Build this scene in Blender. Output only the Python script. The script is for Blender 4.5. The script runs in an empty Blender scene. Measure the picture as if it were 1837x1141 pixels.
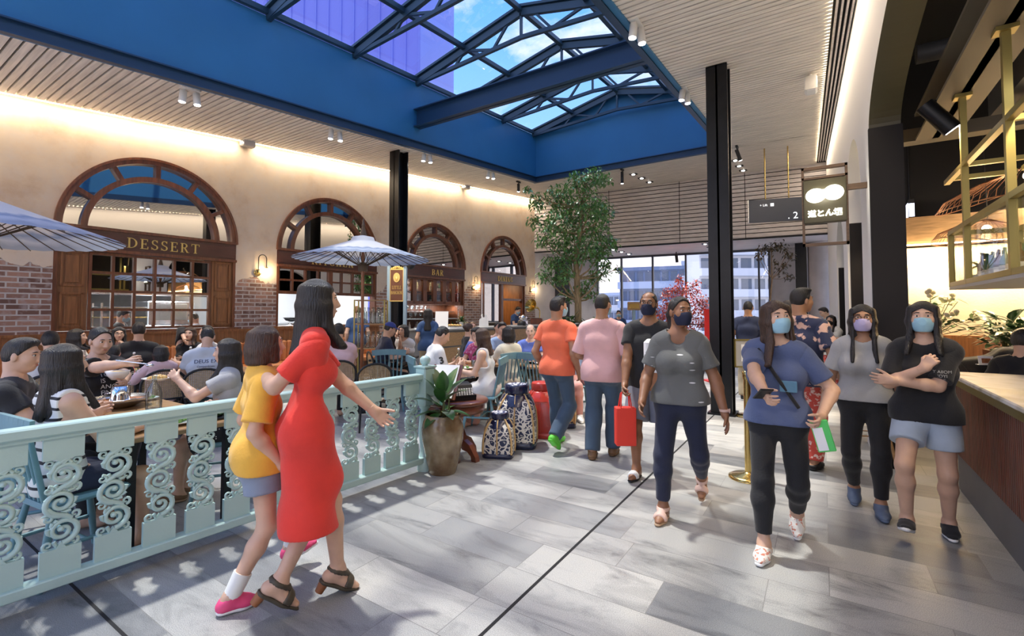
import bpy, math, random
import numpy as np
from mathutils import Vector, Matrix, Euler
random.seed(7)
PI = math.pi
C = bpy.context.scene.collection
scene = bpy.context.scene

# ------------------------------------------------------------------ camera
FPX, CX, CY, CAMZ = 850.0, 918.5, 529.0, 1.52
YAW, PITCH = math.radians(33.24), math.radians(2.1)
cam_d = bpy.data.cameras.new('camera'); cam = bpy.data.objects.new('camera', cam_d); C.objects.link(cam)
cam.location = (0, 0, CAMZ); cam.rotation_euler = (PI / 2 + PITCH, 0, YAW)
cam_d.sensor_width = 36; cam_d.lens = FPX / 1837 * 36
cam_d.shift_y = -(570.5 - CY) / 1837
cam_d.clip_start = 0.05; cam_d.clip_end = 600
scene.camera = cam
_R = Vector((math.cos(YAW), math.sin(YAW), 0)); _F0 = Vector((-math.sin(YAW), math.cos(YAW), 0)); _Z = Vector((0, 0, 1))
_F = _F0 * math.cos(PITCH) + _Z * math.sin(PITCH); _U = _Z * math.cos(PITCH) - _F0 * math.sin(PITCH)
def ray(x, y): return _R * ((x - CX) / FPX) + _F + _U * ((CY - y) / FPX)
def atZ(x, y, z=0.0):
    d = ray(x, y); t = (z - CAMZ) / d.z; return Vector((0, 0, CAMZ)) + d * t
def atX(x, y, X):
    d = ray(x, y); return Vector((0, 0, CAMZ)) + d * (X / d.x)
def atY(x, y, Y):
    d = ray(x, y); return Vector((0, 0, CAMZ)) + d * (Y / d.y)
def atT(x, y, t):
    d = ray(x, y); return Vector((0, 0, CAMZ)) + d * (t / d.dot(_F0))

# ------------------------------------------------------------------ view
scene.view_settings.view_transform = 'Standard'; scene.view_settings.look = 'None'
scene.view_settings.gamma = 1.0; scene.view_settings.use_curve_mapping = False
scene.view_settings.exposure = 0.52
scene.cycles.max_bounces = 8; scene.cycles.transparent_max_bounces = 12; scene.cycles.caustics_reflective = False
scene.cycles.caustics_refractive = False; scene.cycles.sample_clamp_indirect = 6.0; scene.cycles.blur_glossy = 0.5

# ------------------------------------------------------------------ sky
W = bpy.data.worlds.new('sky'); scene.world = W; W.use_nodes = True
def _n(nt, typ, **kw):
    n = nt.nodes.new(typ)
    for k, v in kw.items():
        if k in n.inputs: n.inputs[k].default_value = v
        else: setattr(n, k, v)
    return n
def ramp(nt, fac, stops, interp='LINEAR'):
    r = nt.nodes.new('ShaderNodeValToRGB'); e = r.color_ramp.elements; r.color_ramp.interpolation = interp
    while len(e) < len(stops): e.new(0.5)
    for i, (p, c) in enumerate(stops):
        e[i].position = p; e[i].color = (c[0], c[1], c[2], 1) if not isinstance(c, (int, float)) else (c, c, c, 1)
    nt.links.new(fac, r.inputs[0]); return r.outputs[0]
def mixc(nt, fac, a, b, typ='MIX'):
    m = nt.nodes.new('ShaderNodeMix'); m.data_type = 'RGBA'; m.blend_type = typ
    for s, v in ((0, fac), (6, a), (7, b)):
        if hasattr(v, 'is_linked'): nt.links.new(v, m.inputs[s])
        elif s == 0: m.inputs[0].default_value = v
        else: m.inputs[s].default_value = (v[0], v[1], v[2], 1)
    return m.outputs[2]
def mth(nt, op, a, b=None):
    m = nt.nodes.new('ShaderNodeMath'); m.operation = op
    for i, v in enumerate((a, b)):
        if v is None: continue
        if hasattr(v, 'is_linked'): nt.links.new(v, m.inputs[i])
        else: m.inputs[i].default_value = v
    return m.outputs[0]
nt = W.node_tree; nt.nodes.clear()
tc = _n(nt, 'ShaderNodeTexCoord'); sp = _n(nt, 'ShaderNodeSeparateXYZ'); nt.links.new(tc.outputs['Generated'], sp.inputs[0])
base = ramp(nt, sp.outputs[2], [(0.0, (1.0, .90, .94)), (.16, (.92, .86, .97)), (.33, (.30, .56, 1.08)), (.6, (.11, .37, 1.05)), (1, (.07, .28, .85))])
mp = _n(nt, 'ShaderNodeMapping'); mp.inputs['Scale'].default_value = (1, 1, 2.2); nt.links.new(tc.outputs['Generated'], mp.inputs[0])
cn = _n(nt, 'ShaderNodeTexNoise'); cn.inputs['Scale'].default_value = 3.4; cn.inputs['Detail'].default_value = 7; cn.inputs['Roughness'].default_value = .62
nt.links.new(mp.outputs[0], cn.inputs['Vector'])
cl = ramp(nt, cn.outputs[0], [(.46, 0.0), (.66, .92)])
sky = mixc(nt, cl, base, (1.0, .93, .96))
bg = _n(nt, 'ShaderNodeBackground'); nt.links.new(sky, bg.inputs[0]); bg.inputs[1].default_value = 1.3
wo = _n(nt, 'ShaderNodeOutputWorld'); nt.links.new(bg.outputs[0], wo.inputs[0])

# ------------------------------------------------------------------ sun through the skylight
def light(name, typ, loc, energy, color=(1, 1, 1), rot=None, to=None, **kw):
    d = bpy.data.lights.new(name, typ); d.energy = energy; d.color = color
    for k, v in kw.items(): setattr(d, k, v)
    o = bpy.data.objects.new(name, d); C.objects.link(o); o.location = loc
    if to is not None: o.rotation_euler = (Vector(to) - Vector(loc)).to_track_quat('-Z', 'Y').to_euler()
    if rot is not None: o.rotation_euler = rot
    return o
light('sun', 'SUN', (-20, 8, 40), 3.0, (1.0, .95, .86), to=(-20 + 10.5, 8 - 1.5, 40 - 25), angle=math.radians(2.6))

# ------------------------------------------------------------------ materials
M = {}
def mat(name, col=(.8, .8, .8), rough=.5, metal=0.0, noise=0, nscale=8, bump=0, bscale=40, emit=None, estr=1.0, coat=0, stretch=None, col2=None, sheen=0, trans=None, alpha=None, ior=None):
    m = bpy.data.materials.new(name); m.use_nodes = True; nt = m.node_tree; b = nt.nodes['Principled BSDF']
    b.inputs['Base Color'].default_value = (*col, 1); b.inputs['Roughness'].default_value = rough; b.inputs['Metallic'].default_value = metal
    if coat: b.inputs['Coat Weight'].default_value = coat; b.inputs['Coat Roughness'].default_value = .12
    if sheen: b.inputs['Sheen Weight'].default_value = sheen
    if trans: b.inputs['Transmission Weight'].default_value = trans
    if ior: b.inputs['IOR'].default_value = ior
    if emit: b.inputs['Emission Color'].default_value = (*emit, 1); b.inputs['Emission Strength'].default_value = estr
    if noise or bump or col2:
        t = nt.nodes.new('ShaderNodeTexCoord'); src = t.outputs['Object']
        if stretch:
            mp = nt.nodes.new('ShaderNodeMapping'); mp.inputs['Scale'].default_value = stretch; nt.links.new(src, mp.inputs[0]); src = mp.outputs[0]
        if noise or col2:
            n = nt.nodes.new('ShaderNodeTexNoise'); n.inputs['Scale'].default_value = nscale; n.inputs['Detail'].default_value = 5; nt.links.new(src, n.inputs['Vector'])
            c2 = col2 or tuple(max(0, c * (1 - noise)) for c in col); c1 = col if col2 else tuple(min(1, c * (1 + noise * .5)) for c in col)
            nt.links.new(ramp(nt, n.outputs[0], [(.35, c2), (.65, c1)]), b.inputs['Base Color'])
        if bump:
            n = nt.nodes.new('ShaderNodeTexNoise'); n.inputs['Scale'].default_value = bscale; n.inputs['Detail'].default_value = 4; nt.links.new(src, n.inputs['Vector'])
            bp = nt.nodes.new('ShaderNodeBump'); bp.inputs['Strength'].default_value = bump; bp.inputs['Distance'].default_value = .02
            nt.links.new(n.outputs[0], bp.inputs['Height']); nt.links.new(bp.outputs[0], b.inputs['Normal'])
    M[name] = m; return m
def emat(name, col, strength):
    m = bpy.data.materials.new(name); m.use_nodes = True; nt = m.node_tree; nt.nodes.clear()
    e = _n(nt, 'ShaderNodeEmission'); e.inputs[0].default_value = (*col, 1); e.inputs[1].default_value = strength
    o = _n(nt, 'ShaderNodeOutputMaterial'); nt.links.new(e.outputs[0], o.inputs[0]); M[name] = m; return m
def glassmat(name, tint=(1, 1, 1), refl=.08, rough=0.0, fk=.8):
    m = bpy.data.materials.new(name); m.use_nodes = True; nt = m.node_tree; nt.nodes.clear()
    t = _n(nt, 'ShaderNodeBsdfTransparent'); t.inputs[0].default_value = (*tint, 1)
    g = _n(nt, 'ShaderNodeBsdfGlossy'); g.inputs['Roughness'].default_value = rough
    fr = _n(nt, 'ShaderNodeFresnel'); fr.inputs[0].default_value = 1.45
    f = mth(nt, 'ADD', mth(nt, 'MULTIPLY', fr.outputs[0], fk), refl - .03 * fk / .8)
    x = _n(nt, 'ShaderNodeMixShader'); nt.links.new(f, x.inputs[0]); nt.links.new(t.outputs[0], x.inputs[1]); nt.links.new(g.outputs[0], x.inputs[2])
    o = _n(nt, 'ShaderNodeOutputMaterial'); nt.links.new(x.outputs[0], o.inputs[0]); M[name] = m; return m

mat('blue_paint', (.024, .165, .36), .55, noise=.12, nscale=.6)
mat('blue_dark', (.012, .045, .105), .45)
mat('truss', (.014, .042, .075), .45)
mat('black_steel', (.007, .008, .010), .32, noise=.3, nscale=5); M['black_steel'].node_tree.nodes['Principled BSDF'].inputs['Specular IOR Level'].default_value = .3
mat('slat', (.82, .77, .70), .6, noise=.18, nscale=3, stretch=(.6, 9, 4), bump=.15, bscale=30)
mat('slat_wall', (.60, .555, .545), .6, noise=.15, nscale=3, stretch=(.6, 9, 9))
mat('dark_gap', (.012, .012, .014), .9)
mat('soffit', (.78, .72, .69), .7, noise=.06, nscale=2)
mat('concrete', (.52, .50, .50), .75, noise=.15, nscale=1.6, bump=.1)
mat('white_paint', (.80, .78, .74), .6)
mat('white_metal', (.82, .82, .80), .35)
mat('grey_plastic', (.42, .41, .39), .5)
mat('wood_red', (.17, .055, .022), .34, noise=.35, nscale=4, stretch=(6, 6, .8), coat=.25)
mat('wood_board', (.085, .022, .014), .3, noise=.2, nscale=4, stretch=(1, 1, 6), coat=.3)
mat('wood_panel', (.26, .105, .035), .4, noise=.3, nscale=4, stretch=(8, 8, .7), coat=.15)
mat('wood_light', (.45, .27, .12), .45, noise=.25, nscale=5, stretch=(1, 8, 8))
mat('wood_table', (.36, .2, .085), .4, noise=.3, nscale=4, stretch=(8, .8, 8), coat=.2)
mat('gold', (.85, .56, .15), .3, .85)
mat('gold_leaf', (.80, .56, .17), .4, .35)
mat('brass', (.62, .45, .16), .22, 1.0)
mat('brass_paint', (.34, .27, .085), .4, .7)
mat('steel', (.62, .63, .65), .25, 1.0)
mat('chrome', (.8, .8, .82), .12, 1.0)
mat('mint', (.45, .63, .61), .4, noise=.05, nscale=3, bump=.04, bscale=60)
mat('teal', (.155, .31, .36), .42, noise=.12, nscale=6)
mat('orange_leather', (.52, .19, .06), .42, noise=.12, nscale=4, bump=.08, bscale=80)
mat('white', (.86, .86, .85), .5)
mat('paper', (.9, .89, .86), .7)
mat('ceramic', (.86, .86, .84), .18, coat=.4)
mat('black', (.01, .01, .012), .45)
mat('matte_black', (.008, .008, .009), .85)
mat('red', (.62, .02, .02), .4)
mat('white_tile', (.78, .80, .82), .3)
glassmat('glass', (.975, .985, .985), .04, 0, .5)
glassmat('sky_glass', (.95, .98, 1.0), .012, 0, .22)
glassmat('bottle_glass', (.86, .93, .93), .12)
mat('green_glass', (.04, .16, .06), .1, coat=.5)
mat('brown_glass', (.09, .035, .012), .1, coat=.5)
def mirror():
    m = mat('mirror', (.62, .60, .58), .015, 1.0); return m
mirror()
emat('led', (1, .80, .52), 14)
emat('led_white', (.92, .96, 1.0), 12)
emat('bulb', (1, .78, .48), 18)
emat('spot_face', (1, .97, .92), 22)
emat('sign_lit', (1, .97, .80), 5.0)
emat('sign_lit_soft', (.75, .78, 1.0), 2.4)

# ------------------------------------------------------------------ mesh builder
class MB:
    def __init__(s): s.v = []; s.f = []; s.sm = []
    def add(s, vs, fs, smooth=False):
        o = len(s.v); s.v.extend([tuple(p) for p in vs]); s.f.extend([tuple(i + o for i in f) for f in fs]); s.sm.extend([smooth] * len(fs)); return s
    def box(s, lo, hi, bev=0, m=None):
        (x0, y0, z0), (x1, y1, z1) = lo, hi
        if not bev:
            vs = [(x0, y0, z0), (x1, y0, z0), (x1, y1, z0), (x0, y1, z0), (x0, y0, z1), (x1, y0, z1), (x1, y1, z1), (x0, y1, z1)]
            fs = [(0, 3, 2, 1), (4, 5, 6, 7), (0, 1, 5, 4), (1, 2, 6, 5), (2, 3, 7, 6), (3, 0, 4, 7)]
        else:
            b = min(bev, abs(x1 - x0) * .45, abs(y1 - y0) * .45, abs(z1 - z0) * .45); vs = []; ix = {}
            X = (x0, x1); Y = (y0, y1); Zs = (z0, z1); sg = (1, -1)
            for i in (0, 1):
                for j in (0, 1):
                    for k in (0, 1):
                        for a in range(3):
                            p = [X[i] + sg[i] * b, Y[j] + sg[j] * b, Zs[k] + sg[k] * b]
                            p[a] = (X[i], Y[j], Zs[k])[a]; ix[i, j, k, a] = len(vs); vs.append(p)
            fs = []
            for k in (0, 1): fs.append([ix[i, j, k, 2] for i, j in ((0, 0), (1, 0), (1, 1), (0, 1))][::(1 if k else -1)])
            for j in (0, 1): fs.append([ix[i, j, k, 1] for i, k in ((0, 0), (1, 0), (1, 1), (0, 1))][::(-1 if j else 1)])
            for i in (0, 1): fs.append([ix[i, j, k, 0] for j, k in ((0, 0), (1, 0), (1, 1), (0, 1))][::(1 if i else -1)])
            for i in (0, 1):
                for j in (0, 1): fs.append([ix[i, j, 0, 0], ix[i, j, 0, 1], ix[i, j, 1, 1], ix[i, j, 1, 0]][::(1 if i == j else -1)])
            for i in (0, 1):
                for k in (0, 1): fs.append([ix[i, 0, k, 0], ix[i, 0, k, 2], ix[i, 1, k, 2], ix[i, 1, k, 0]][::(-1 if i == k else 1)])
            for j in (0, 1):
                for k in (0, 1): fs.append([ix[0, j, k, 1], ix[0, j, k, 2], ix[1, j, k, 2], ix[1, j, k, 1]][::(1 if j == k else -1)])
            for i in (0, 1):
                for j in (0, 1):
                    for k in (0, 1): fs.append([ix[i, j, k, a] for a in range(3)][::(1 if (i + j + k) % 2 else -1)])
        if m is not None: vs = [m @ Vector(p) for p in vs]
        return s.add(vs, fs)
    def bar(s, a, b, w, h, up=(0, 0, 1)):
        a = Vector(a); b = Vector(b); d = (b - a).normalized(); u = Vector(up)
        if abs(d.dot(u)) > .98: u = Vector((0, 1, 0))
        x = d.cross(u).normalized() * w / 2; y = x.cross(d).normalized() * h / 2
        vs = [p + q for p in (a, b) for q in (-x - y, x - y, x + y, -x + y)]
        return s.add(vs, [(0, 1, 2, 3), (7, 6, 5, 4), (0, 4, 5, 1), (1, 5, 6, 2), (2, 6, 7, 3), (3, 7, 4, 0)])
    def tube(s, pts, r, n=8, cap=True, closed=False):
        pts = [Vector(p) for p in pts]; N = len(pts); rs = r if isinstance(r, (list, tuple)) else [r] * N; vs = []; prev = None
        for i, p in enumerate(pts):
            if closed: d = (pts[(i + 1) % N] - pts[i - 1])
            else: d = (pts[min(i + 1, N - 1)] - pts[max(i - 1, 0)])
            d = d.normalized() if d.length > 1e-9 else Vector((0, 0, 1))
            if prev is None:
                u = Vector((0, 0, 1)) if abs(d.z) < .9 else Vector((1, 0, 0)); x = d.cross(u).normalized()
            else:
                x = prev - d * prev.dot(d); x = x.normalized() if x.length > 1e-6 else prev
            prev = x; y = d.cross(x)
            for k in range(n):
                a = 2 * PI * k / n; vs.append(p + (x * math.cos(a) + y * math.sin(a)) * rs[i])
        fs = []
        for i in range(N if closed else N - 1):
            j = (i + 1) % N
            for k in range(n): fs.append((i * n + k, i * n + (k + 1) % n, j * n + (k + 1) % n, j * n + k))
        s.add(vs, fs, True)
        if cap and not closed: s.add(vs[:n], [tuple(range(n))[::-1]]); s.add(vs[-n:], [tuple(range(n))])
        return s
    def lathe(s, prof, c=(0, 0, 0), n=24, smooth=True, sq=None):
        c = Vector(c); vs = []
        for (r, z) in prof:
            for k in range(n):
                a = 2 * PI * k / n; rr = r
                vs.append(c + Vector((rr * math.cos(a), rr * math.sin(a), z)))
        fs = []
        for i in range(len(prof) - 1):
            for k in range(n): fs.append((i * n + k, i * n + (k + 1) % n, (i + 1) * n + (k + 1) % n, (i + 1) * n + k))
        s.add(vs, fs, smooth)
        if prof[0][0] > 1e-5: s.add(vs[:n], [tuple(range(n))[::-1]])
        if prof[-1][0] > 1e-5: s.add(vs[-n:], [tuple(range(n))])
        return s
    def ell(s, c, r, n=16, m=10, rot=None):
        c = Vector(c); r = (r, r, r) if isinstance(r, (int, float)) else r; vs = []
        for i in range(m + 1):
            t = PI * i / m
            for k in range(n):
                a = 2 * PI * k / n; p = Vector((r[0] * math.sin(t) * math.cos(a), r[1] * math.sin(t) * math.sin(a), r[2] * math.cos(t)))
                if rot is not None: p = rot @ p
                vs.append(c + p)
        fs = [(i * n + k, (i + 1) * n + k, (i + 1) * n + (k + 1) % n, i * n + (k + 1) % n) for i in range(m) for k in range(n)]
        return s.add(vs, fs, True)
    def prism(s, poly, z0, z1, f=None):
        n = len(poly); vs = [(p[0], p[1], z0) for p in poly] + [(p[0], p[1], z1) for p in poly]
        if f: vs = [f(*p) for p in vs]
        fs = [tuple(range(n))[::-1], tuple(range(n, 2 * n))] + [(i, (i + 1) % n, n + (i + 1) % n, n + i) for i in range(n)]
        return s.add(vs, fs)
    def quad(s, a, b, c, d): return s.add([a, b, c, d], [(0, 1, 2, 3)])
    def xf(s, m):
        s.v = [tuple(m @ Vector(p)) for p in s.v]; return s
    def mesh(s, name, mt):
        me = bpy.data.meshes.new(name); me.from_pydata(s.v, [], s.f); me.polygons.foreach_set('use_smooth', s.sm)
        if mt is not None: me.materials.append(M[mt] if isinstance(mt, str) else mt)
        me.update(); return me
    def build(s, name, mt, parent=None, loc=None, rotz=0):
        o = bpy.data.objects.new(name, s.mesh(name, mt)); C.objects.link(o)
        if parent is not None: o.parent = parent
        if loc is not None: o.location = loc
        if rotz: o.rotation_euler.z = rotz
        return o
def tag(o, label=None, cat=None, group=None, kind=None):
    if label: o['label'] = label
    if cat: o['category'] = cat
    if group: o['group'] = group
    if kind: o['kind'] = kind
    return o
def thing(name, label, cat, loc=(0, 0, 0), rotz=0, group=None):
    o = bpy.data.objects.new(name, None); C.objects.link(o); o.empty_display_size = .1
    o.location = loc; o.rotation_euler = (0, 0, rotz); return tag(o, label, cat, group)
def struct(name, mb, mt, parent=None, label=None, cat=None):
    o = mb.build(name, mt, parent) if isinstance(mb, MB) else mb
    if parent is None: o['kind'] = 'structure'; tag(o, label or name.replace('_', ' '), cat or name.split('_')[0])
    return o
_kids = {}
def kids(o):
    return [c for c in list(C.objects) if c.parent == o]
def dup(root, loc, rotz=0, label=None, group=None, parts=True):
    r = root.copy(); C.objects.link(r); r.location = loc; r.rotation_euler = (0, 0, rotz)
    if label: r['label'] = label
    if group: r['group'] = group
    if parts:
        for ch in root.children:
            c = ch.copy(); C.objects.link(c); c.parent = r
            for g in ch.children:
                d = g.copy(); C.objects.link(d); d.parent = c
    return r
FONT_SERIF = None
def text(name, body, size, mt, mtx, parent=None, ext=.006, align='CENTER', bold=0.0, spacing=1.0, shear=0):
    cu = bpy.data.curves.new(name, 'FONT'); cu.body = body; cu.size = size; cu.align_x = align; cu.align_y = 'CENTER'; cu.extrude = ext; cu.offset = bold; cu.space_character = spacing
    o = bpy.data.objects.new(name, cu); C.objects.link(o)
    dg = bpy.context.evaluated_depsgraph_get(); me = bpy.data.meshes.new_from_object(o.evaluated_get(dg)); bpy.data.objects.remove(o)
    me.transform(mtx); me.materials.clear(); me.materials.append(M[mt] if isinstance(mt, str) else mt)
    q = bpy.data.objects.new(name, me); C.objects.link(q)
    if parent is not None: q.parent = parent
    return q
def frame_m(o, x, y, z=None):
    x = Vector(x).normalized(); y = Vector(y).normalized(); z = x.cross(y) if z is None else Vector(z)
    m = Matrix.Identity(4)
    for i in range(3): m[i][0] = x[i]; m[i][1] = y[i]; m[i][2] = z[i]; m[i][3] = o[i]
    return m
def zc(Y): return 4.61 + .0866 * Y
# ------------------------------------------------------------------ setting materials
def brick_nodes(nt, vec, c1, c2, mortar, w, h, msize=.012, off=.5):
    b = nt.nodes.new('ShaderNodeTexBrick'); nt.links.new(vec, b.inputs['Vector'])
    b.inputs['Color1'].default_value = (*c1, 1); b.inputs['Color2'].default_value = (*c2, 1); b.inputs['Mortar'].default_value = (*mortar, 1)
    b.inputs['Scale'].default_value = 1; b.inputs['Brick Width'].default_value = w; b.inputs['Row Height'].default_value = h
    b.inputs['Mortar Size'].default_value = msize; b.offset = off; return b
def floor_mat():
    m = mat('granite', (.4, .4, .4), .42); nt = m.node_tree; bs = nt.nodes['Principled BSDF']
    tcn = _n(nt, 'ShaderNodeTexCoord'); v = tcn.outputs['Object']
    b = brick_nodes(nt, v, (0, 0, 0), (1, 1, 1), (.5, .5, .5), .78, .345, .0025, .37); b.offset_frequency = 2; b.squash = 1.5; b.squash_frequency = 3
    tint = ramp(nt, b.outputs['Color'], [(0, (.20, .21, .225)), (.25, (.37, .375, .37)), (.55, (.49, .49, .475)), (.8, (.29, .30, .31)), (1, (.56, .555, .53))])
    mp = _n(nt, 'ShaderNodeMapping'); mp.inputs['Rotation'].default_value = (0, 0, .5); mp.inputs['Scale'].default_value = (.8, 2.6, 1); nt.links.new(v, mp.inputs[0])
    add = nt.nodes.new('ShaderNodeVectorMath'); add.operation = 'ADD'; nt.links.new(mp.outputs[0], add.inputs[0])
    sc = nt.nodes.new('ShaderNodeVectorMath'); sc.operation = 'SCALE'; nt.links.new(b.outputs['Color'], sc.inputs[0]); sc.inputs['Scale'].default_value = 9; nt.links.new(sc.outputs[0], add.inputs[1])
    n1 = _n(nt, 'ShaderNodeTexNoise'); n1.inputs['Scale'].default_value = 1.7; n1.inputs['Detail'].default_value = 8; n1.inputs['Roughness'].default_value = .68; n1.inputs['Distortion'].default_value = .9; nt.links.new(add.outputs[0], n1.inputs['Vector'])
    vein = ramp(nt, n1.outputs[0], [(.30, (.36, .37, .39)), (.40, (.74, .745, .75)), (.52, (1, 1, 1)), (.70, (1.04, 1.03, 1.0)), (.82, (.62, .63, .65))])
    n2 = _n(nt, 'ShaderNodeTexNoise'); n2.inputs['Scale'].default_value = 260; n2.inputs['Detail'].default_value = 2; nt.links.new(v, n2.inputs['Vector'])
    spk = ramp(nt, n2.outputs[0], [(.36, (.62, .62, .64)), (.56, (1.06, 1.06, 1.05)), (.72, (1.25, 1.25, 1.22))])
    c = mixc(nt, 1, mixc(nt, 1, tint, vein, 'MULTIPLY'), spk, 'MULTIPLY')
    c = mixc(nt, mth(nt, 'MULTIPLY', b.outputs['Fac'], .6), c, (.1, .1, .1)); nt.links.new(c, bs.inputs['Base Color'])
    bp = nt.nodes.new('ShaderNodeBump'); bp.inputs['Strength'].default_value = .035; bp.inputs['Distance'].default_value = .01; nt.links.new(n2.outputs[0], bp.inputs['Height']); nt.links.new(bp.outputs[0], bs.inputs['Normal'])
    nt.links.new(ramp(nt, n1.outputs[0], [(.3, .32), (.7, .5)]), bs.inputs['Roughness'])
floor_mat()
def plaster_mat(name, brick=True):
    m = mat(name, (.6, .5, .4), .8); nt = m.node_tree; bs = nt.nodes['Principled BSDF']
    tcn = _n(nt, 'ShaderNodeTexCoord'); v = tcn.outputs['Object']; sx = _n(nt, 'ShaderNodeSeparateXYZ'); nt.links.new(v, sx.inputs[0])
    n1 = _n(nt, 'ShaderNodeTexNoise'); n1.inputs['Scale'].default_value = 1.1; n1.inputs['Detail'].default_value = 7; n1.inputs['Roughness'].default_value = .62; nt.links.new(v, n1.inputs['Vector'])
    pl = ramp(nt, n1.outputs[0], [(.3, (.50, .37, .26)), (.46, (.62, .50, .37)), (.6, (.66, .55, .42)), (.75, (.60, .53, .46))])
    n2 = _n(nt, 'ShaderNodeTexNoise'); n2.inputs['Scale'].default_value = 5; n2.inputs['Detail'].default_value = 9; n2.inputs['Roughness'].default_value = .7; nt.links.new(v, n2.inputs['Vector'])
    pl = mixc(nt, mth(nt, 'MULTIPLY', ramp(nt, n2.outputs[0], [(.42, 0.0), (.75, 1.0)]), .5), pl, (.56, .53, .50))
    col = pl; h = n2.outputs[0]
    if brick:
        cb = _n(nt, 'ShaderNodeCombineXYZ'); nt.links.new(sx.outputs[1], cb.inputs[0]); nt.links.new(sx.outputs[2], cb.inputs[1])
        b = brick_nodes(nt, cb.outputs[0], (.13, .065, .045), (.36, .20, .14), (.46, .42, .38), .25, .082, .011)
        n3 = _n(nt, 'ShaderNodeTexNoise'); n3.inputs['Scale'].default_value = 9; n3.inputs['Detail'].default_value = 5; nt.links.new(v, n3.inputs['Vector'])
        bc = mixc(nt, ramp(nt, n3.outputs[0], [(.5, 0.0), (.68, .6)]), b.outputs['Color'], (.40, .33, .30))
        n4 = _n(nt, 'ShaderNodeTexNoise'); n4.inputs['Scale'].default_value = .9; n4.inputs['Detail'].default_value = 6; n4.inputs['Roughness'].default_value = .55; nt.links.new(v, n4.inputs['Vector'])
        lim = mth(nt, 'ADD', mth(nt, 'MULTIPLY', n4.outputs[0], 2.6), .86)
        k = mth(nt, 'SUBTRACT', lim, sx.outputs[2]); msk = ramp(nt, mth(nt, 'MULTIPLY', k, 20), [(.0, 0.0), (.35, 1.0)])
        edge = ramp(nt, mth(nt, 'ADD', mth(nt, 'MULTIPLY', k, 8), .5), [(.38, 0.0), (.5, 1.0), (.64, 0.0)])
        col = mixc(nt, msk, pl, bc); col = mixc(nt, mth(nt, 'MULTIPLY', edge, .45), col, (.33, .27, .22))
        hb = mixc(nt, msk, (1, 1, 1), mixc(nt, 1, mixc(nt, b.outputs['Fac'], (.55, .55, .55), (.15, .15, .15)), (.0, .0, .0), 'ADD')); h = hb
    nt.links.new(col, bs.inputs['Base Color'])
    bp = nt.nodes.new('ShaderNodeBump'); bp.inputs['Strength'].default_value = .5; bp.inputs['Distance'].default_value = .025; nt.links.new(h, bp.inputs['Height']); nt.links.new(bp.outputs[0], bs.inputs['Normal'])
plaster_mat('plaster'); plaster_mat('plaster_plain', False)

# ------------------------------------------------------------------ floor
struct('floor', MB().box((-14, -4, -.1), (6, 24, 0)), 'granite', label='grey granite tile floor of the hall', cat='floor')
struct('trim_1', MB().box((-1.385, -3, -.02), (-1.367, 20, .0015)), 'dark_gap', label='dark expansion joint running along the granite floor', cat='floor joint')
struct('trim_2', MB().box((-9.8, .905, -.02), (-1.39, .92, .0015)), 'dark_gap', label='dark joint crossing the granite floor under the railing', cat='floor joint')

# ------------------------------------------------------------------ frames of the two long walls
LO = Vector((-10.17, 0, 0)); LD = Vector((.0334, .99944, 0)); LN = Vector((.99944, -.0334, 0))
LWM = frame_m(LO, LD, (0, 0, 1), LN)
def sL(x, out=0):
    d = ray(x, 560); t = (LO + LN * out - Vector((0, 0, CAMZ))).dot(LN) / d.dot(LN); return (Vector((0, 0, CAMZ)) + d * t - LO).dot(LD)
def zL(x, y, out=0):
    d = ray(x, y); t = (LO + LN * out - Vector((0, 0, CAMZ))).dot(LN) / d.dot(LN); return CAMZ + d.z * t
RO = Vector((.569, 0, 0)); RD = Vector((-.0228, .99974, 0)); RN = Vector((-.99974, -.0228, 0))
RWM = frame_m(RO, RD, (0, 0, 1), -RN)      # local: along, up, into the bar
Y0, Y1 = -3.0, 17.4
ARCH = [(sL(92), sL(421)), (sL(495), sL(675)), (sL(724), sL(833)), (sL(862), sL(942.5))]
ZB0, ZB1, ZSILL = 2.56, 2.90, 1.2
def arch_wall(mb, s0, s1, openings, ztop, depth):
    """openings: (a, b, z_spring, rise, z_sill); faces at out 0, reveals running back to -depth"""
    cuts = [s0]
    for o in openings: cuts += [o[0], o[1]]
    cuts.append(s1)
    def col(a, b, za, zb, n=1):
        for i in range(n):
            p = a + (b - a) * i / n; q = a + (b - a) * (i + 1) / n
            mb.quad((p, za(p), 0), (q, za(q), 0), (q, zb(q), 0), (p, zb(p), 0))
    for i in range(0, len(cuts), 2): col(cuts[i], cuts[i + 1], lambda s: 0, ztop, 4)
    for (a, b, zs, rise, zl) in openings:
        c = (a + b) / 2; r = (b - a) / 2; f = lambda s: zs + rise * math.sqrt(max(0, 1 - ((s - c) / r) ** 2))
        N = 48; S = [c - r * math.cos(PI * k / N) for k in range(N + 1)]
        for p, q in zip(S, S[1:]):
            mb.quad((p, f(p), 0), (q, f(q), 0), (q, ztop(q), 0), (p, ztop(p), 0))
            mb.quad((p, f(p), 0), (p, f(p), -depth), (q, f(q), -depth), (q, f(q), 0))
        mb.quad((a, zl, 0), (a, zl, -depth), (a, zs, -depth), (a, zs, 0)); mb.quad((b, zl, 0), (b, zs, 0), (b, zs, -depth), (b, zl, -depth))
        if zl > 0:
            mb.quad((a, 0, 0), (b, 0, 0), (b, zl, 0), (a, zl, 0)); mb.quad((a, zl, 0), (b, zl, 0), (b, zl, -depth), (a, zl, -depth))
    return mb
wl = arch_wall(MB(), -3.5, 16.45, [(a, b, ZB1, (b - a) / 2, ZSILL if i < 2 else (.0 if i == 3 else .9)) for i, (a, b) in enumerate(ARCH)], lambda s: zc(s) + .12, .28)
struct('wall_left', wl.xf(LWM), 'plaster', label='long aged plaster wall with exposed brick patches and four arches', cat='wall')
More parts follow.
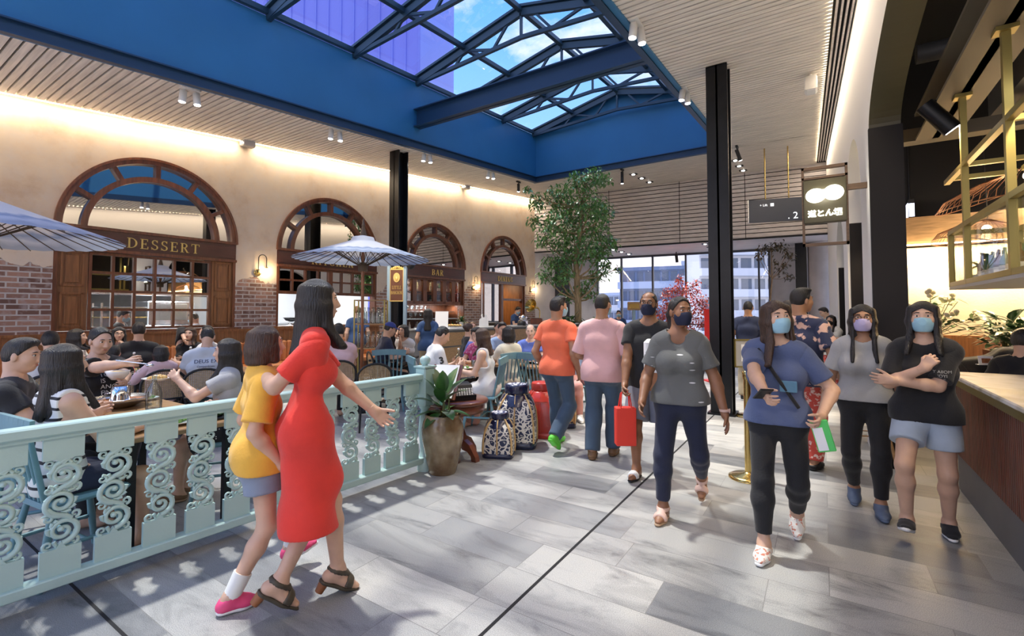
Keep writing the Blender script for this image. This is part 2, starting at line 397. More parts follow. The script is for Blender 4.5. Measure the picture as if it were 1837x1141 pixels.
ZS_R = 3.37
wr = MB(); RFLIP = Matrix.Diagonal((1, 1, -1, 1))
RA = (.4, 5.98, 3.37, .62, 0); RB = (7.0, 9.35, 2.95, .95, 0); RC = (10.3, 12.7, 2.5, .9, 0)
arch_wall(wr, -3.2, 17.4, [RA, RB, RC], lambda s: zc(s) + .12, .24)
wr.xf(RWM @ RFLIP @ Matrix.Diagonal((1, 1, 1, 1)))
# second skin of the right wall (bar side)
w2 = arch_wall(MB(), -3.2, 17.4, [RA, RB, RC], lambda s: zc(s) + .12, 0); w2.xf(RWM @ Matrix.Translation((0, 0, .24)))
wr.v += []; wr.add(w2.v, w2.f)
# olive/dark cladding of the near opening is separate trim
struct('wall_right', wr, 'white_paint', label='white wall on the bar side with arched openings', cat='wall')
mat('olive_dark', (.06, .05, .022), .5); mat('pillar_dark', (.010, .008, .008), .5); M['pillar_dark'].node_tree.nodes['Principled BSDF'].inputs['Specular IOR Level'].default_value = .25
def ell_pts(o, off=0, n=40):
    a, b, zs, rise, _ = o; c = (a + b) / 2; r = (b - a) / 2 - off
    return [(c + r * math.cos(PI * k / n), zs + (rise - off) * math.sin(PI * k / n)) for k in range(n + 1)]
ip = ell_pts(RA, 0); jp = ell_pts(RA, .012); tm = MB()
for (p, q, pp, qq) in zip(ip, ip[1:], jp, jp[1:]):
    vs = [(p[0], p[1], -.004), (q[0], q[1], -.004), (qq[0], qq[1], -.004), (pp[0], pp[1], -.004)]
    tm.add(vs + [(x, y, .25) for x, y, _ in vs], [(3, 2, 6, 7), (0, 3, 7, 4), (1, 5, 6, 2), (0, 1, 2, 3), (7, 6, 5, 4)])
struct('trim_3', tm.xf(RWM), 'olive_dark', label='dark olive metal lining under the big bar opening', cat='lining')
struct('trim_4', MB().box((5.93, 0, -.012), (5.985, 3.375, .262)).xf(RWM), 'pillar_dark', label='dark steel clad jamb of the bar opening', cat='pillar')
for i, (o, nm) in enumerate(((RB, 'trim_5'), (RC, 'trim_6'))):
    struct(nm, MB().box((o[1] - .012, 0, .03), (o[1] + .002, o[2], .235)).box((o[0], 0, .10), (o[0] + .06, o[2], .22)).xf(RWM), 'pillar_dark', label=['black steel jamb lining of the first arch past the bar', 'black steel jamb lining of the farther arch'][i], cat='lining')

# ------------------------------------------------------------------ ceilings (slats following the rake)
SKX0, SKX1, SKY1 = -7.68, -2.02, 13.12
def slats(mb, x0f, x1f, ya, yb, pitch=.106, gap=.027):
    y = ya
    while y < yb:
        a, b = y, y + pitch - gap; x0, x1 = x0f(y), x1f(y)
        vs = [(x0, a, zc(a)), (x1, a, zc(a)), (x1, b, zc(b)), (x0, b, zc(b))]
        mb.add(vs + [(p[0], p[1], p[2] + .055) for p in vs], [(0, 3, 2, 1), (4, 5, 6, 7), (0, 1, 5, 4), (2, 3, 7, 6), (3, 0, 4, 7), (1, 2, 6, 5)]); y += pitch
lwx = lambda y: -10.17 + .0334 * y + .10
rwx = lambda y: .569 - .0228 * y
mb = MB(); slats(mb, lwx, lambda y: SKX0 - .09, Y0, SKY1 + .1); slats(mb, lambda y: SKX1 + .09, lambda y: rwx(y) - .24, Y0, SKY1 + .1)
slats(mb, lwx, lambda y: rwx(y) - .24, SKY1 + .1, 17.3)
struct('ceiling', mb, 'slat', label='raked timber slat ceiling around the skylight', cat='ceiling')
mb = MB()
def cslab(x0, x1, ya, yb, dz=.075, th=.08):
    vs = [(x0, ya, zc(ya) + dz), (x1, ya, zc(ya) + dz), (x1, yb, zc(yb) + dz), (x0, yb, zc(yb) + dz)]
    mb.add(vs + [(p[0], p[1], p[2] + th) for p in vs], [(0, 3, 2, 1), (4, 5, 6, 7), (0, 1, 5, 4), (1, 2, 6, 5), (2, 3, 7, 6), (3, 0, 4, 7)])
cslab(-10.5, SKX0 - .02, Y0, 17.5); cslab(SKX1 + .02, .9, Y0, 17.5); cslab(SKX0 - .02, SKX1 + .02, SKY1 + .02, 17.5)
struct('ceiling_backing', mb, 'dark_gap', label='dark backing above the ceiling slats', cat='ceiling')
# slot channel beside the right wall
mb = MB()
for k, dx in enumerate((.02, .075, .13, .185)):
    vs = lambda x, z: None
    a, b = -2.9, 17.0
    for (ya, yb) in ((a, b),):
        mb.add([(rwx(ya) - dx - .022, ya, zc(ya) - .005), (rwx(ya) - dx, ya, zc(ya) - .005), (rwx(yb) - dx, yb, zc(yb) - .005), (rwx(yb) - dx - .022, yb, zc(yb) - .005),
                (rwx(ya) - dx - .022, ya, zc(ya) + .04), (rwx(ya) - dx, ya, zc(ya) + .04), (rwx(yb) - dx, yb, zc(yb) + .04), (rwx(yb) - dx - .022, yb, zc(yb) + .04)],
               [(0, 3, 2, 1), (0, 1, 5, 4), (1, 2, 6, 5), (2, 3, 7, 6), (3, 0, 4, 7)])
struct('trim_7', mb, 'slat_wall', label='linear air slot grille along the top of the bar wall', cat='grille')

# ------------------------------------------------------------------ skylight
FH = 1.5
def ze(Y): return zc(Y) + FH
def slab_yz(x0, x1, ya, yb, f0, f1):
    vs = [(x0, ya, f0(ya)), (x1, ya, f0(ya)), (x1, yb, f0(yb)), (x0, yb, f0(yb)), (x0, ya, f1(ya)), (x1, ya, f1(ya)), (x1, yb, f1(yb)), (x0, yb, f1(yb))]
    return MB().add(vs, [(0, 3, 2, 1), (4, 5, 6, 7), (0, 1, 5, 4), (1, 2, 6, 5), (2, 3, 7, 6), (3, 0, 4, 7)])
struct('trim_8', slab_yz(SKX0 - .1, SKX0, Y0, SKY1 + .1, lambda y: zc(y) - .03, ze), 'blue_paint', label='tall blue painted fascia on the dining side of the skylight well', cat='fascia')
struct('trim_9', slab_yz(SKX1, SKX1 + .1, Y0, SKY1 + .1, lambda y: zc(y) - .03, ze), 'blue_paint', label='blue painted fascia on the bar side of the skylight well', cat='fascia')
XM = (SKX0 + SKX1) / 2; RISE = .64
zb = zc(SKY1); g = MB().prism([(SKX0 - .1, zb - .03), (SKX1 + .1, zb - .03), (SKX1 + .1, zb + FH), (XM, zb + FH + RISE), (SKX0 - .1, zb + FH)], SKY1, SKY1 + .1, lambda x, z, y: (x, y, z))
struct('trim_10', g, 'blue_paint', label='blue gable end wall of the skylight well', cat='fascia')
lip = slab_yz(SKX0 - .02, SKX0 + .07, Y0, SKY1, lambda y: zc(y) - .05, lambda y: zc(y) - .03); q = slab_yz(SKX0 - .02, SKX0 + .012, Y0, SKY1, lambda y: zc(y) - .04, lambda y: zc(y) + .12); lip.add(q.v, q.f)
q = slab_yz(SKX0 - .02, SKX0 + .07, Y0, SKY1, lambda y: zc(y) + .115, lambda y: zc(y) + .135); lip.add(q.v, q.f)
for s in (-1,):
    q = slab_yz(SKX1 - .06, SKX1 + .03, Y0, SKY1, lambda y: zc(y) - .05, lambda y: zc(y) - .03); lip.add(q.v, q.f)
    q = slab_yz(SKX1 - .01, SKX1 + .03, Y0, SKY1, lambda y: zc(y) - .04, lambda y: zc(y) + .12); lip.add(q.v, q.f)
lip.box((SKX0, SKY1 - .07, zb - .05), (SKX1, SKY1 + .02, zb - .03)).box((SKX0, SKY1 - .012, zb - .04), (SKX1, SKY1 + .02, zb + .12)).box((SKX0, SKY1 - .07, zb + .115), (SKX1, SKY1 + .02, zb + .135))
struct('trim_11', lip, 'blue_dark', label='dark blue steel channel around the foot of the skylight well', cat='steel channel')
def zr(x, Y): return ze(Y) + RISE * (1 - abs(x - XM) / ((SKX1 - SKX0) / 2))
TY = [-2.6 + 1.72 * k for k in range(10)]; TY = [4.26 + 1.735 * k for k in range(-4, 6)]
for k, Y in enumerate(TY):
    t = MB(); e = Vector((SKX0, Y, ze(Y) - .02)); f = Vector((SKX1, Y, ze(Y) - .02)); r = Vector((XM, Y, ze(Y) + RISE))
    t.bar(e, r, .08, .14).bar(f, r, .08, .14)
    tl, tr = e + Vector((0, 0, -.02)), f + Vector((0, 0, -.02)); mid = Vector((XM, Y, ze(Y) + .14))
    t.bar(tl, mid, .065, .075).bar(tr, mid, .065, .075)
    for sg, a in ((1, e), (-1, f)):
        q1 = a.lerp(r, .5); b1 = Vector((a.x, Y, ze(Y) - .04)).lerp(mid, .40); b2 = Vector((a.x, Y, ze(Y) - .04)).lerp(mid, .76); q2 = a.lerp(r, .76)
        t.bar(q1, b1, .045, .05).bar(q1, b2, .045, .05)
        t.bar(b2, q2.lerp(r, .6), .045, .05)
    t.bar(mid, r, .045, .05)
    nm = struct('roof_truss' if k == 0 else 'roof_truss', t, 'truss', label='dark blue steel truss under the skylight glass', cat='truss'); nm['group'] = 'skylight trusses'
pm = MB()
for x in (SKX0 + .03, SKX0 + (XM - SKX0) * .5, XM, SKX1 - (SKX1 - XM) * .5, SKX1 - .03):
    pm.bar((x, Y0, zr(x, Y0) + .05), (x, SKY1, zr(x, SKY1) + .05), .09, .09)
for Y in TY + [SKY1]:
    pm.bar((SKX0, Y, zr(SKX0, Y) + .11), (XM, Y, zr(XM, Y) + .11), .16, .05).bar((SKX1, Y, zr(SKX1, Y) + .11), (XM, Y, zr(XM, Y) + .11), .16, .05)
struct('trim_12', pm, 'truss', label='purlins and glazing bars of the skylight', cat='glazing bars')
gm = MB()
for (xa, xb) in ((SKX0, XM), (XM, SKX1)):
    gm.quad((xa, Y0, zr(xa, Y0) + .15), (xb, Y0, zr(xb, Y0) + .15), (xb, SKY1, zr(xb, SKY1) + .15), (xa, SKY1, zr(xa, SKY1) + .15))
struct('window_6', gm, 'sky_glass', label='pitched glass roof of the skylight', cat='skylight')
b = MB(); Yb = 7.75; z0, z1 = 5.73, 6.14
b.box((SKX0 - .05, Yb - .11, z0), (SKX1 + .05, Yb + .11, z0 + .025)).box((SKX0 - .05, Yb - .11, z1 - .025), (SKX1 + .05, Yb + .11, z1)).box((SKX0 - .05, Yb - .012, z0), (SKX1 + .05, Yb + .012, z1))
struct('beam_1', b, 'blue_dark', label='deep dark blue steel beam crossing the skylight well', cat='beam')

# ------------------------------------------------------------------ steel columns
def hcol(name, X, Y, top, label, w=.30, dp=.30):
    m = MB(); t = .028
    m.box((X - w / 2, Y - dp / 2, 0), (X + w / 2, Y - dp / 2 + t, top)).box((X - w / 2, Y + dp / 2 - t, 0), (X + w / 2, Y + dp / 2, top)).box((X - t / 2, Y - dp / 2, 0), (X + t / 2, Y + dp / 2, top))
    m.box((X - w / 2 - .04, Y - dp / 2 - .04, 0), (X + w / 2 + .04, Y + dp / 2 + .04, .03))
    struct(name, m, 'black_steel', label=label, cat='column')
hcol('column_right', -1.28, 7.75, zc(7.6) + .02, 'black steel H column standing in the walkway by the queue barrier')
hcol('column_left', -8.25, 7.75, zc(7.6) + .02, 'black steel H column behind the parasol and the restaurant sign')

# ------------------------------------------------------------------ back slat wall, soffit, glazing
BO = Vector((-9.63, 16.35, 0)); BDr = Vector((1, .097, 0)).normalized(); BN = Vector((.097, -1, 0)).normalized()
BWM = frame_m(BO, BDr, (0, 0, 1), BN)      # along, up, towards the room
BL = 9.9; ZSL = 3.93
mb = MB(); z = ZSL + .03; pitch = .137
while z < zc(17) + .05:
    mb.box((0, z, -.02), (BL, z + pitch - .026, .02)); z += pitch
for x in (2.5, 5.6, 8.6): pass
mb.xf(BWM); struct('wall_back', mb, 'slat_wall', label='horizontal timber slat wall above the far windows', cat='wall')
mb = MB().box((0, ZSL, -.1), (BL, zc(17) + .3, -.03))
for x in (3.05, 5.55, 7.6): mb.box((x, ZSL, -.04), (x + .02, zc(17) + .1, .0205))
mb.box((0, ZSL - .03, -.1), (BL, ZSL + .012, .022)).xf(BWM); struct('wall_backing', mb, 'dark_gap', label='dark backing behind the timber slat wall', cat='wall')
# lower zone: soffit to the window line
WO = Vector((-7.2, 19.55, 0)); Wd = (atT(1276, 452, 19.0) - atT(1072, 462, 21.2)); Wd.z = 0; Wd.normalize()
w0 = atT(1072, 462, 21.0); w0.z = 0; WN = Vector((Wd.y, -Wd.x, 0))
WM = frame_m(w0, Wd, (0, 0, 1), WN)
pl = [BO + BDr * -.3, BO + BDr * BL, Vector((1.2, 17.3, 0)), w0 + Wd * 9, w0 - Wd * 3]
struct('ceiling_soffit', MB().prism([(p.x, p.y) for p in pl], ZSL, ZSL + .08), 'soffit', label='low pale soffit in front of the far windows', cat='ceiling')
# left return wall below slats with dark door recess
a = BO.copy(); b_ = w0
ld = (b_ - a); ld.z = 0; Lr = ld.length; ld.normalize(); RM = frame_m(a, ld, (0, 0, 1), Vector((ld.y, -ld.x, 0)))
struct('wall_corner', MB().box((-.2, 0, -.1), (Lr, ZSL, 0)).xf(RM), 'concrete', label='pale concrete wall beside the far windows', cat='wall')
struct('door_1', MB().box((Lr * .30, 0, .0), (Lr * .52, ZSL - .2, .03)).box((Lr * .41, 0, .03), (Lr * .425, ZSL - .2, .05)).xf(RM), 'black', label='tall narrow dark doorway behind the big tree', cat='door')
WL = 6.7
mb = MB()
for x in [0] + [1.07 + 1.32 * k for k in range(5)] + [WL]: mb.box((x - .035, 0, -.1), (x + .035, ZSL, .06))
mb.box((0, ZSL - .08, -.08), (WL, ZSL, .06)).box((0, 0, -.08), (WL, .12, .06)).box((0, 1.0, -.04), (WL, 1.06, .03)).xf(WM)
mat('mullion', (.05, .06, .085), .4)
w7 = struct('window_5', mb, 'mullion', label='tall far windows with dark mullions looking on apartment blocks', cat='window')
struct('pane', MB().box((0, .1, -.03), (WL, ZSL - .05, -.02)).xf(WM), 'glass', w7)
mb = MB().box((WL, 0, -.12), (WL + 2.6, ZSL, .0)).xf(WM)
struct('wall_concrete', mb, 'concrete', label='concrete wall right of the far windows', cat='wall')
p = atT(1439, 560, 16.5); struct('column_far', MB().box((p.x - .17, p.y - .1, 0), (p.x + .17, p.y + .1, ZSL)), 'black_steel', label='slim black column beside the round concrete column', cat='column')
p = atT(1472, 560, 16.3); struct('column_round', MB().lathe([(.46, 0), (.46, ZSL)], (p.x + .12, p.y, 0), 32), 'concrete', label='round concrete column near the far windows', cat='column')

# ------------------------------------------------------------------ rooms behind the left wall
kz = 2.75
def room(name, s0, s1, dep, z0, z1, mt, label):
    m = MB(); a, b = s0, s1
    m.quad((a, z0, -dep), (b, z0, -dep), (b, z1, -dep), (a, z1, -dep)); m.quad((a, z0, -.28), (a, z0, -dep), (a, z1, -dep), (a, z1, -.28)); m.quad((b, z0, -dep), (b, z0, -.28), (b, z1, -.28), (b, z1, -dep))
    m.quad((a, z1, -dep), (b, z1, -dep), (b, z1, -.28), (a, z1, -.28)); m.quad((a, z0, -dep), (a, z0, -.28), (b, z0, -.28), (b, z0, -dep))
    return struct(name, m.xf(LWM), mt, label=label, cat='wall')
room('wall_kitchen', ARCH[0][0] + .1, ARCH[1][1] - .05, 3.4, 0.0, kz, 'white_tile', 'bright white tiled walls of the open kitchen')
room('wall_bar_niche', ARCH[2][0] + .02, ARCH[2][1] - .02, .85, 0.0, kz, 'wood_red', 'dark timber lining of the back bar')
room('wall_dining', ARCH[3][0] + .02, ARCH[3][1] - .02, 2.2, 0.0, kz, 'wood_panel', 'timber lined room behind the dining arch')
for i, s in enumerate((ARCH[0][0] + .9, ARCH[0][1] - .4, (ARCH[1][0] + ARCH[1][1]) / 2)):
    p = LWM @ Vector((s, kz - .06, -1.7)); light('kitchen_light', 'AREA', p, 65, (.95, .97, 1), rot=(0, 0, 0), shape='RECTANGLE', size=1.2, size_y=.4)
p = LWM @ Vector(((ARCH[3][0] + ARCH[3][1]) / 2 + .4, kz - .06, -1.2)); light('dining_light', 'AREA', p, 30, (1, .75, .5), rot=(0, 0, 0), size=.5)

# ------------------------------------------------------------------ bar interior shell
mb = MB().box((.7, 8.9, 0), (6, 9.0, 2.45)); mat('bar_plaster', (.78, .66, .47), .7, noise=.12, nscale=1.5, bump=.1)
struct('wall_bar', mb, 'bar_plaster', label='warm lit cream plaster wall behind the bar counter', cat='wall')
struct('trim_13', MB().box((.68, 8.6, 2.47), (6, 8.98, 2.85)), 'wood_light', label='tan bulkhead above the lit bar wall', cat='bulkhead')
struct('ceiling_bar', MB().box((.75, -3, 5.3), (6, 13.8, 5.4)).box((5.9, -3, 0), (6, 13.8, 5.4)).box((.72, 13.7, 0), (6, 13.8, 5.4)).box((.68, 8.98, 2.85), (6, 9.0, 5.35)), 'matte_black', label='black painted bar ceiling with exposed services', cat='ceiling')
# ------------------------------------------------------------------ helpers in wall frames
def atC(x, y):
    d = ray(x, y); t = (4.61 - CAMZ) / (d.z - .0866 * d.y); return Vector((0, 0, CAMZ)) + d * t
def ring(mb, c, zs, r0, r1, o0, o1, n=48, t0=0, t1=PI):
    P = []
    for k in range(n + 1):
        t = t0 + (t1 - t0) * k / n; P.append((math.cos(t), math.sin(t)))
    vs = []
    for (x, y) in P:
        for (r, o) in ((r0, o0), (r1, o0), (r1, o1), (r0, o1)): vs.append((c - r * x, zs + r * y, o))
    fs = []
    for k in range(n):
        for q in range(4): fs.append((4 * k + q, 4 * k + (q + 1) % 4, 4 * k + 4 + (q + 1) % 4, 4 * k + 4 + q))
    fs += [(0, 1, 2, 3), tuple(4 * n + q for q in (3, 2, 1, 0))]
    mb.add(vs, fs)
def halfdisc(mb, c, zs, r, o, n=48):
    vs = [(c, zs, o)] + [(c - r * math.cos(PI * k / n), zs + r * math.sin(PI * k / n), o) for k in range(n + 1)]
    mb.add(vs, [(0, k + 2, k + 1) for k in range(n)])
def grid(mb, x0, x1, z0, z1, nx, nz, w, o0, o1):
    for i in range(nx + 1):
        x = x0 + (x1 - x0) * i / nx; mb.box((x - w / 2, z0, o0), (x + w / 2, z1, o1))
    for i in range(nz + 1):
        z = z0 + (z1 - z0) * i / nz; mb.box((x0 - w / 2, z - w / 2, o0 + .002), (x1 + w / 2, z + w / 2, o1 - .002))
def panel(x0, x1, z0, z1):
    m = MB().box((x0, z0, -.09), (x1, z1, -.03)); h = (z1 - z0) / 2
    for k in (0, 1):
        a, b = z0 + h * k + .05, z0 + h * (k + 1) - .05
        m2 = MB()
        for (p, q) in (((x0 + .05, a), (x1 - .05, a + .03)), ((x0 + .05, b - .03), (x1 - .05, b)), ((x0 + .05, a), (x0 + .08, b)), ((x1 - .08, a), (x1 - .05, b))): m.box((p[0], p[1], -.03), (q[0], q[1], -.008))
        m.box((x0 + .11, a + .06, -.03), (x1 - .11, b - .06, -.016), bev=.008)
    return m.xf(LWM)
# ------------------------------------------------------------------ serif capitals for the gilt signs
def serif_word(word, h, ext, mt, mtx, parent, spacing=.14):
    m = MB(); x = 0
    def rect(a, b, c, d): m.box((x + a, b, 0), (x + c, d, ext))
    def stem(a, t=.14, s=True, y0=0, y1=1):
        rect(a, y0, a + t, y1)
        if s:
            if y0 == 0: rect(a - .09, 0, a + t + .09, .05)
            if y1 == 1: rect(a - .09, .95, a + t + .09, 1)
    def arc(cx, cy, rx, ry, a0, a1, t0=.06, t1=.15, n=18):
        P = []
        for k in range(n + 1):
            a = math.radians(a0 + (a1 - a0) * k / n); c, s_ = math.cos(a), math.sin(a); t = t0 + (t1 - t0) * abs(c); P.append(((x + cx + rx * c, cy + ry * s_), (x + cx + (rx - t) * c, cy + (ry - t0) * s_)))
        for (p, q), (p2, q2) in zip(P, P[1:]): m.prism([p, p2, q2, q] if a1 > a0 else [q, q2, p2, p], 0, ext)
    def diag(a, b, c, d, t): m.prism([(x + a - t / 2, b), (x + a + t / 2, b), (x + c + t / 2, d), (x + c - t / 2, d)], 0, ext)
    for ch in word:
        w = .8
        if ch == 'I': stem(.11); w = .36
        elif ch == 'T': rect(0, .94, .78, 1); rect(0, .76, .05, 1); rect(.73, .76, .78, 1); stem(.32, y1=.96); w = .78
        elif ch in 'EL':
            stem(.1); rect(.1, 0, .68, .06); rect(.62, 0, .68, .25); w = .7
            if ch == 'E': rect(.1, .94, .64, 1); rect(.58, .77, .64, 1); rect(.24, .48, .5, .53); rect(.45, .39, .5, .63)
        elif ch == 'D': stem(.1); arc(.26, .5, .56, .5, -90, 90); rect(.1, 0, .28, .06); rect(.1, .94, .28, 1); w = .84
        elif ch in 'RB':
            stem(.1); arc(.3, .74, .36, .26, -90, 90, .06, .14); rect(.2, .94, .32, 1); rect(.2, .48, .32, .53)
            if ch == 'R': diag(.40, .5, .68, .0, .15); rect(.60, 0, .84, .05); w = .82
            else: arc(.3, .26, .42, .265, -90, 90, .06, .15); rect(.1, 0, .32, .06); w = .74
        elif ch == 'S': arc(.31, .745, .26, .255, 25, 275, .07, .12); arc(.31, .255, .29, .26, 95, -155, .07, .13); rect(.50, .74, .55, .98); rect(.03, .02, .08, .27); w = .62
        elif ch in 'CG':
            arc(.44, .5, .43, .5, 42, 318, .06, .15, 28); rect(.72, .72, .77, .98); w = .82
            if ch == 'G': stem(.62, .14, False, 0.04, .42); rect(.52, .38, .86, .43); w = .88
        elif ch == 'O': arc(.46, .5, .46, .5, 0, 360, .06, .15, 36); w = .92
        elif ch == 'K': stem(.1); diag(.26, .42, .66, 1, .07); diag(.40, .58, .70, 0, .15); rect(.56, .95, .8, 1); rect(.6, 0, .86, .05); w = .84
        elif ch == 'H': stem(.1); stem(.60); rect(.2, .48, .64, .54); w = .84
        elif ch == 'N': stem(.14, .06); stem(.68, .06, True, .0, 1); diag(.14, 1, .68, 0, .15); w = .84
        elif ch == 'A': diag(.12, 0, .40, 1, .06); diag(.42, 1, .70, 0, .15); rect(.2, .30, .6, .36); rect(.0, 0, .24, .05); rect(.56, 0, .84, .05); w = .82
        x += w + spacing
    m.v = [((a - (x - spacing) / 2) * h, (b - .5) * h, c) for a, b, c in m.v]
    return m.xf(mtx).build('lettering', mt, parent)
NAMES = ['DESSERT', 'KITCHEN', 'BAR', 'DINING']; wins = []
for i, (a, b) in enumerate(ARCH):
    c = (a + b) / 2; R = (b - a) / 2; m = MB(); ring(m, c, ZB1, R - .085, R - .002, -.2, .03); ring(m, c, ZB1, R - .02, R + .02, -.01, .05)
    r1 = R * .74; ring(m, c, ZB1, r1 - .045, r1 + .045, -.12, .0)
    for t in (30, 60, 90, 120, 150):
        t = math.radians(t); m.bar((c - r1 * math.cos(t), ZB1 + r1 * math.sin(t), -.06), (c - (R - .05) * math.cos(t), ZB1 + (R - .05) * math.sin(t), -.06), .07, .11, up=(0, 0, 1))
    m.box((a, ZB1 - .01, -.12), (b, ZB1 + .04, .05)).box((a, ZB0 - .03, -.12), (b, ZB0 + .02, .05))
    lo = (1.2, 1.2, .9, 0)[i]
    m.box((a, lo, -.2), (a + .05, ZB0, .0)).box((b - .05, lo, -.2), (b, ZB0, .0))
    w = struct('window_%d' % (i + 1), m.xf(LWM), 'wood_red', label='arched %s window frame of red brown timber' % NAMES[i].lower(), cat='arched window'); wins.append(w)
    m = MB(); halfdisc(m, c, ZB1 + .02, R - .05, -.085); struct('pane', m.xf(LWM), 'mirror', w)
    bd = struct('sign_board', MB().box((a + .01, ZB0 + .02, -.1), (b - .01, ZB1 - .01, .018)).box((a + .03, ZB0 + .05, .018), (b - .03, ZB0 + .06, .026)).box((a + .03, ZB1 - .05, .018), (b - .03, ZB1 - .04, .026)).xf(LWM), 'wood_board', w)
    serif_word(NAMES[i], .175, .014, 'gold_leaf', LWM @ Matrix.Translation((c + (.03 if i else .12), (ZB0 + ZB1) / 2 - .003, .02)), bd, .22)
    if i == 0:
        pw = .43; struct('panel', panel(a + .04, a + pw, 1.22, ZB0), 'wood_panel', w); struct('panel', panel(b - pw, b - .04, 1.22, ZB0), 'wood_panel', w)
        m = MB(); grid(m, a + pw + .03, b - pw - .03, 1.25, ZB0 - .06, 6, 4, .042, -.1, -.03); struct('sash', m.xf(LWM), 'wood_red', w)
        zm = (1.25 + ZB0 - .06) / 2
        struct('pane', MB().box((a + pw, zm, -.075), (b - pw, ZB0, -.07)).xf(LWM), 'mirror', w); struct('pane', MB().box((a + pw, 1.2, -.075), (b - pw, zm, -.07)).xf(LWM), 'glass', w)
        struct('sill', MB().box((a - .04, 1.165, -.2), (b + .04, 1.215, .09)).xf(LWM), 'wood_red', w)
    if i == 1:
        m = MB(); grid(m, a + .07, b - .07, 1.98, ZB0 - .05, 8, 2, .04, -.1, -.03); m.box((c - .05, 1.94, -.11), (c + .05, ZB0, -.02)).box((a, 1.93, -.12), (b, 1.99, -.01)).box((c - .02, 1.2, -.12), (c + .02, 1.94, -.08)); struct('sash', m.xf(LWM), 'wood_red', w)
        struct('pane', MB().box((a + .05, 1.97, -.075), (b - .05, ZB0, -.07)).xf(LWM), 'mirror', w)
        struct('sill', MB().box((a - .04, 1.165, -.5), (b + .04, 1.215, .12)).xf(LWM), 'wood_panel', w)
    if i == 2:
        m = MB(); W_ = (b - a - .1) / 6; z0 = 1.78
        for k in range(6):
            x0 = a + .05 + W_ * k; x1 = x0 + W_; st = .075
            m.box((x0, z0, -.12), (x0 + st, ZB0, -.05)).box((x1 - st, z0, -.12), (x1, ZB0, -.05)).box((x0, z0, -.12), (x1, z0 + .07, -.05)).box((x0, ZB0 - .07, -.12), (x1, ZB0, -.05))
            for (p, q, sx) in ((x0 + st, 1, 1), (x1 - st, -1, -1)):
                m.prism([(p, ZB0 - .07), (p, ZB0 - .12), (p + sx * .03, ZB0 - .08), (p + sx * .05, ZB0 - .07)][::(1 if sx > 0 else -1)], -.12, -.05)
        m.box((a, z0 - .03, -.8), (b, z0, -.05)).box((a, 2.12, -.8), (b, 2.145, -.14)); struct('cabinet_front', m.xf(LWM), 'wood_red', w)
        struct('pane', MB().box((a + .05, z0, -.1), (b - .05, ZB0, -.095)).xf(LWM), 'glass', w)
        m = MB().box((a + .05, 1.3, -.8), (b - .1, 1.33, -.2)).box((a + .05, 1.52, -.8), (b - .1, 1.54, -.35)).box((a, .9, -.84), (b, .95, -.1)); struct('shelf', m.xf(LWM), 'grey_plastic', w)
    if i == 3:
        m = MB(); dx = a + (b - a) * .47
        m.box((a + .05, 0, -.15), (a + .12, ZB0, -.05)).box((dx - .06, 0, -.15), (dx + .06, ZB0, -.03)).box((a + .25, 0, -.13), (a + .31, ZB0, -.07)).box((a, .9, -.13), (dx, .96, -.06))
        m.box((dx + .06, 1.95, -.2), (b, 2.03, -.08)).box((b - .14, 0, -.2), (b - .05, ZB0, -.05)).box((dx + .1, 0, -.3), (dx + .17, 1.95, -.2)).xf(LWM)
        struct('door_frame', m, 'wood_red', w); struct('pane', MB().box((a + .08, 0, -.1), (dx, ZB0, -.095)).xf(LWM), 'mirror', w)
# kitchen fittings behind the glass (white lit room)
def kbox(s0, s1, z0, z1, d0, d1, bev=.01): return MB().box((s0, z0, -d1), (s1, z1, -d0), bev=bev)
a0, a1 = ARCH[0]; b0, b1 = ARCH[1]
t = thing('kitchen_counter', 'long stainless steel counter seen through the dessert window', 'counter'); kbox(a0 + .3, b1 - .2, .86, .92, .75, 1.5).xf(LWM).build('worktop', 'steel', t); kbox(a0 + .35, b1 - .3, .1, .84, .85, 1.45).xf(LWM).build('base', 'steel', t)
t = thing('extractor_hood', 'large stainless steel extractor hood in the kitchen', 'hood'); m = MB().prism([(a0 + .75, 1.95), (a1 + .6, 1.95), (a1 + .3, 2.5), (a0 + 1.05, 2.5)], -3.1, -2.2).xf(LWM); m.build('canopy', 'steel', t); kbox(a0 + .75, a1 + .6, 1.88, 1.95, 2.15, 3.12).xf(LWM).build('rim', 'chrome', t)
t = thing('oven', 'stainless steel bench oven at the right of the dessert window', 'oven'); kbox(a1 - 1.0, a1 - .15, 1.25, 1.75, 1.5, 2.2, .02).xf(LWM).build('body', 'steel', t); kbox(a1 - .93, a1 - .3, 1.36, 1.7, 1.49, 1.5).xf(LWM).build('door', 'grey_plastic', t); MB().tube([LWM @ Vector((a1 - .9, 1.72, -1.45)), LWM @ Vector((a1 - .33, 1.72, -1.45))], .012).build('handle', 'chrome', t)
kbox(a1 - 1.05, a1 - .1, .93, 1.25, 1.45, 2.3, .02).xf(LWM).build('stand', 'steel', t)
t = thing('display_rack', 'steel rack of trays behind the middle of the dessert window', 'rack')
for k in range(4): kbox(a0 + 1.0, a0 + 1.75, 1.0 + .2 * k, 1.03 + .2 * k, 1.6, 2.2).xf(LWM).build('tray', 'chrome' if k % 2 else 'brass', t)
for (x, d) in ((a0 + 1.0, 1.6), (a0 + 1.72, 1.6), (a0 + 1.0, 2.17), (a0 + 1.72, 2.17)): kbox(x, x + .03, .92, 1.7, d, d + .03, 0).xf(LWM).build('post', 'steel', t)
tag(kbox(a0 + .45, a0 + .78, .92, 2.3, 2.3, 3.0, .02).xf(LWM).build('fridge', 'white_metal'), 'white upright fridge at the left of the dessert window', 'fridge')
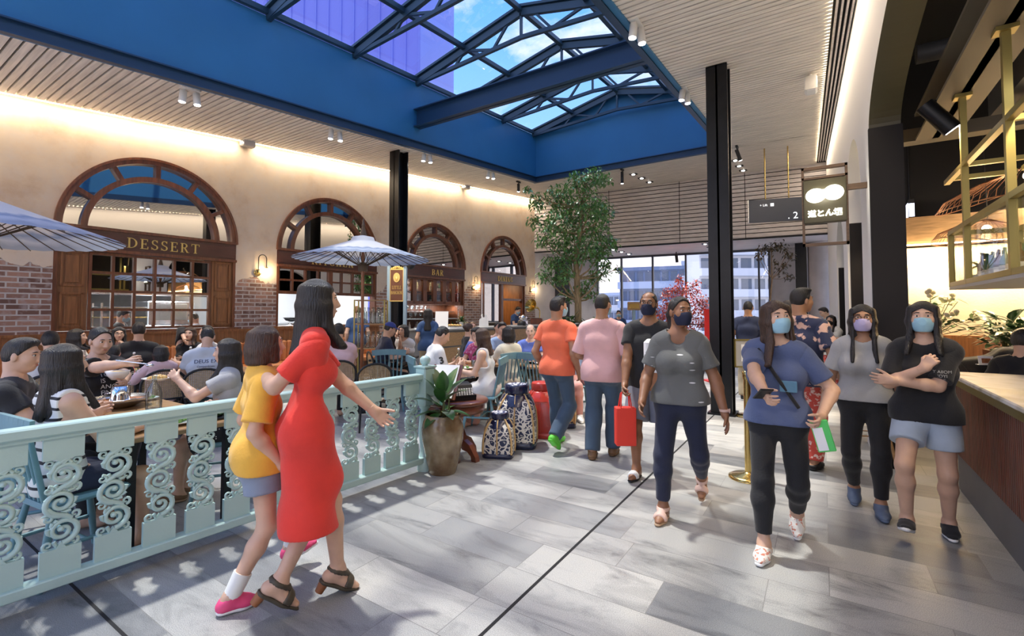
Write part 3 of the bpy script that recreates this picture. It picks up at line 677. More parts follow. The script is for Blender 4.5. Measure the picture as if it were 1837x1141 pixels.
for k, (s, h) in enumerate(((b0 + .35, .30), (b0 + .62, .22), (b0 + .95, .26))):
    p = LWM @ Vector((s, .92, -1.1)); tag(MB().lathe([(.0, 0), (.14, 0), (.15, .02), (.15, h), (.155, h + .01), (.13, h + .02), (.03, h + .03), (.03, h + .05), (0, h + .055)], p).build('stock_pot', 'steel' if k else 'black'), ['black stock pot by the edge of the kitchen hatch', 'short steel pot in the kitchen hatch', 'tall steel pot in the kitchen hatch'][k], 'pot')
t = thing('wok_range', 'steel wok range at the back of the kitchen hatch', 'range'); kbox(b0 + 1.2, b1 - .3, .92, 1.25, 1.6, 2.4, .02).xf(LWM).build('body', 'steel', t)
for k in range(2):
    p = LWM @ Vector((b0 + 1.45 + .5 * k, 1.27, -1.9)); MB().lathe([(.04, 0), (.14, .04), (.2, .11), (.205, .11), (.14, .03), (0, .0)], p).build('wok', 'black', t)
pl_ = MB(); p = LWM @ Vector((b0 + .2, .93, -.9))
for k in range(9): pl_.lathe([(.05, 0), (.11, .008), (.13, .02), (.128, .024), (.1, .012), (0, .008)], p + Vector((0, 0, .028 * k)), 20)
tag(pl_.build('plate_stack', 'ceramic'), 'stack of white plates at the edge of the kitchen hatch', 'plates', kind='stuff')

# ------------------------------------------------------------------ wainscot + banquette along the left wall
s0, s1 = -2.5, ARCH[1][1] + .02
bq = thing('banquette', 'long orange leather banquette with timber back along the arched wall', 'bench')
m = MB().box((s0, .92, .0), (s1, 1.165, .06)).box((s0, 1.14, 0), (s1, 1.18, .1)).box((s0, .9, .0), (s1, .93, .11))
for k in range(14):
    x = s0 + (s1 - s0) * k / 13; m.box((x - .03, .93, .06), (x + .03, 1.14, .075))
m.xf(LWM).build('timber_back', 'wood_panel', bq)
m = MB(); n = int((s1 - s0) / .115)
for k in range(n): m.box((s0 + .115 * k, .46, .02), (s0 + .115 * k + .112, .91, .17), bev=.03)
m.xf(LWM).build('backrest', 'orange_leather', bq); MB().box((s0, .34, .02), (s1, .47, .62), bev=.04).xf(LWM).build('seat', 'orange_leather', bq); MB().box((s0, 0, .02), (s1, .34, .54)).xf(LWM).build('base', 'wood_red', bq)

# ------------------------------------------------------------------ wall lamps
def wall_lamp(x, y, label):
    s = sL(x); z = zL(x, y); p = LWM @ Vector((s, z, 0)); t = thing('wall_lamp', label, 'lamp', p, group='brass wall lamps'); B = LWM.to_3x3()
    L = lambda s_, z_, o_: B @ Vector((s_, z_, o_))
    MB().tube([L(0, 0, 0), L(0, 0, .025), L(0, 0, .03)], [.075, .075, .05], 18).build('backplate', 'brass', t)
    pts = [L(0, .0, .03), L(0, .05, .05), L(0, .25, .05)] + [L(.085 - .085 * math.cos(PI * k / 8), .30 + .085 * math.sin(PI * k / 8), .05) for k in range(9)] + [L(.17, .12, .05)]
    MB().tube(pts, .009, 8).build('arm', 'black_steel', t); MB().tube([L(.17, .13, .05), L(.17, .09, .05)], [.02, .035], 10).build('socket', 'brass', t)
    MB().ell(L(.17, .045, .05), .062).build('globe', 'bulb', t); light('lamp_light', 'POINT', p + L(.17, .045, .12), 9, (1, .72, .4), shadow_soft_size=.06)
    return t
wall_lamp(460, 489, 'brass gooseneck wall lamp between the dessert and kitchen arches'); wall_lamp(849, 516, 'brass gooseneck wall lamp between the bar and dining arches'); wall_lamp(953, 521, 'brass gooseneck wall lamp right of the dining arch')

# ------------------------------------------------------------------ LED lines and ceiling lights
def strip(x_of, y0, y1, dz, label, mt, energy, tilt, side):
    m = MB(); m.bar((x_of(y0), y0, zc(y0) + dz), (x_of(y1), y1, zc(y1) + dz), .022, .012); o = m.build('led_strip', mt); tag(o, label, 'led strip')
    n = 3
    for k in range(n):
        ya = y0 + (y1 - y0) * k / n; yb = y0 + (y1 - y0) * (k + 1) / n; p = Vector(((x_of(ya) + x_of(yb)) / 2 + (.10 if side < 0 and energy == 150 else 0), (ya + yb) / 2, (zc(ya) + zc(yb)) / 2 + dz - .03))
        ax = Vector((x_of(yb) - x_of(ya), yb - ya, zc(yb) - zc(ya))).normalized(); dn = Vector((tilt * side, 0, -1)); dn = (dn - ax * dn.dot(ax)).normalized()
        zz = -dn; yy = zz.cross(ax); l = light('led_light', 'AREA', p, energy / n, (1, .82, .62), shape='RECTANGLE', size=(yb - ya), size_y=.03); l.matrix_world = frame_m(p, ax, yy, zz)
strip(lambda y: lwx(y) - .035, Y0, 16.2, .0, 'warm led strip washing the top of the arched plaster wall', 'led', 150, .12, -1)
strip(lambda y: rwx(y) - .262, Y0, 16.9, .012, 'warm led strip along the ceiling edge beside the bar wall', 'led', 130, -.15, -1)
def can_pair(x, y, label, h=.17, tilt=.0):
    p = atC(x, y); p.z = zc(p.y); t = thing('ceiling_spotlight', label, 'spotlight', p, group='white twin ceiling spotlights')
    MB().box((-.05, -.13, -.02), (.05, .13, .0)).build('mounting_plate', 'white_metal', t)
    for sg in (-1, 1):
        c = MB().tube([(0, .075 * sg, -.02), (0, .075 * sg, -.05), (.015 * sg, .08 * sg, -.05), (.03 * sg, .09 * sg, -.05 - h)], [.012, .012, .05, .05], 14).build('can', 'white_metal', t)
        MB().tube([(.03 * sg, .09 * sg, -.045 - h), (.03 * sg, .09 * sg, -.056 - h)], .042, 14).build('lens', 'spot_face', c)
    l = light('spot', 'SPOT', p + Vector((0, 0, -.3)), 330, (1, .93, .82), to=p + Vector((.3 if p.x < -5 else -.3, .3, -5)), spot_size=math.radians(75), spot_blend=.7, shadow_soft_size=.06)
for x, y, lb in ((341, 160, 'white twin spotlight nearest on the dining side ceiling'), (602, 231, 'white twin spotlight above the kitchen arch'), (766, 274, 'white twin spotlight right of the black column by the restaurant sign'), (880, 306, 'white twin spotlight farthest along the dining side ceiling'),
              (1143, 42, 'white twin spotlight nearest on the bar side of the skylight'), (1228, 160, 'white twin spotlight just before the walkway column')): can_pair(x, y, lb)
def track(x, y, label, L=.2, d=(0, 0, -1)):
    p = atC(x, y); p.z = zc(p.y); t = thing('track_spotlight', label, 'spotlight', p, group='black track spotlights'); d = Vector(d).normalized()
    MB().box((-.025, -.1, -.05), (.025, .1, 0)).build('adapter', 'black', t); MB().tube([(0, 0, -.05), (0, 0, -.14)], .012).build('stem', 'black', t)
    q = Vector((0, 0, -.14)); c = MB().tube([q - d * .05, q + d * L], .045, 14).build('can', 'black', t); MB().tube([q + d * (L - .01), q + d * (L + .004)], .036, 14).build('lens', 'spot_face', c)
track(930, 325, 'black track spotlight at the far corner by the arched wall'); track(1116, 303, 'black track spotlight above the big tree', .3); track(1322, 262, 'black track spotlight right behind the walkway column', .25, (.3, .2, -1))
def trio(pts, label, f):
    t = thing('downlight_cluster', label, 'downlight', f(*pts[1]))
    for (x, y) in pts:
        p = f(x, y) - t.location; b = MB().box((p.x - .11, p.y - .09, p.z - .02), (p.x + .11, p.y + .09, p.z + .02)).build('housing', 'black', t); MB().ell((p.x, p.y, p.z - .02), (.05, .05, .02)).build('lens', 'spot_face', b)
aS = lambda x, y: atZ(x, y, ZSL)
for q_ in ((1115, 451), (1274, 443), (1180, 447)): p = atZ(*q_, ZSL); light('spot', 'SPOT', (p.x, p.y, ZSL - .08), 160, (1, .92, .82), to=(p.x, p.y, 0), spot_size=1.9, spot_blend=.8, shadow_soft_size=.06)
trio(((1136, 312), (1151, 319), (1165, 326)), 'three square black downlights in the ceiling before the slat wall', atC); trio(((1319, 287), (1326, 297), (1333, 305)), 'three square black downlights right of the walkway column', atC)
trio(((1100, 447), (1115, 451), (1128, 455)), 'three square black downlights in the soffit above the far windows', aS); trio(((1265, 437), (1274, 443), (1283, 448)), 'three square black downlights in the soffit beside the walkway column', aS)
p = aS(1213, 452); t = thing('track_spotlight', 'black spotlight hanging from the soffit before the far window', 'spotlight', p, group='black track spotlights'); MB().tube([(0, 0, 0), (0, 0, -.12)], .02).build('stem', 'black', t); MB().tube([(0, 0, -.1), (.03, 0, -.42)], .06, 12).build('can', 'black', t)
for sx, lb in ((433, 'grey wall speaker high between the first two arches'), (830, 'small grey wall speaker high above the bar arch')):
    s = sL(sx); y = 258 if sx < 500 else 336; z = zL(sx, y); t = thing('wall_speaker', lb, 'speaker', LWM @ Vector((s, z, 0)), group='grey wall speakers'); B = LWM.to_3x3().to_4x4()
    MB().box((-.13, -.07, .03), (.13, .08, .2), bev=.02).xf(B).build('cabinet', 'grey_plastic', t); MB().box((-.03, -.03, 0), (.03, .03, .05)).xf(B).build('bracket', 'grey_plastic', t); MB().box((-.115, -.055, .2), (.115, .065, .208)).xf(B).build('grille', 'concrete', t)
p = atC(1470, 130); t = thing('wall_speaker', 'cream speaker hanging from the ceiling beside the bar wall', 'speaker', (rwx(p.y) - .45, p.y, zc(p.y)), group='grey wall speakers'); MB().tube([(0, 0, 0), (0, 0, -.08)], .02).build('bracket', 'white_metal', t)
MB().box((-.09, -.13, -.3), (.09, .13, -.06), bev=.03).build('cabinet', 'white_metal', t); MB().box((-.08, -.136, -.29), (.08, -.13, -.07)).build('grille', 'grey_plastic', t)
# ------------------------------------------------------------------ implicit figures
from mathutils.bvhtree import BVHTree
V = lambda *a: np.array(a, dtype=np.float32)
def nrm(v): v = np.asarray(v, np.float32); return v / (np.linalg.norm(v) + 1e-9)
class Fld:
    """union of smooth shapes sampled on a grid"""
    def __init__(s): s.p = []
    def cap(s, a, b, ra, rb, k=.02, sq=None):
        """tapered capsule; sq=(axis, factor) flattens it along a direction"""
        a = np.asarray(a, np.float32); b = np.asarray(b, np.float32); R = max(ra, rb); s.p.append((np.minimum(a, b) - R, np.maximum(a, b) + R, k, 'c', (a, b, ra, rb, sq))); return s
    def ell(s, c, r, k=.02, fr=None):
        c = np.asarray(c, np.float32); r = V(*r) if not isinstance(r, (int, float)) else V(r, r, r); R = r.max(); s.p.append((c - R, c + R, k, 'e', (c, r, fr))); return s
    def grown(s, g):
        o = Fld()
        for (lo, hi, k, t, d) in s.p:
            if t == 'c': o.p.append((lo - g, hi + g, k, t, (d[0], d[1], d[2] + g, d[3] + g, d[4])))
            else: o.p.append((lo - g, hi + g, k, t, (d[0], d[1] + g, d[2])))
        return o
    def __add__(s, o): f = Fld(); f.p = s.p + o.p; return f
    @staticmethod
    def d(P, t, q):
        if t == 'c':
            a, b, ra, rb, sq = q; ab = b - a; A = P - a; L = float(ab @ ab)
            if sq is not None:
                n, f = sq; n = np.asarray(n, np.float32); A = A + (A @ n)[..., None] * n * (1 / f - 1); ab = ab + n * float(ab @ n) * (1 / f - 1); L = float(ab @ ab)
            h = np.clip((A @ ab) / (L + 1e-9), 0, 1); dd = np.sqrt(((A - h[..., None] * ab) ** 2).sum(-1)) - (ra + (rb - ra) * h)
            return dd * (.85 if sq is not None else 1)
        c, r, fr = q; A = P - c
        if fr is not None: A = A @ fr.T
        k0 = np.sqrt(((A / r) ** 2).sum(-1)); k1 = np.sqrt(((A / (r * r)) ** 2).sum(-1)); return k0 * (k0 - 1) / (k1 + 1e-6)
    def mesh(s, h, cuts=(), lo=None, hi=None, fold=0.0, seed=0, carve=None):
        if not s.p: return [], []
        lo = np.min([p[0] for p in s.p], 0) - 2 * h if lo is None else np.asarray(lo, np.float32); hi = np.max([p[1] for p in s.p], 0) + 2 * h if hi is None else np.asarray(hi, np.float32)
        n = np.maximum(np.ceil((hi - lo) / h).astype(int) + 1, 3); D = np.full(n, .2, np.float32)
        ax = [lo[i] + h * np.arange(n[i], dtype=np.float32) for i in range(3)]
        G = np.stack(np.meshgrid(*ax, indexing='ij'), -1)
        for (l, u, k, t, q) in s.p:
            m = k + 2 * h; i0 = np.clip(((l - m - lo) / h).astype(int), 0, n); i1 = np.clip(((u + m - lo) / h).astype(int) + 2, 0, n)
            if (i1 <= i0).any(): continue
            sl = tuple(slice(a, b) for a, b in zip(i0, i1)); dd = Fld.d(G[sl], t, q); o = D[sl]; e = np.maximum(k - np.abs(o - dd), 0) / k; D[sl] = np.minimum(o, dd) - e * e * k * .25
        if fold:
            X, Y, Z = G[..., 0], G[..., 1], G[..., 2]; r = seed * 1.7
            D += fold * (np.sin(21 * Z + 9 * X + r + 3 * np.sin(8 * Y + r)) * .5 + np.sin(34 * X - 12 * Z + 2 * r + 2.5 * np.sin(11 * Z)) * .35 + np.sin(29 * Y + 17 * Z + r) * .35)
        if carve is not None: D = carve(G, D)
        for c in cuts:
            if c[0] == 'p': D = np.maximum(D, (G - np.asarray(c[1], np.float32)) @ nrm(c[2]))
            elif c[0] == 's': D = np.maximum(D, c[2] - np.sqrt(((G - np.asarray(c[1], np.float32)) ** 2).sum(-1)))
        return snets(D, lo, h)
def snets(D, lo, h):
    D[0, :, :] = D[-1, :, :] = .05; D[:, 0, :] = D[:, -1, :] = .05; D[:, :, 0] = D[:, :, -1] = .05
    S = D < 0; n = np.array(D.shape) - 1
    cnt = np.zeros(n, np.int8); C8 = [(i, j, k) for i in (0, 1) for j in (0, 1) for k in (0, 1)]
    for (i, j, k) in C8: cnt += S[i:i + n[0], j:j + n[1], k:k + n[2]]
    I = np.argwhere((cnt > 0) & (cnt < 8))
    if len(I) == 0: return [], []
    idx = np.full(n, -1, np.int32); idx[tuple(I.T)] = np.arange(len(I)); acc = np.zeros((len(I), 3), np.float32); w = np.zeros(len(I), np.float32)
    for a in C8:
        for ax in range(3):
            if a[ax]: continue
            b = list(a); b[ax] = 1; p = tuple((I + a).T); q = tuple((I + b).T); da, db = D[p], D[q]; m = (da < 0) != (db < 0)
            t = np.where(m, da / (da - db + 1e-12), 0); o = np.tile(np.array(a, np.float32), (len(I), 1)); o[:, ax] += t; acc += o * m[:, None]; w += m
    P = (I + acc / w[:, None]) * h + lo; F = []
    for ax in range(3):
        u, v = (ax + 1) % 3, (ax + 2) % 3; sl0 = [slice(None)] * 3; sl1 = [slice(None)] * 3; sl0[ax] = slice(0, -1); sl1[ax] = slice(1, None)
        a, b = S[tuple(sl0)], S[tuple(sl1)]; E = np.argwhere(a != b); E = E[(E[:, u] > 0) & (E[:, v] > 0)]
        E = E[(E[:, u] < n[u]) & (E[:, v] < n[v])]; fl = a[tuple(E.T)]
        def at(du, dv):
            q = E.copy(); q[:, u] -= du; q[:, v] -= dv; return idx[tuple(q.T)]
        Q = np.stack([at(1, 1), at(0, 1), at(0, 0), at(1, 0)], -1); Q[~fl] = Q[~fl][:, ::-1]; F.append(Q)
    F = np.concatenate(F); F = F[(F >= 0).all(1)]
    # one light smoothing pass
    return P, F
def to_mesh(name, parts, mt, smooth=True):
    vs, fs, o = [], [], 0
    for (P, F) in parts:
        if len(P) == 0: continue
        vs.append(P); fs.append(F + o); o += len(P)
    me = bpy.data.meshes.new(name)
    if vs:
        P = np.concatenate(vs).astype(np.float32); F = np.concatenate(fs).astype(np.int32)
        me.vertices.add(len(P)); me.vertices.foreach_set('co', P.ravel()); me.loops.add(F.size); me.loops.foreach_set('vertex_index', F.ravel())
        me.polygons.add(len(F)); me.polygons.foreach_set('loop_start', np.arange(0, F.size, 4, dtype=np.int32)); me.polygons.foreach_set('loop_total', np.full(len(F), 4, np.int32))
        me.update(calc_edges=True); me.polygons.foreach_set('use_smooth', np.ones(len(F), bool)); me.validate()
    me.materials.append(M[mt] if isinstance(mt, str) else mt); return me
def rotm(ax, deg):
    return np.array(Matrix.Rotation(math.radians(deg), 3, ax), np.float32)
def ik(S, T, l1, l2, pole):
    S, T = np.asarray(S, np.float32), np.asarray(T, np.float32); d = T - S; L = np.linalg.norm(d); mx = (l1 + l2) * .995
    if L > mx: T = S + d * mx / L; d = T - S; L = mx
    u = d / L; a = (l1 * l1 - l2 * l2 + L * L) / (2 * L); hh = math.sqrt(max(l1 * l1 - a * a, 1e-6)); p = np.asarray(pole, np.float32); p = p - u * (p @ u); return S + u * a + nrm(p) * hh, T
for nm, c in dict(light=(.64, .40, .28), fair=(.70, .46, .34), tan=(.42, .22, .125), brown=(.27, .125, .065)).items():
    m = mat('skin_' + nm, c, .5, noise=.07, nscale=14); m.node_tree.nodes['Principled BSDF'].inputs['Subsurface Weight'].default_value = 0
mat('hair_black', (.012, .010, .010), .38, noise=.5, nscale=3, stretch=(60, 60, 3), bump=.5, bscale=3); mat('hair_brown', (.055, .026, .014), .4, noise=.5, nscale=3, stretch=(60, 60, 3), bump=.5, bscale=3)
mat('hair_grey', (.22, .21, .20), .5, noise=.4, nscale=3, stretch=(50, 50, 5)); mat('hair_light', (.24, .12, .05), .45, noise=.4, nscale=3, stretch=(50, 50, 5))
mat('eye_white', (.75, .73, .7), .25); mat('eye_dark', (.02, .012, .008), .15); mat('lips', (.45, .14, .12), .45)
def cloth(name, c, **k):
    o = dict(rough=.85, noise=.10, nscale=5, bump=.12, bscale=90, sheen=.15); o.update(k); return mat('cloth_' + name, c, **o)
HH = {}
def hand_prims(F, wr, d, pn, side, curl, s, spread=.12, thumb=.6):
    """palm and five fingers. d: hand direction, pn: palm normal, side: +1 thumb towards d x pn"""
    d = nrm(d); pn = np.asarray(pn, np.float32); pn = nrm(pn - d * (pn @ d)); lat = np.cross(d, pn) * side
    kn = [wr + s * (d * (.088 - .006 * abs(i - 1)) + lat * (.030 - .0205 * i)) for i in range(4)]
    for i, q in enumerate(kn): F.cap(wr + lat * s * (.014 - .010 * i) + d * s * .01, q, .0145 * s, .0115 * s, .014 * s)
    L = (.068, .076, .070, .054)
    for i, q in enumerate(kn):
        a = 0; p = q; ax = nrm(d + lat * spread * (1.3 - i) * .6); l = L[i] * s; c_ = curl * (1 + .08 * i)
        for j, fr in enumerate((.44, .31, .25)):
            a += math.radians((38, 48, 32)[j]) * c_ + .05; v = ax * math.cos(a) + pn * math.sin(a); e = p + v * l * fr
            F.cap(p, e, (.0092, .0084, .0074)[j] * s, (.0084, .0074, .0062)[j] * s, .004 * s); p = e
    b = wr + s * (d * .022 + lat * .024); m1 = b + s * (d * .034 + lat * .026 + pn * .014); v = nrm(d * (.9 - .4 * thumb) + lat * (.55 - .4 * curl) + pn * (.2 + .6 * curl)); m2 = m1 + v * .031 * s; m3 = m2 + nrm(v + pn * .3 * curl - lat * .3 * curl) * .026 * s
    F.cap(b, m1, .0145 * s, .011 * s, .012 * s).cap(m1, m2, .0105 * s, .0095 * s, .005 * s).cap(m2, m3, .0095 * s, .0072 * s, .004 * s)
def person(label, loc, face, H=1.68, sex='m', w=1.0, skin='light', hair=('short', 'hair_black'), pose='stand', lean=0, side=0, yaw=0, pitch=0, roll=0, twist=0, hands=None, feet=None, poles=None, curl=(.45, .45), pnorm=(None, None), hdir=(None, None),
           top=None, bottom=None, dress=None, shoes=('shoe', 'white'), mask=None, glasses=False, res=.011, pel=None, group=None, extra=None, seat=.46, cap=None, knee=None, up=False, nohands=False, bow=0, bust=1.0):
    """one figure facing +Y in its own frame; hands/feet are wrist and ankle targets (L,R); L is -x"""
    s = H / 1.7; ph = .53 * H; tall = pose != 'sit'
    if pose == 'sit': pz = seat + .098 * s; P = V(0, 0, pz)
    else: pz = ph - (.02 if pel is None else pel); P = V(0, 0, pz)
    Rl = rotm('X', -lean) @ rotm('Y', side); u = Rl @ V(0, 0, 1); fw = Rl @ V(0, 1, 0); Rt = rotm('Z', twist); X = Rl @ (Rt @ V(1, 0, 0)); Xp = V(1, 0, 0); fw = Rl @ (Rt @ V(0, 1, 0))
    hw = (.052 if sex == 'm' else .050) * H; sw = (.106 if sex == 'm' else .091) * H
    waist = P + u * .075 * H; chest = P + u * .185 * H; sl = P + u * .272 * H + fw * bow; nb = P + u * .303 * H + fw * bow
    hd = rotm('Z', yaw + twist) @ rotm('X', pitch - lean * .45) @ rotm('Y', roll); hx, hy, hz = hd @ V(1, 0, 0), hd @ V(0, 1, 0), hd @ V(0, 0, 1)
    hc = nb + nrm(u * .7 + V(0, 0, .3)) * .055 * H + hz * .052 * H + hy * .012 * H
    Sh = [sl - X * sw, sl + X * sw]; hip = [P - Xp * hw, P + Xp * hw]; la, lf = .172 * H, .152 * H; lt, lc = .245 * H, .238 * H
    if hands is None: hands = (None, None)
    hs = []
    for i, h in enumerate(hands):
        sg = (-1, 1)[i]; hs.append(V(sg * (sw + .05 * s), .03 + .05 * s, pz + .0 * H - .02) + (u - V(0, 0, 1)) * .25 * H if h is None else V(*h))
    if feet is None: feet = ((-hw * 1.05, .0, .0), (hw * 1.05, .0, .0)) if tall else ((-.10 * s, .42 * s, 0), (.10 * s, .42 * s, 0))
    an = [V(f[0], f[1], f[2] + .05 * H) for f in feet]; poles = poles or (None, None)
    el, wr, kn = [], [], []
    for i in (0, 1):
        sg = (-1, 1)[i]; e, t = ik(Sh[i], hs[i], la, lf, poles[i] if poles[i] is not None else (sg * .35, -.8, -.35)); el.append(e); wr.append(t)
        kp = (sg * .12, 1, .25) if tall else (sg * (.1 if knee is None else knee), .5, 1); k_, t = ik(hip[i], an[i], lt, lc, kp); kn.append(k_); an[i] = t
    T = Fld(); q = (fw, .70)
    T.cap(P - Xp * hw * .8, P + Xp * hw * .8, .064 * H * w * (1.05 if sex == 'f' else 1), .064 * H * w * (1.05 if sex == 'f' else 1), .05, (fw, .95)); ww = (.066 if sex == 'm' else .057) * H * w
    T.cap(waist - X * .03 * H, waist + X * .03 * H, ww, ww, .07, (fw, .82)); cw = (.068 if sex == 'm' else .060) * H * (.5 + .5 * w)
    T.cap(chest - X * .046 * H, chest + X * .046 * H, cw, cw, .07, (fw, .86)); T.cap(Sh[0] + X * .016 * H, Sh[1] - X * .016 * H, .033 * H, .033 * H, .05, (fw, .95))
    for sg in (-1, 1): T.cap(sl + X * sg * .062 * H, nb + u * .006 * H + X * sg * .012 * H, .031 * H, .030 * H, .05)
    if sex == 'f' and bust > 0:
        for sg in (-1, 1): T.ell(chest + X * sg * .043 * H + fw * (.030 + .016 * bust) * H * (.5 + .5 * w) - u * .004 * H, .030 * H * (.4 + .6 * w), .06)
    if w > 1.12: T.ell(waist + fw * .03 * H, (.075 * H * w, .06 * H * w, .07 * H), .06)
    nk = Fld().cap(nb - u * .02 * H, hc - hy * .022 * H - hz * .02 * H, .034 * H if sex == 'm' else .030 * H, .033 * H if sex == 'm' else .029 * H, .03)
    A = [Fld(), Fld()]; FA = [Fld(), Fld()]; Lg = [Fld(), Fld()]; Sn = [Fld(), Fld()]; Ft = [Fld(), Fld()]; aw = .45 + .55 * w; fdir = []
    for i in (0, 1):
        A[i].cap(Sh[i], el[i], .0285 * H * aw, .0235 * H * aw, .03); m = el[i] + (wr[i] - el[i]) * .25; FA[i].cap(el[i], m, .0245 * H * aw, .0255 * H * aw, .02).cap(m, wr[i], .025 * H * aw, .0165 * H, .02)
        Lg[i].cap(hip[i], kn[i], .0480 * H * aw, .0320 * H * aw, .04).ell(hip[i] + V(0, -.033 * H, -.01 * H), (.046 * H * w, .046 * H * w, .050 * H), .04)
        c = kn[i] + (an[i] - kn[i]) * .3; bk = nrm(np.cross(an[i] - kn[i], Xp)); bk = bk if bk[1] < 0 or not tall else bk
        Sn[i].cap(kn[i], c + bk * .0, .0310 * H * aw, .0315 * H * aw, .025).cap(c, an[i], .0315 * H * aw, .0195 * H, .03)
        f = feet[i]; fd = nrm(f[3]) if len(f) > 3 else nrm(V((-1, 1)[i] * .12, 1, 0)); fdir.append(fd)
        up_ = nrm(np.cross(np.cross(fd, V(0, 0, 1)), fd)); hl = an[i] - fd * .028 * s - up_ * .042 * s; to = an[i] + fd * .135 * s - up_ * .056 * s; ba = an[i] + fd * .08 * s - up_ * .05 * s
        Ft[i].cap(an[i], hl, .033 * s, .034 * s, .03).cap(hl, ba, .033 * s, .036 * s, .02, (up_, .75)).cap(ba, to, .036 * s, .026 * s, .02, (up_, .62)).cap(an[i], ba, .034 * s, .028 * s, .03)
    pt = []; body = T + nk + A[0] + A[1] + FA[0] + FA[1] + Lg[0] + Lg[1] + Sn[0] + Sn[1] + Ft[0] + Ft[1]; pt.append(body.mesh(res))
    hres = res * (.5 if res < .012 else .62); hsx = s * .98; fr = hd.T; L = lambda x, y, z: hc + hd @ (V(x, y, z) * hsx)
    Hd = Fld().ell(L(0, -.008, .028), V(.072, .092, .084) * hsx, .02, fr).ell(L(0, .028, -.035), V(.057, .064, .078) * hsx, .03, fr).ell(L(0, .062, -.086), V(.024, .02, .018) * hsx, .035, fr)
    for sg in (-1, 1): Hd.ell(L(sg * .034, .058, -.022), V(.028, .03, .03) * hsx, .03, fr).ell(L(sg * .076, -.004, -.008), V(.010, .019, .032) * hsx, .01, fr)
    Hd.cap(L(0, .092, .012), L(0, .108, -.026), .008 * hsx, .0125 * hsx, .012).cap(L(-.010, .098, -.031), L(.010, .098, -.031), .009 * hsx, .009 * hsx, .010).cap(L(-.032, .079, .030), L(.032, .079, .030), .011 * hsx, .011 * hsx, .018).cap(L(-.016, .088, -.060), L(.016, .088, -.060), .0085 * hsx, .0085 * hsx, .010)
    def carve(G, D):
        for sg in (-1, 1): D = np.maximum(D, -(np.sqrt((((G - L(sg * .031, .103, .012)) / (1.35, 1, 1)) ** 2).sum(-1)) - .0165 * hsx))
        return D
    cutn = nb + u * .03 * H; pt.append((Hd + nk).mesh(hres, cuts=[('p', cutn, -u)], lo=hc - .17 * s, hi=hc + .17 * s, carve=carve))
    if not nohands:
        for i in (0, 1):
            d_ = nrm(wr[i] - el[i]); hv = d_ if hdir[i] is None else nrm(V(*hdir[i])); pn = V((1, -1)[i], .15, 0) if pnorm[i] is None else V(*pnorm[i]); f = Fld(); pn = nrm(pn - hv * (pn @ hv)); lat = np.cross(hv, pn)
            # thumb side: forward/up for a relaxed hand
            sd = 1 if (i == 0) else -1; sd = -sd
            hand_prims(f, wr[i] + d_ * .006, hv, pn, sd, curl[i], s * (1.0 if sex == 'm' else .93)); f.cap(wr[i] - d_ * .035, wr[i] + d_ * .012, .0185 * H, .0165 * H, .02)
            pt.append(f.mesh(hres if res < .012 else hres * .9, cuts=[('p', wr[i] - d_ * .022, -d_)]))
    root = bpy.data.objects.new('person', to_mesh('person', pt, 'skin_' + skin)); C.objects.link(root); root.location = (loc[0], loc[1], loc[2] if len(loc) > 2 else 0); root.rotation_euler = (0, 0, face); tag(root, label, 'person', group)
    def part(nm, parts, mt, par=None):
        o = bpy.data.objects.new(nm, to_mesh(nm, parts, mt)); C.objects.link(o); o.parent = par or root; return o
    J = dict(P=P, u=u, fw=fw, X=X, Sh=Sh, el=el, wr=wr, kn=kn, an=an, hip=hip, hc=hc, hd=hd, L=L, nb=nb, chest=chest, waist=waist, root=root, s=s, H=H, part=part, T=T, A=A, Lg=Lg, Sn=Sn, fdir=fdir, res=res, hy=hy, sl=sl)
    # ---- face
    if res < .0165:
        for sg in (-1, 1):
            e = MB().ell(L(sg * .031, .079, .012), V(.0135, .0115, .0085) * hsx, 12, 8, Matrix(hd.tolist())).build('eye', 'eye_white', root); MB().ell(L(sg * .031, .0885, .0115), V(.0058, .003, .0064) * hsx, 10, 6, Matrix(hd.tolist())).build('iris', 'eye_dark', e)
            MB().tube([L(sg * .048, .079, .031), L(sg * .033, .0915, .0375), L(sg * .016, .0925, .0355)], [.002 * s, .0042 * s, .0035 * s], 6).build('eyebrow', 'hair_black', root)
            if mask is None: MB().tube([L(sg * .047, .0775, .0155), L(sg * .031, .0905, .0215), L(sg * .017, .087, .0125)], .0021 * s, 5).build('eyelid', 'hair_black', root)
        if mask is None: MB().tube([L(-.021, .086, -.0605), L(-.008, .0965, -.0575), L(0, .0975, -.059), L(.008, .0965, -.0575), L(.021, .086, -.0605)], [.002 * s, .0052 * s, .0056 * s, .0052 * s, .002 * s], 8).build('lips', 'lips', root)
    # ---- hair
    st, hm = hair[0], hair[1]; hl = hair[2] if len(hair) > 2 else .25
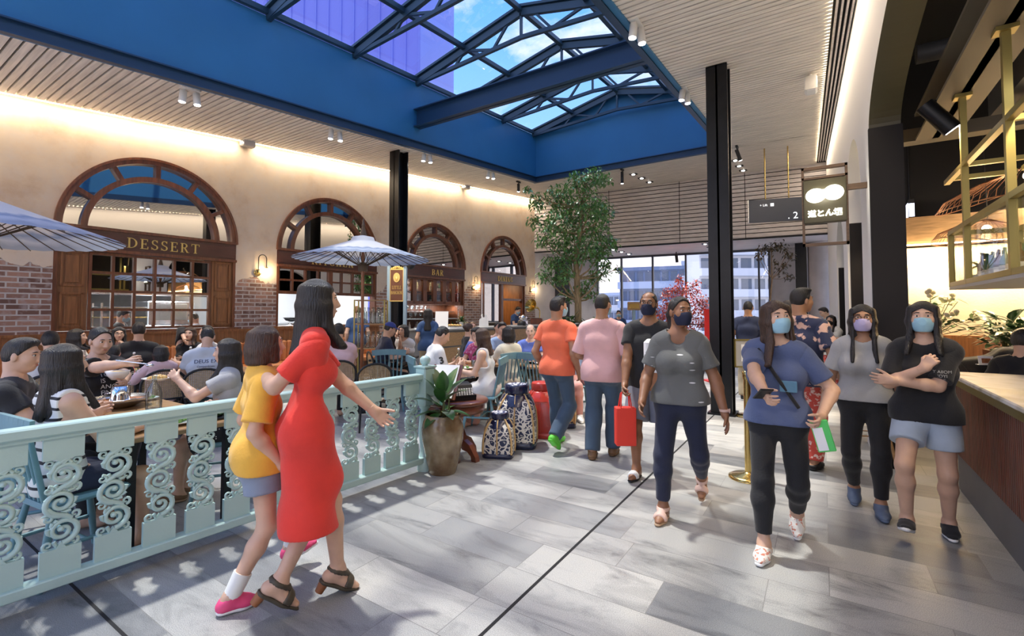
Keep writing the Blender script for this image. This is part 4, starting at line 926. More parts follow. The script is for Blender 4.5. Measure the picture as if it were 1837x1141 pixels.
    if st != 'bald':
        g = Fld().ell(L(0, -.012, .036), V(.081, .098, .090) * hsx, .03, fr)
        fp = (L(0, .055, .062), hd @ V(0, .80, -.60)); cuts = [('p', *fp)]
        if st in ('short', 'crop', 'thin'):
            th = .0 if st == 'short' else -.006; g = Fld().ell(L(0, -.012, .036), (V(.080, .097, .092) + th) * hsx, .03, fr).ell(L(0, -.045, -.01), V(.066, .055, .062) * hsx, .03, fr)
            for sg in (-1, 1): g.cap(L(sg * .071, .012, .03), L(sg * .071, .018, -.012), .010 * hsx, .006 * hsx, .02)
            if st == 'short': g.ell(L(.01, .04, .103), V(.055, .05, .026) * hsx, .03, fr)
            cuts.append(('p', L(0, 0, -.055), -hz))
            if st == 'thin': cuts.append(('s', L(0, .03, .11), .062 * hsx))
        else:
            z1 = {'bob': -.115, 'long': -hl, 'pony': -.03, 'bun': -.03, 'wavy': -hl}[st]
            if st in ('pony', 'bun'):
                g.ell(L(0, -.04, .0), V(.068, .062, .07) * hsx, .03, fr)
                if st == 'bun': g.ell(L(0, -.108, .05), V(.045, .04, .045) * hsx, .015, fr)
                else: g.cap(L(0, -.10, .045), L(0, -.14, -.02), .03 * hsx, .034 * hsx, .02).cap(L(0, -.14, -.02), L(0, -.125, -hl), .034 * hsx, .012 * hsx, .02)
                cuts.append(('p', L(0, .035, .01), hd @ V(0, .9, -.25)))
            else:
                N = 15; rg = random.Random(hash(label) % 999)
                for k in range(N):
                    a = math.radians(-122 + 244 * k / (N - 1)); sx_, cx = math.sin(a), -math.cos(a); ro = .076 + .012 * abs(sx_)
                    p0 = L(sx_ * .066, cx * .080 - .006, .06); p1 = L(sx_ * .079, cx * .088 - .008, -.03); e = z1 * (1 - .05 * rg.random() - (.10 if abs(sx_) > .6 and cx > .2 else 0)); wv = .015 * rg.uniform(-1, 1) if st == 'wavy' else 0
                    p2 = L(sx_ * (.078 + wv), cx * .085 - .012 + wv + (.02 if cx > .15 else 0), max(e, -.15)); r = .0235 * hsx
                    g.cap(p0, p1, r, r, .022).cap(p1, p2, r, r * .85, .022)
                    if e < -.15:
                        dn = V(0, 0, -1) if abs(lean) < 12 else -u; p3 = p2 + dn * (-e - .15) * hsx + (-fw * .035 if cx < .15 else fw * .075) + hd @ V(sx_ * .018, 0, 0); g.cap(p2, p3, r * .9, r * .62, .02)
                if st == 'bob': g.ell(L(0, -.03, -.04), V(.088, .078, .08) * hsx, .03, fr)
                cuts = []
                def hc_(G, D):
                    f = (G - hc) @ hd; x, y, z = f[..., 0] / hsx, f[..., 1] / hsx, f[..., 2] / hsx
                    face_ = np.maximum(np.maximum(.030 - y, np.abs(x) - .058 - .1 * np.maximum(z, 0)), z - .068 + np.abs(x) * .5); return np.maximum(D, -face_ * .7)
        kw = {} if st not in ('bob', 'long', 'wavy') else dict(carve=hc_)
        part('hair', [g.mesh(min(hres * 1.15, .011), cuts=cuts, fold=.0022, seed=len(label), **kw)], hm)
    if cap:
        g = Fld().ell(L(0, -.008, .045), V(.088, .104, .088) * hsx, .02, fr); g2 = Fld().ell(L(0, .105, .048), V(.068, .075, .012) * hsx, .02, fr)
        part('cap', [g.mesh(hres, cuts=[('p', L(0, 0, .042), -hz)]), g2.mesh(hres)], cap)
    # ---- clothes
    sd = (len(label) * 7) % 11
    if top or dress:
        tm, to = (top or dress)[0], (top or dress)[1] if len(top or dress) > 1 else {}
        sl_f = to.get('sleeve', .55); lo_ = to.get('loose', 1.0); g_ = .010 + .006 * lo_; f = T.grown(g_); hem = to.get('hem', -.05); cuts = []
        if not dress or True:
            hp = P + V(0, 0, 1) * hem * H if tall else P + u * (hem + .01) * H
            if not dress: f.cap(hp + u * .02 - Xp * hw * .7 - fw * .012, hp + u * .02 + Xp * hw * .7 - fw * .012, .054 * H * w + .008 + .005 * lo_, .054 * H * w + .008 + .005 * lo_, .06, (fw, .84)); cuts.append(('p', hp, -u if tall else -u))
        tcut = None
        if tall and not dress:
            f.cap(hip[0] * .9 + hip[1] * .1 + V(0, -.020 * H, 0), hip[1] * .9 + hip[0] * .1 + V(0, -.020 * H, 0), .058 * H * w + g_ + .004, .058 * H * w + g_ + .004, .07)
            for i in (0, 1): f.cap(hip[i], hip[i] + (kn[i] - hip[i]) * .5, .047 * H * aw + g_ + .006, .043 * H * aw + g_ + .008, .07)
        if dress or not tall:
            for i in (0, 1): f.ell(hip[i] + V(0, -.033 * H, -.01 * H), (.046 * H * w + g_ + .008, .046 * H * w + g_ + .008, .050 * H + g_ + .008), .04)
        nr = to.get('neck', .054) * H
        slv = []
        for i in (0, 1):
            if sl_f > 0:
                e = el[i]; d_ = e - Sh[i]; fr_ = min(sl_f, 1.0); end = Sh[i] + d_ * fr_; g2 = Fld().cap(Sh[i] - X * (-1, 1)[i] * .015, end + nrm(d_) * .05, .0288 * H * aw + g_, .0295 * H * aw + g_ + .010 * lo_, .02).cap(Sh[i] - u * .012 * H, chest + X * (-1, 1)[i] * .046 * H, .029 * H * aw + g_, .045 * H, .03)
                if sl_f <= 1: slv.append(g2.mesh(res, cuts=[('p', end, d_), ('s', nb + u * .03 * H, nr)], fold=.0035, seed=sd + i))
                else:
                    d2 = wr[i] - el[i]; en = el[i] + d2 * (sl_f - 1); g2 = Fld().cap(Sh[i], el[i], .032 * H * aw + g_, .029 * H * aw + g_, .03).cap(el[i], en + nrm(d2) * .03, .030 * H * aw + g_, .024 * H + g_, .03); slv.append(g2.mesh(res, cuts=[('p', en, d2)], fold=.004, seed=sd + i))
        if sl_f <= 0:
            for i in (0, 1): f.cap(Sh[i], Sh[i] + (el[i] - Sh[i]) * .2, .0305 * H * aw + g_ + .002, .030 * H * aw + g_ + .002, .03)
            def tcut(G, D):
                for i in (0, 1):
                    Q = G - Sh[i]; c = Q @ (X * (-1, 1)[i]) + .004 * H; D = np.where((Q @ u) > -.10 * H, np.maximum(D, c), D)
                return D
        nc = nb + u * (.035 * H) + fw * .012 * H; cuts.append(('s', nc, nr))
        if to.get('vneck'): cuts.append(('s', nb + fw * .055 * H - u * .01 * H, .036 * H))
        if dress:
            hz_ = to.get('len', .42); fl = to.get('flare', .5); wst = P + u * .03 * H
            if tall:
                hb = V((an[0][0] + an[1][0]) * .3, (an[0][1] + an[1][1]) * .3, hz_ * H * .5); rb_ = (.10 + .09 * fl) * H; f.cap(P - Xp * .02, hb - Xp * .02, .078 * H * w, rb_, .05, (fw, .9)).cap(P + Xp * .02, hb + Xp * .02, .078 * H * w, rb_, .05, (fw, .9))
                for i in (0, 1):
                    kk = hip[i] + (kn[i] - hip[i]) * .7; f.cap(hip[i], kk, .062 * H * w, .046 * H, .08)
                cuts.append(('p', hb, V(0, 0, -1)))
            else:
                for i in (0, 1): f.cap(hip[i], kn[i], .064 * H * w + .01, .05 * H, .07)
                f.cap((hip[0] + hip[1]) / 2, (kn[0] + kn[1]) / 2, .07 * H, .05 * H, .07, (V(0, 0, 1), .7)); f.cap(kn[0] * .75 + hip[0] * .25 - V(0, 0, .05), kn[1] * .75 + hip[1] * .25 - V(0, 0, .05), .06, .06, .06)
        o = part('dress' if dress else to.get('name', 'shirt'), [f.mesh(res, cuts=cuts, fold=.0055 + (.002 if dress else 0), seed=sd, carve=tcut)] + slv, tm); J['top'] = o
    if bottom:
        bm, bo = bottom[0], bottom[1] if len(bottom) > 1 else {}; ln = bo.get('len', 2.0); lo_ = bo.get('loose', .4); g_ = .008 + .012 * lo_; f = Fld(); f.p = [p for p in T.grown(g_ * .7).p[:1]]; wz = .075 if bo.get('tuck') else .03; pts = []
        f = f + Lg[0].grown(g_ if ln > 1 else g_) + Lg[1].grown(g_); fp = []
        if ln <= 1.05:
            for i in (0, 1):
                d_ = kn[i] - hip[i]; en = hip[i] + d_ * ln; g2 = f.grown(0); x0 = P
                gl = Fld().cap(hip[i], en + nrm(d_) * .04, .0515 * H * aw + g_, (.042 + .012 * lo_) * H * aw + g_, .04).ell(hip[i] + V(0, -.033 * H, -.01 * H), (.047 * H * w + g_, .047 * H * w + g_, .051 * H + g_), .04).cap(P - Xp * .02, P + Xp * .02, .064 * H * w + g_ * .7, .064 * H * w + g_ * .7, .05, (fw, .95)); pts.append(gl.mesh(res, cuts=[('p', en, d_), ('p', P + u * wz * H, u)], fold=.003, seed=sd + i))
            pts.append(f.__class__.__add__(Fld(), T.grown(g_ * .7)).mesh(res, cuts=[('p', P + u * wz * H, u), ('p', P - V(0, 0, .045 * H), V(0, 0, -1))]) if tall else ([], []))
        else:
            t_ = ln - 1; cuts = [('p', P + u * wz * H, u)]
            f = f + Sn[0].grown(g_ + .006 * lo_) + Sn[1].grown(g_ + .006 * lo_); J2 = []
            if bo.get('tuck'): f.p += T.grown(g_ * .7).p[1:2]
            for i in (0, 1):
                d_ = an[i] - kn[i]; en = kn[i] + d_ * t_; nrmd = nrm(d_)
                if lo_ > .6: f.cap(kn[i], an[i], .036 * H * aw + g_, .030 * H + g_ + .006, .03)
                J2.append((en, nrmd))
            def pcut(G, D):
                for i in (0, 1):
                    en, nd = J2[i]; near = ((G - en) ** 2).sum(-1) < (.14 * s) ** 2; c = (G - en) @ nd; m = near & (((G - kn[1 - i]) ** 2).sum(-1) > (.05) ** 2)
                    D = np.where(m, np.maximum(D, c), D)
                return D
            pts.append(f.mesh(res, cuts=cuts, fold=.003 + .002 * lo_, seed=sd, carve=pcut))
        J['bottom'] = part(bo.get('name', 'trousers' if ln > 1.05 else 'shorts'), pts, bm)
    # ---- shoes
    if shoes:
        kind, smt = shoes[0], shoes[1]; sm2 = shoes[2] if len(shoes) > 2 else 'white'
        for i in (0, 1):
            f = Ft[i].grown(.007); fd = fdir[i]; up_ = nrm(np.cross(np.cross(fd, V(0, 0, 1)), fd)); sole = an[i] - up_ * (.075 * s); rr = min(res, .009)
            if kind in ('shoe', 'slipon'):
                o = part('shoe', [f.mesh(rr, cuts=[('p', an[i] + up_ * (.012 if kind == 'shoe' else -.012) * s, nrm(up_ - fd * (.25 if kind == 'shoe' else .32))), ('p', sole + up_ * .012, -up_)])], smt)
                g = Fld().cap(an[i] - fd * .034 * s - up_ * .066 * s, an[i] + fd * .07 * s - up_ * .066 * s, .040 * s, .044 * s, .02, (up_, .55)).cap(an[i] + fd * .07 * s - up_ * .066 * s, an[i] + fd * .145 * s - up_ * .066 * s, .044 * s, .030 * s, .02, (up_, .55)); part('sole', [g.mesh(rr, cuts=[('p', sole - up_ * .006, -up_), ('p', sole + up_ * .018, up_)])], sm2, o)
            else:
                g = Fld().cap(an[i] - fd * .034 * s - up_ * .072 * s, an[i] + fd * .07 * s - up_ * .072 * s, .038 * s, .042 * s, .02, (up_, .45)).cap(an[i] + fd * .07 * s - up_ * .072 * s, an[i] + fd * .145 * s - up_ * .072 * s, .042 * s, .028 * s, .02, (up_, .45)); o = part('sandal', [g.mesh(rr, cuts=[('p', sole + up_ * .010, up_)])], sm2)
                b1, b2 = an[i] + fd * .085 * s, an[i] - fd * .012 * s; sm_ = [f.grown(.002).mesh(rr, cuts=[('p', b1 + fd * .022, fd), ('p', b1 - fd * .022, -fd), ('p', sole + up_ * .012, -up_)])]
                if kind == 'sandal': sm_.append(f.grown(.002).mesh(rr, cuts=[('p', an[i] + up_ * .014, up_), ('p', an[i] - up_ * .010, -up_)]))
                part('strap', sm_, smt, o)
                if len(shoes) > 3: MB().tube([an[i] - fd * .04 * s - up_ * .075 * s, an[i] - fd * .045 * s - up_ * (.075 + shoes[3]) * s], [.028 * s, .022 * s], 10).build('heel', 'heel_wood', o)
    # ---- mask, glasses
    if mask:
        f = Fld().ell(L(0, .026, -.038), V(.0725, .078, .086) * hsx, .03, fr).ell(L(0, .066, -.084), V(.028, .026, .022) * hsx, .04, fr).cap(L(0, .085, .004), L(0, .099, -.028), .012 * hsx, .016 * hsx, .06)
        o = part('face_mask', [f.mesh(hres, cuts=[('p', L(0, .1, -.002), hd @ V(0, -.25, 1)), ('p', L(0, 0, -.105), -hz), ('p', L(0, .026, 0), -hy)])], mask)
        for sg in (-1, 1): MB().tube([L(sg * .063, .03, -.012), L(sg * .079, .0, .01), L(sg * .082, -.012, -.01), L(sg * .063, .03, -.06)], .0018, 5).build('ear_loop', mask, o)
    if glasses:
        g = MB()
        for sg in (-1, 1):
            g.tube([L(sg * (.032 + .022 * math.cos(2 * PI * k / 16)), .106 - .004 * abs(math.cos(2 * PI * k / 16)), .010 + .019 * math.sin(2 * PI * k / 16)) for k in range(16)], .002, 5, closed=True); g.tube([L(sg * .054, .102, .016), L(sg * .077, .06, .018), L(sg * .080, .0, .010)], .0018, 5)
        g.tube([L(-.011, .107, .014), L(.011, .107, .014)], .0018, 5); g.build('glasses', 'black', root)
    return J
def cloth_print(J, body, size, mt, cx=0, z=0, back=False, name='print', align='CENTER', sx=1.0):
    """lettering laid on the front or back of a shirt"""
    root = J['root']; tgt = J['top']; me = tgt.data; bv = BVHTree.FromPolygons([v.co for v in me.vertices], [p.vertices for p in me.polygons])
    sg = -1 if back else 1; fw = Vector(J['fw'].tolist()) * sg; X = Vector(J['X'].tolist()) * -sg; u = Vector(J['u'].tolist()); c = Vector(J['chest'].tolist()) + u * z + X * cx + fw * .5
    o = text(name, body, size, mt, frame_m(c, X, u) @ Matrix.Diagonal((sx, 1, 1, 1)), root, ext=0, align=align)
    for v in o.data.vertices:
        h = bv.ray_cast(v.co, -fw)
        v.co = (h[0] + fw * .004) if h[0] is not None else v.co - fw * .4
    return o
def at2(x, t, z=0.0):
    p = atT(x, 560, t); return Vector((p.x, p.y, z))
# ------------------------------------------------------------------ pale green railing
nv = at2(761, 4.62); fa = at2(48, 2.44); fd_ = (fa - nv); FLn = fd_.length; fd_.normalize(); FM = frame_m(nv, fd_, (0, 0, 1))   # local: along (towards camera), up, out
rl = thing('railing', 'pale green carved timber railing around the dining area', 'railing', nv); rl.matrix_world = Matrix.Translation(nv); FR = FM.to_3x3().to_4x4()
RT, RB_ = .93, .135; LEN = FLn + 1.1
MB().box((-.0, RT - .055, -.05), (LEN, RT, .05), bev=.008).box((0, RT - .075, -.03), (LEN, RT - .055, .03)).xf(FR).build('top_rail', 'mint', rl)
MB().box((0, RB_ - .055, -.045), (LEN, RB_, .045), bev=.006).xf(FR).build('bottom_rail', 'mint', rl)
pm = MB().box((-.085, .66, -.07), (.05, .985, .07), bev=.012).box((-.095, .985, -.08), (.06, 1.0, .08)).lathe([(.03, 0), (.022, .012), (.04, .02), (.052, .045), (.05, .07), (.03, .092), (0, .1)], (-.017, 1.0, 0), 20)
pm.v = pm.v  # ball finial is turned upright below
pm = MB().box((-.085, .62, -.07), (.05, .985, .07), bev=.012).box((-.095, .985, -.08), (.06, 1.0, .08)).xf(FR); c = FR @ Vector((-.017, 0, 0))
pm.lathe([(.07, 0), (.07, .12), (.05, .14), (.04, .2), (.06, .36), (.05, .5), (.035, .58), (.055, .6), (.055, .625)], (c.x, c.y, 0), 20).lathe([(.03, 0), (.022, .012), (.04, .02), (.052, .045), (.05, .07), (.03, .092), (0, .1)], (c.x, c.y, 1.0), 20)
pm.build('newel_post', 'mint', rl)
z0, z1 = RB_, RT - .07; hw_ = .082; zl_, zu_ = z0 + (z1 - z0) * .19, z1 - (z1 - z0) * .165
bm_ = MB().box((-hw_, z0, -.016), (hw_, zl_, .016)).prism([(-.02, zl_), (.02, zl_), (0, zl_ + .03)], -.014, .014)
bu_ = MB().box((-hw_, zu_, -.016), (hw_, z1, .016)).prism([(-.03, zu_), (0, zu_ - .035), (.03, zu_)], -.014, .014)
sm_ = MB(); hS = zu_ - zl_
def spiral(cx, cz, r0, r1, a0, turns, n=26): return [(cx + (r0 + (r1 - r0) * k / n) * math.cos(a0 + turns * 2 * PI * k / n), cz + (r0 + (r1 - r0) * k / n) * math.sin(a0 + turns * 2 * PI * k / n), 0) for k in range(n + 1)]
for k in range(3):
    sg = 1 if k % 2 else -1; cz = zl_ + hS * (.185 + .315 * k); cx = sg * .006; r = .068
    p = spiral(cx, cz, r, .012, -PI / 2, sg * 1.6, 34); sm_.tube(p, [.0145 - .006 * i / len(p) for i in range(len(p))], 7); e = p[-1]; sm_.ell(e, .016, 8, 6)
    for (ang, l, ins) in ((.3, .04, 1), (1.2, .036, -1), (2.0, .036, 1), (2.9, .04, -1), (4.0, .036, -1), (5.3, .036, 1), (.9, .03, -1), (3.5, .034, 1)):
        q = Vector((cx + r * math.cos(ang) * .93, cz + r * math.sin(ang) * .93, 0)); t_ = Vector((-math.sin(ang), math.cos(ang), 0)) * sg; o_ = Vector((math.cos(ang), math.sin(ang), 0)); ins = -1 if abs(q.x + o_.x * l) > .08 else ins
        sm_.tube([q, q + t_ * l * .5 + o_ * ins * .010, q + t_ * l * .8 + o_ * ins * .026], [.011, .009, .003], 6)
    if k < 2:
        sm_.tube([(cx + sg * r * .5, cz + r * .8, 0), (cx + sg * .01, cz + hS * .155, 0), (-sg * .03, cz + hS * .2, 0), (-sg * .068, cz + hS * .29, 0)], [.013, .014, .013, .011], 7)
        for s2 in (-1, 1): sm_.tube(spiral(s2 * .055, cz + hS * .1575, .022, .006, PI / 2 * s2, s2 * 1.1, 12), [.009 - .0004 * i for i in range(13)], 6)
for s2 in (-1, 1):
    for zz_ in (zl_ + .022, zu_ - .022): sm_.tube(spiral(s2 * .052, zz_, .022, .006, -PI / 2, s2 * 1.1, 12), [.009 - .0004 * i for i in range(13)], 6)
sm_.tube([(-.02, zu_ - .0, 0), (.03, zu_ - .03, 0), (.05, zu_ - .075, 0)], [.014, .013, .011], 7)
sm_.v = [(x, y, z * 1.25) for (x, y, z) in sm_.v]
bme, ume, sme = bm_.xf(FR).mesh('baluster', 'mint'), bu_.xf(FR).mesh('upper_panel', 'mint'), sm_.xf(FR).mesh('scrollwork', 'mint')
for k in range(16):
    s_ = .155 + .2195 * k; off = FR @ Vector((s_, 0, 0)); o = bpy.data.objects.new('baluster', bme); C.objects.link(o); o.parent = rl; o.location = off; q = bpy.data.objects.new('scrollwork', sme); C.objects.link(q); q.parent = o; q = bpy.data.objects.new('upper_panel', ume); C.objects.link(q); q.parent = o

# ------------------------------------------------------------------ rubber plant in a glazed pot
mat('pot_glaze', (.13, .075, .03), .22, noise=.5, nscale=5, col2=(.30, .23, .13), coat=.6, bump=.25, bscale=9); mat('soil', (.03, .02, .013), .95)
def leafmat(name, c, c2): m = mat(name, c, .3, noise=.1, nscale=6, col2=c2, coat=.25); return m
leafmat('leaf_deep', (.035, .12, .02), (.012, .05, .012)); leafmat('leaf_mid', (.07, .17, .04), (.02, .075, .025)); leafmat('leaf_pale', (.16, .24, .10), (.05, .12, .04)); leafmat('leaf_red', (.78, .16, .07), (.50, .05, .03)); leafmat('leaf_dry', (.10, .075, .03), (.05, .045, .02))
mat('bark', (.26, .18, .11), .85, noise=.35, nscale=7, stretch=(8, 8, 1), bump=.3, bscale=12); mat('stem', (.10, .12, .04), .6)
p = atZ(781, 852); pt_ = thing('potted_rubber_plant', 'rubber plant with big glossy leaves in a tall brown glazed pot at the railing end', 'plant', (p.x, p.y + .1, 0))
MB().lathe([(.125, 0), (.135, .02), (.165, .16), (.195, .32), (.20, .42), (.185, .49), (.165, .52), (.17, .545), (.15, .55), (.145, .50), (.0, .49)], (0, 0, 0), 36).build('pot', 'pot_glaze', pt_)
MB().lathe([(.0, .505), (.155, .50)], n=24).build('soil', 'soil', pt_)
def leaf(mb, base, d, L, Wd, droop=.3, fold=.18, n=7):
    d = Vector(d).normalized(); u = Vector((0, 0, 1)); x = d.cross(u); x = x.normalized() if x.length > .05 else Vector((1, 0, 0)); nrm_ = x.cross(d); vs = []; p = Vector(base); q = d
    for k in range(n + 1):
        t = k / n; w = Wd * (math.sin(PI * min(1, t ** .85)) ** .75) * .5 if 0 < t < 1 else .002
        vs += [p - x * w + nrm_ * fold * w, p.copy(), p + x * w + nrm_ * fold * w]; q = (q - u * droop / n).normalized(); p = p + q * L / n
    fs = []
    for k in range(n):
        a = 3 * k; fs += [(a, a + 1, a + 4, a + 3), (a + 1, a + 2, a + 5, a + 4)]
    mb.add(vs, fs, True)
rg = random.Random(5); tips = MB(); L1 = []
for (a, el, L, z, mt) in ((200, 55, .27, .62, 'leaf_deep'), (80, 70, .30, .72, 'leaf_pale'), (250, 40, .30, .62, 'leaf_mid'), (300, 55, .28, .66, 'leaf_deep'), (10, 45, .26, .68, 'leaf_mid'), (150, 35, .29, .62, 'leaf_deep'), (330, 15, .26, .58, 'leaf_mid'), (270, -5, .24, .56, 'leaf_deep'), (220, 10, .26, .56, 'leaf_mid'), (180, 5, .27, .56, 'leaf_deep'), (35, 10, .26, .56, 'leaf_deep'), (100, 20, .26, .58, 'leaf_mid'), (60, 55, .28, .70, 'leaf_deep'), (310, 75, .26, .74, 'leaf_mid'), (170, 72, .27, .74, 'leaf_deep'), (240, 65, .26, .70, 'leaf_mid')):
    a, el = math.radians(a), math.radians(el); d = Vector((math.cos(a) * math.cos(el), math.sin(a) * math.cos(el), math.sin(el))); b = Vector((math.cos(a) * .035, math.sin(a) * .035, z)); m = MB(); leaf(m, b, d, L, L * .46, .7, .25); m.build('leaf', mt, pt_)
MB().tube([(0, 0, .48), (.01, 0, .62), (0, .01, .80)], [.014, .012, .006]).tube([(.03, .02, .48), (.05, .03, .6), (.06, .02, .72)], [.011, .01, .005]).build('stem', 'stem', pt_)

# ------------------------------------------------------------------ typewriter table
mat('wood_antique', (.16, .045, .02), .3, noise=.3, nscale=4, coat=.4)
p = at2(818, 5.05); tw = thing('console_table', 'low dark red carved console table with scrolled feet holding a typewriter', 'table', p, YAW + .15)
MB().lathe([(.0, .57), (.33, .57), (.345, .58), (.345, .60), (.33, .612), (0, .612)], n=40).lathe([(.0, .48), (.30, .48), (.31, .50), (.31, .56), (.3, .57), (0, .57)], n=40).build('tabletop', 'wood_antique', tw)
MB().lathe([(.045, .08), (.05, .12), (.035, .18), (.06, .3), (.04, .4), (.07, .48)], n=20).build('pedestal', 'wood_antique', tw)
for k in range(4):
    a = PI / 4 + k * PI / 2; prof = [(.03, .30), (.10, .28), (.14, .20), (.22, .16), (.27, .09), (.30, .05), (.31, 0), (.25, 0), (.24, .05), (.19, .09), (.12, .10), (.08, .16), (.03, .14)]
    MB().prism(prof, -.03, .03, lambda r, z, y: (r * math.cos(a) - y * math.sin(a), r * math.sin(a) + y * math.cos(a), z)).build('leg', 'wood_antique', tw)
ty = thing('typewriter', 'antique black typewriter on the low carved console table', 'typewriter', (p.x, p.y, .612), YAW + .45)
MB().prism([(-.19, 0), (.19, 0), (.19, .05), (.10, .06), (.06, .14), (-.12, .17), (-.19, .15)], -.16, .16, lambda y, z, x: (x, -y, z)).build('body', 'black', ty)
MB().tube([(-.22, .1, .175), (.22, .1, .175)], .024, 14).tube([(-.25, .1, .175), (-.22, .1, .175)], .03, 12).tube([(.25, .1, .175), (.22, .1, .175)], .03, 12).build('carriage', 'black_steel', ty)
km = MB()
for r in range(4):
    for k in range(10): km.tube([(-.13 + .028 * k + .008 * r, -.175 + .028 * r, .055 + .014 * r), (-.13 + .028 * k + .008 * r, -.175 + .028 * r, .068 + .014 * r)], .010, 8)
km.build('keys', 'paper', ty); MB().box((-.16, -.195, .03), (.16, -.06, .055)).build('key_bed', 'black_steel', ty)
q = at2(797, 4.85, .95); ms = thing('menu_stand', 'white menu sheet propped on a slanted stand beside the newel post', 'menu', (q.x, q.y, 0), YAW - .25)
MB().box((-.13, -.005, -.19), (.13, .005, .19)).xf(Matrix.Translation((0, 0, .82)) @ Matrix.Rotation(math.radians(-38), 4, 'X')).build('sheet', 'paper', ms); MB().box((-.16, .008, -.2), (.16, .022, .2)).xf(Matrix.Translation((0, 0, .82)) @ Matrix.Rotation(math.radians(-38), 4, 'X')).build('board', 'wood_antique', ms); MB().tube([(0, .04, .0), (0, .04, .78)], .018).lathe([(.16, 0), (.15, .02), (.03, .03), (.02, .06)], (0, .04, 0)).build('post', 'wood_antique', ms)

# ------------------------------------------------------------------ lacquered baskets
def basket_mat(name, base, line):
    m = mat(name, base, .4); nt = m.node_tree; tc_ = _n(nt, 'ShaderNodeTexCoord'); v = _n(nt, 'ShaderNodeTexVoronoi'); v.feature = 'DISTANCE_TO_EDGE'; v.inputs['Scale'].default_value = 22; v.inputs['Randomness'].default_value = .8
    nz = _n(nt, 'ShaderNodeTexNoise'); nz.inputs['Scale'].default_value = 9; nt.links.new(tc_.outputs['Object'], nz.inputs['Vector']); ad = nt.nodes.new('ShaderNodeMix'); ad.data_type = 'VECTOR'; ad.inputs[0].default_value = .1; nt.links.new(tc_.outputs['Object'], ad.inputs[4]); nt.links.new(nz.outputs['Color'], ad.inputs[5]); nt.links.new(ad.outputs[1], v.inputs['Vector'])
    f = ramp(nt, v.outputs['Distance'], [(.0, 1.0), (.10, 1.0), (.15, 0.0), (.36, 0.0), (.40, .9), (.5, .2)]); nt.links.new(mixc(nt, f, base, line), nt.nodes['Principled BSDF'].inputs['Base Color'])
    bp = nt.nodes.new('ShaderNodeBump'); bp.inputs['Strength'].default_value = .6; bp.inputs['Distance'].default_value = .01; nt.links.new(f, bp.inputs['Height']); nt.links.new(bp.outputs[0], nt.nodes['Principled BSDF'].inputs['Normal'])
basket_mat('basket_navy', (.012, .022, .075), (.78, .74, .66)); mat('navy_lacquer', (.01, .014, .05), .25, coat=.5); mat('red_lacquer', (.50, .035, .02), .3, coat=.4); mat('gold_cane', (.58, .38, .16), .5); mat('lid_white', (.75, .75, .74), .4)
basket_mat('basket_gold', (.03, .03, .045), (.55, .33, .12)); basket_mat('basket_lid', (.75, .75, .78), (.03, .04, .12))
def basket(x, t, Hh, Wb, label, body, lac, rot=.3, lidm='basket_lid', cane='gold_cane'):
    p = at2(x, t); b = thing('lidded_basket', label, 'basket', p, rot, group='lacquered baskets'); N = 40
    def loft(prof, sq):
        m = MB(); vs = []
        for (r, z), e in zip(prof, sq):
            for k in range(N):
                a = 2 * PI * k / N; c_, s_ = math.cos(a), math.sin(a); n_ = 2 + e * 5; rr = r / (abs(c_) ** n_ + abs(s_) ** n_) ** (1 / n_); vs.append((rr * c_, rr * s_, z))
        fs = [(i * N + k, i * N + (k + 1) % N, (i + 1) * N + (k + 1) % N, (i + 1) * N + k) for i in range(len(prof) - 1) for k in range(N)]; m.add(vs, fs, True); m.add(vs[-N:], [tuple(range(N))]); m.add(vs[:N], [tuple(range(N))[::-1]]); return m
    r = Wb / 2; P_ = [(.98, .10), (1.0, .22), (.99, .40), (.93, .58), (.80, .72), (.62, .82), (.52, .845)]; S_ = [1, .9, .7, .45, .2, 0, 0]
    loft([(r * a, Hh * z) for a, z in P_], S_).build('body', body, b); loft([(r * .96, 0), (r * 1.0, Hh * .015), (r * 1.0, Hh * .11), (r * .97, Hh * .115)], [1, 1, 1, 1]).build('base', lac, b)
    MB().lathe([(r * .50, Hh * .83), (r * .57, Hh * .835), (r * .60, Hh * .86), (r * .60, Hh * .96), (r * .57, Hh * .985), (r * .5, Hh * .99)], n=36).build('lid', lac, b); MB().lathe([(r * .5, Hh * .989), (r * .3, Hh * 1.0), (0, Hh * 1.0)], n=36).build('lid_top', lidm, b)
    MB().lathe([(r * .90, Hh * .66), (r * .80, Hh * .73), (r * .64, Hh * .82), (r * .60, Hh * .83), (r * .62, Hh * .835), (r * .67, Hh * .82), (r * .82, Hh * .735), (r * .92, Hh * .665)], n=36).build('shoulder', lac, b)
    for k in range(8):
        a = 2 * PI * k / 8; cs = []
        for (q, z), e in zip(P_, S_):
            c_, s_ = math.cos(a), math.sin(a); n_ = 2 + e * 5; rr = r * q / (abs(c_) ** n_ + abs(s_) ** n_) ** (1 / n_) + .004; cs.append((rr * c_, rr * s_, Hh * z))
        MB().tube(cs, .012 if k % 2 else .008, 6).build('strap', cane, b)
basket(896, 5.12, .46, .33, 'small navy and white lidded basket in front of the larger navy one', 'basket_navy', 'navy_lacquer', .45)
basket(927, 5.52, .70, .47, 'large navy and white lidded basket beside the red basket', 'basket_navy', 'navy_lacquer', .45)
basket(972, 5.95, .66, .44, 'red lidded basket behind the man in the orange shirt', 'red_lacquer', 'red_lacquer', .4, 'red_lacquer', 'red_lacquer')
basket(1004, 6.45, .62, .42, 'dark basket with gold cane pattern, last of the row of baskets', 'basket_gold', 'navy_lacquer', .5)
mat('bag_pink', (.60, .33, .24), .5, noise=.08)
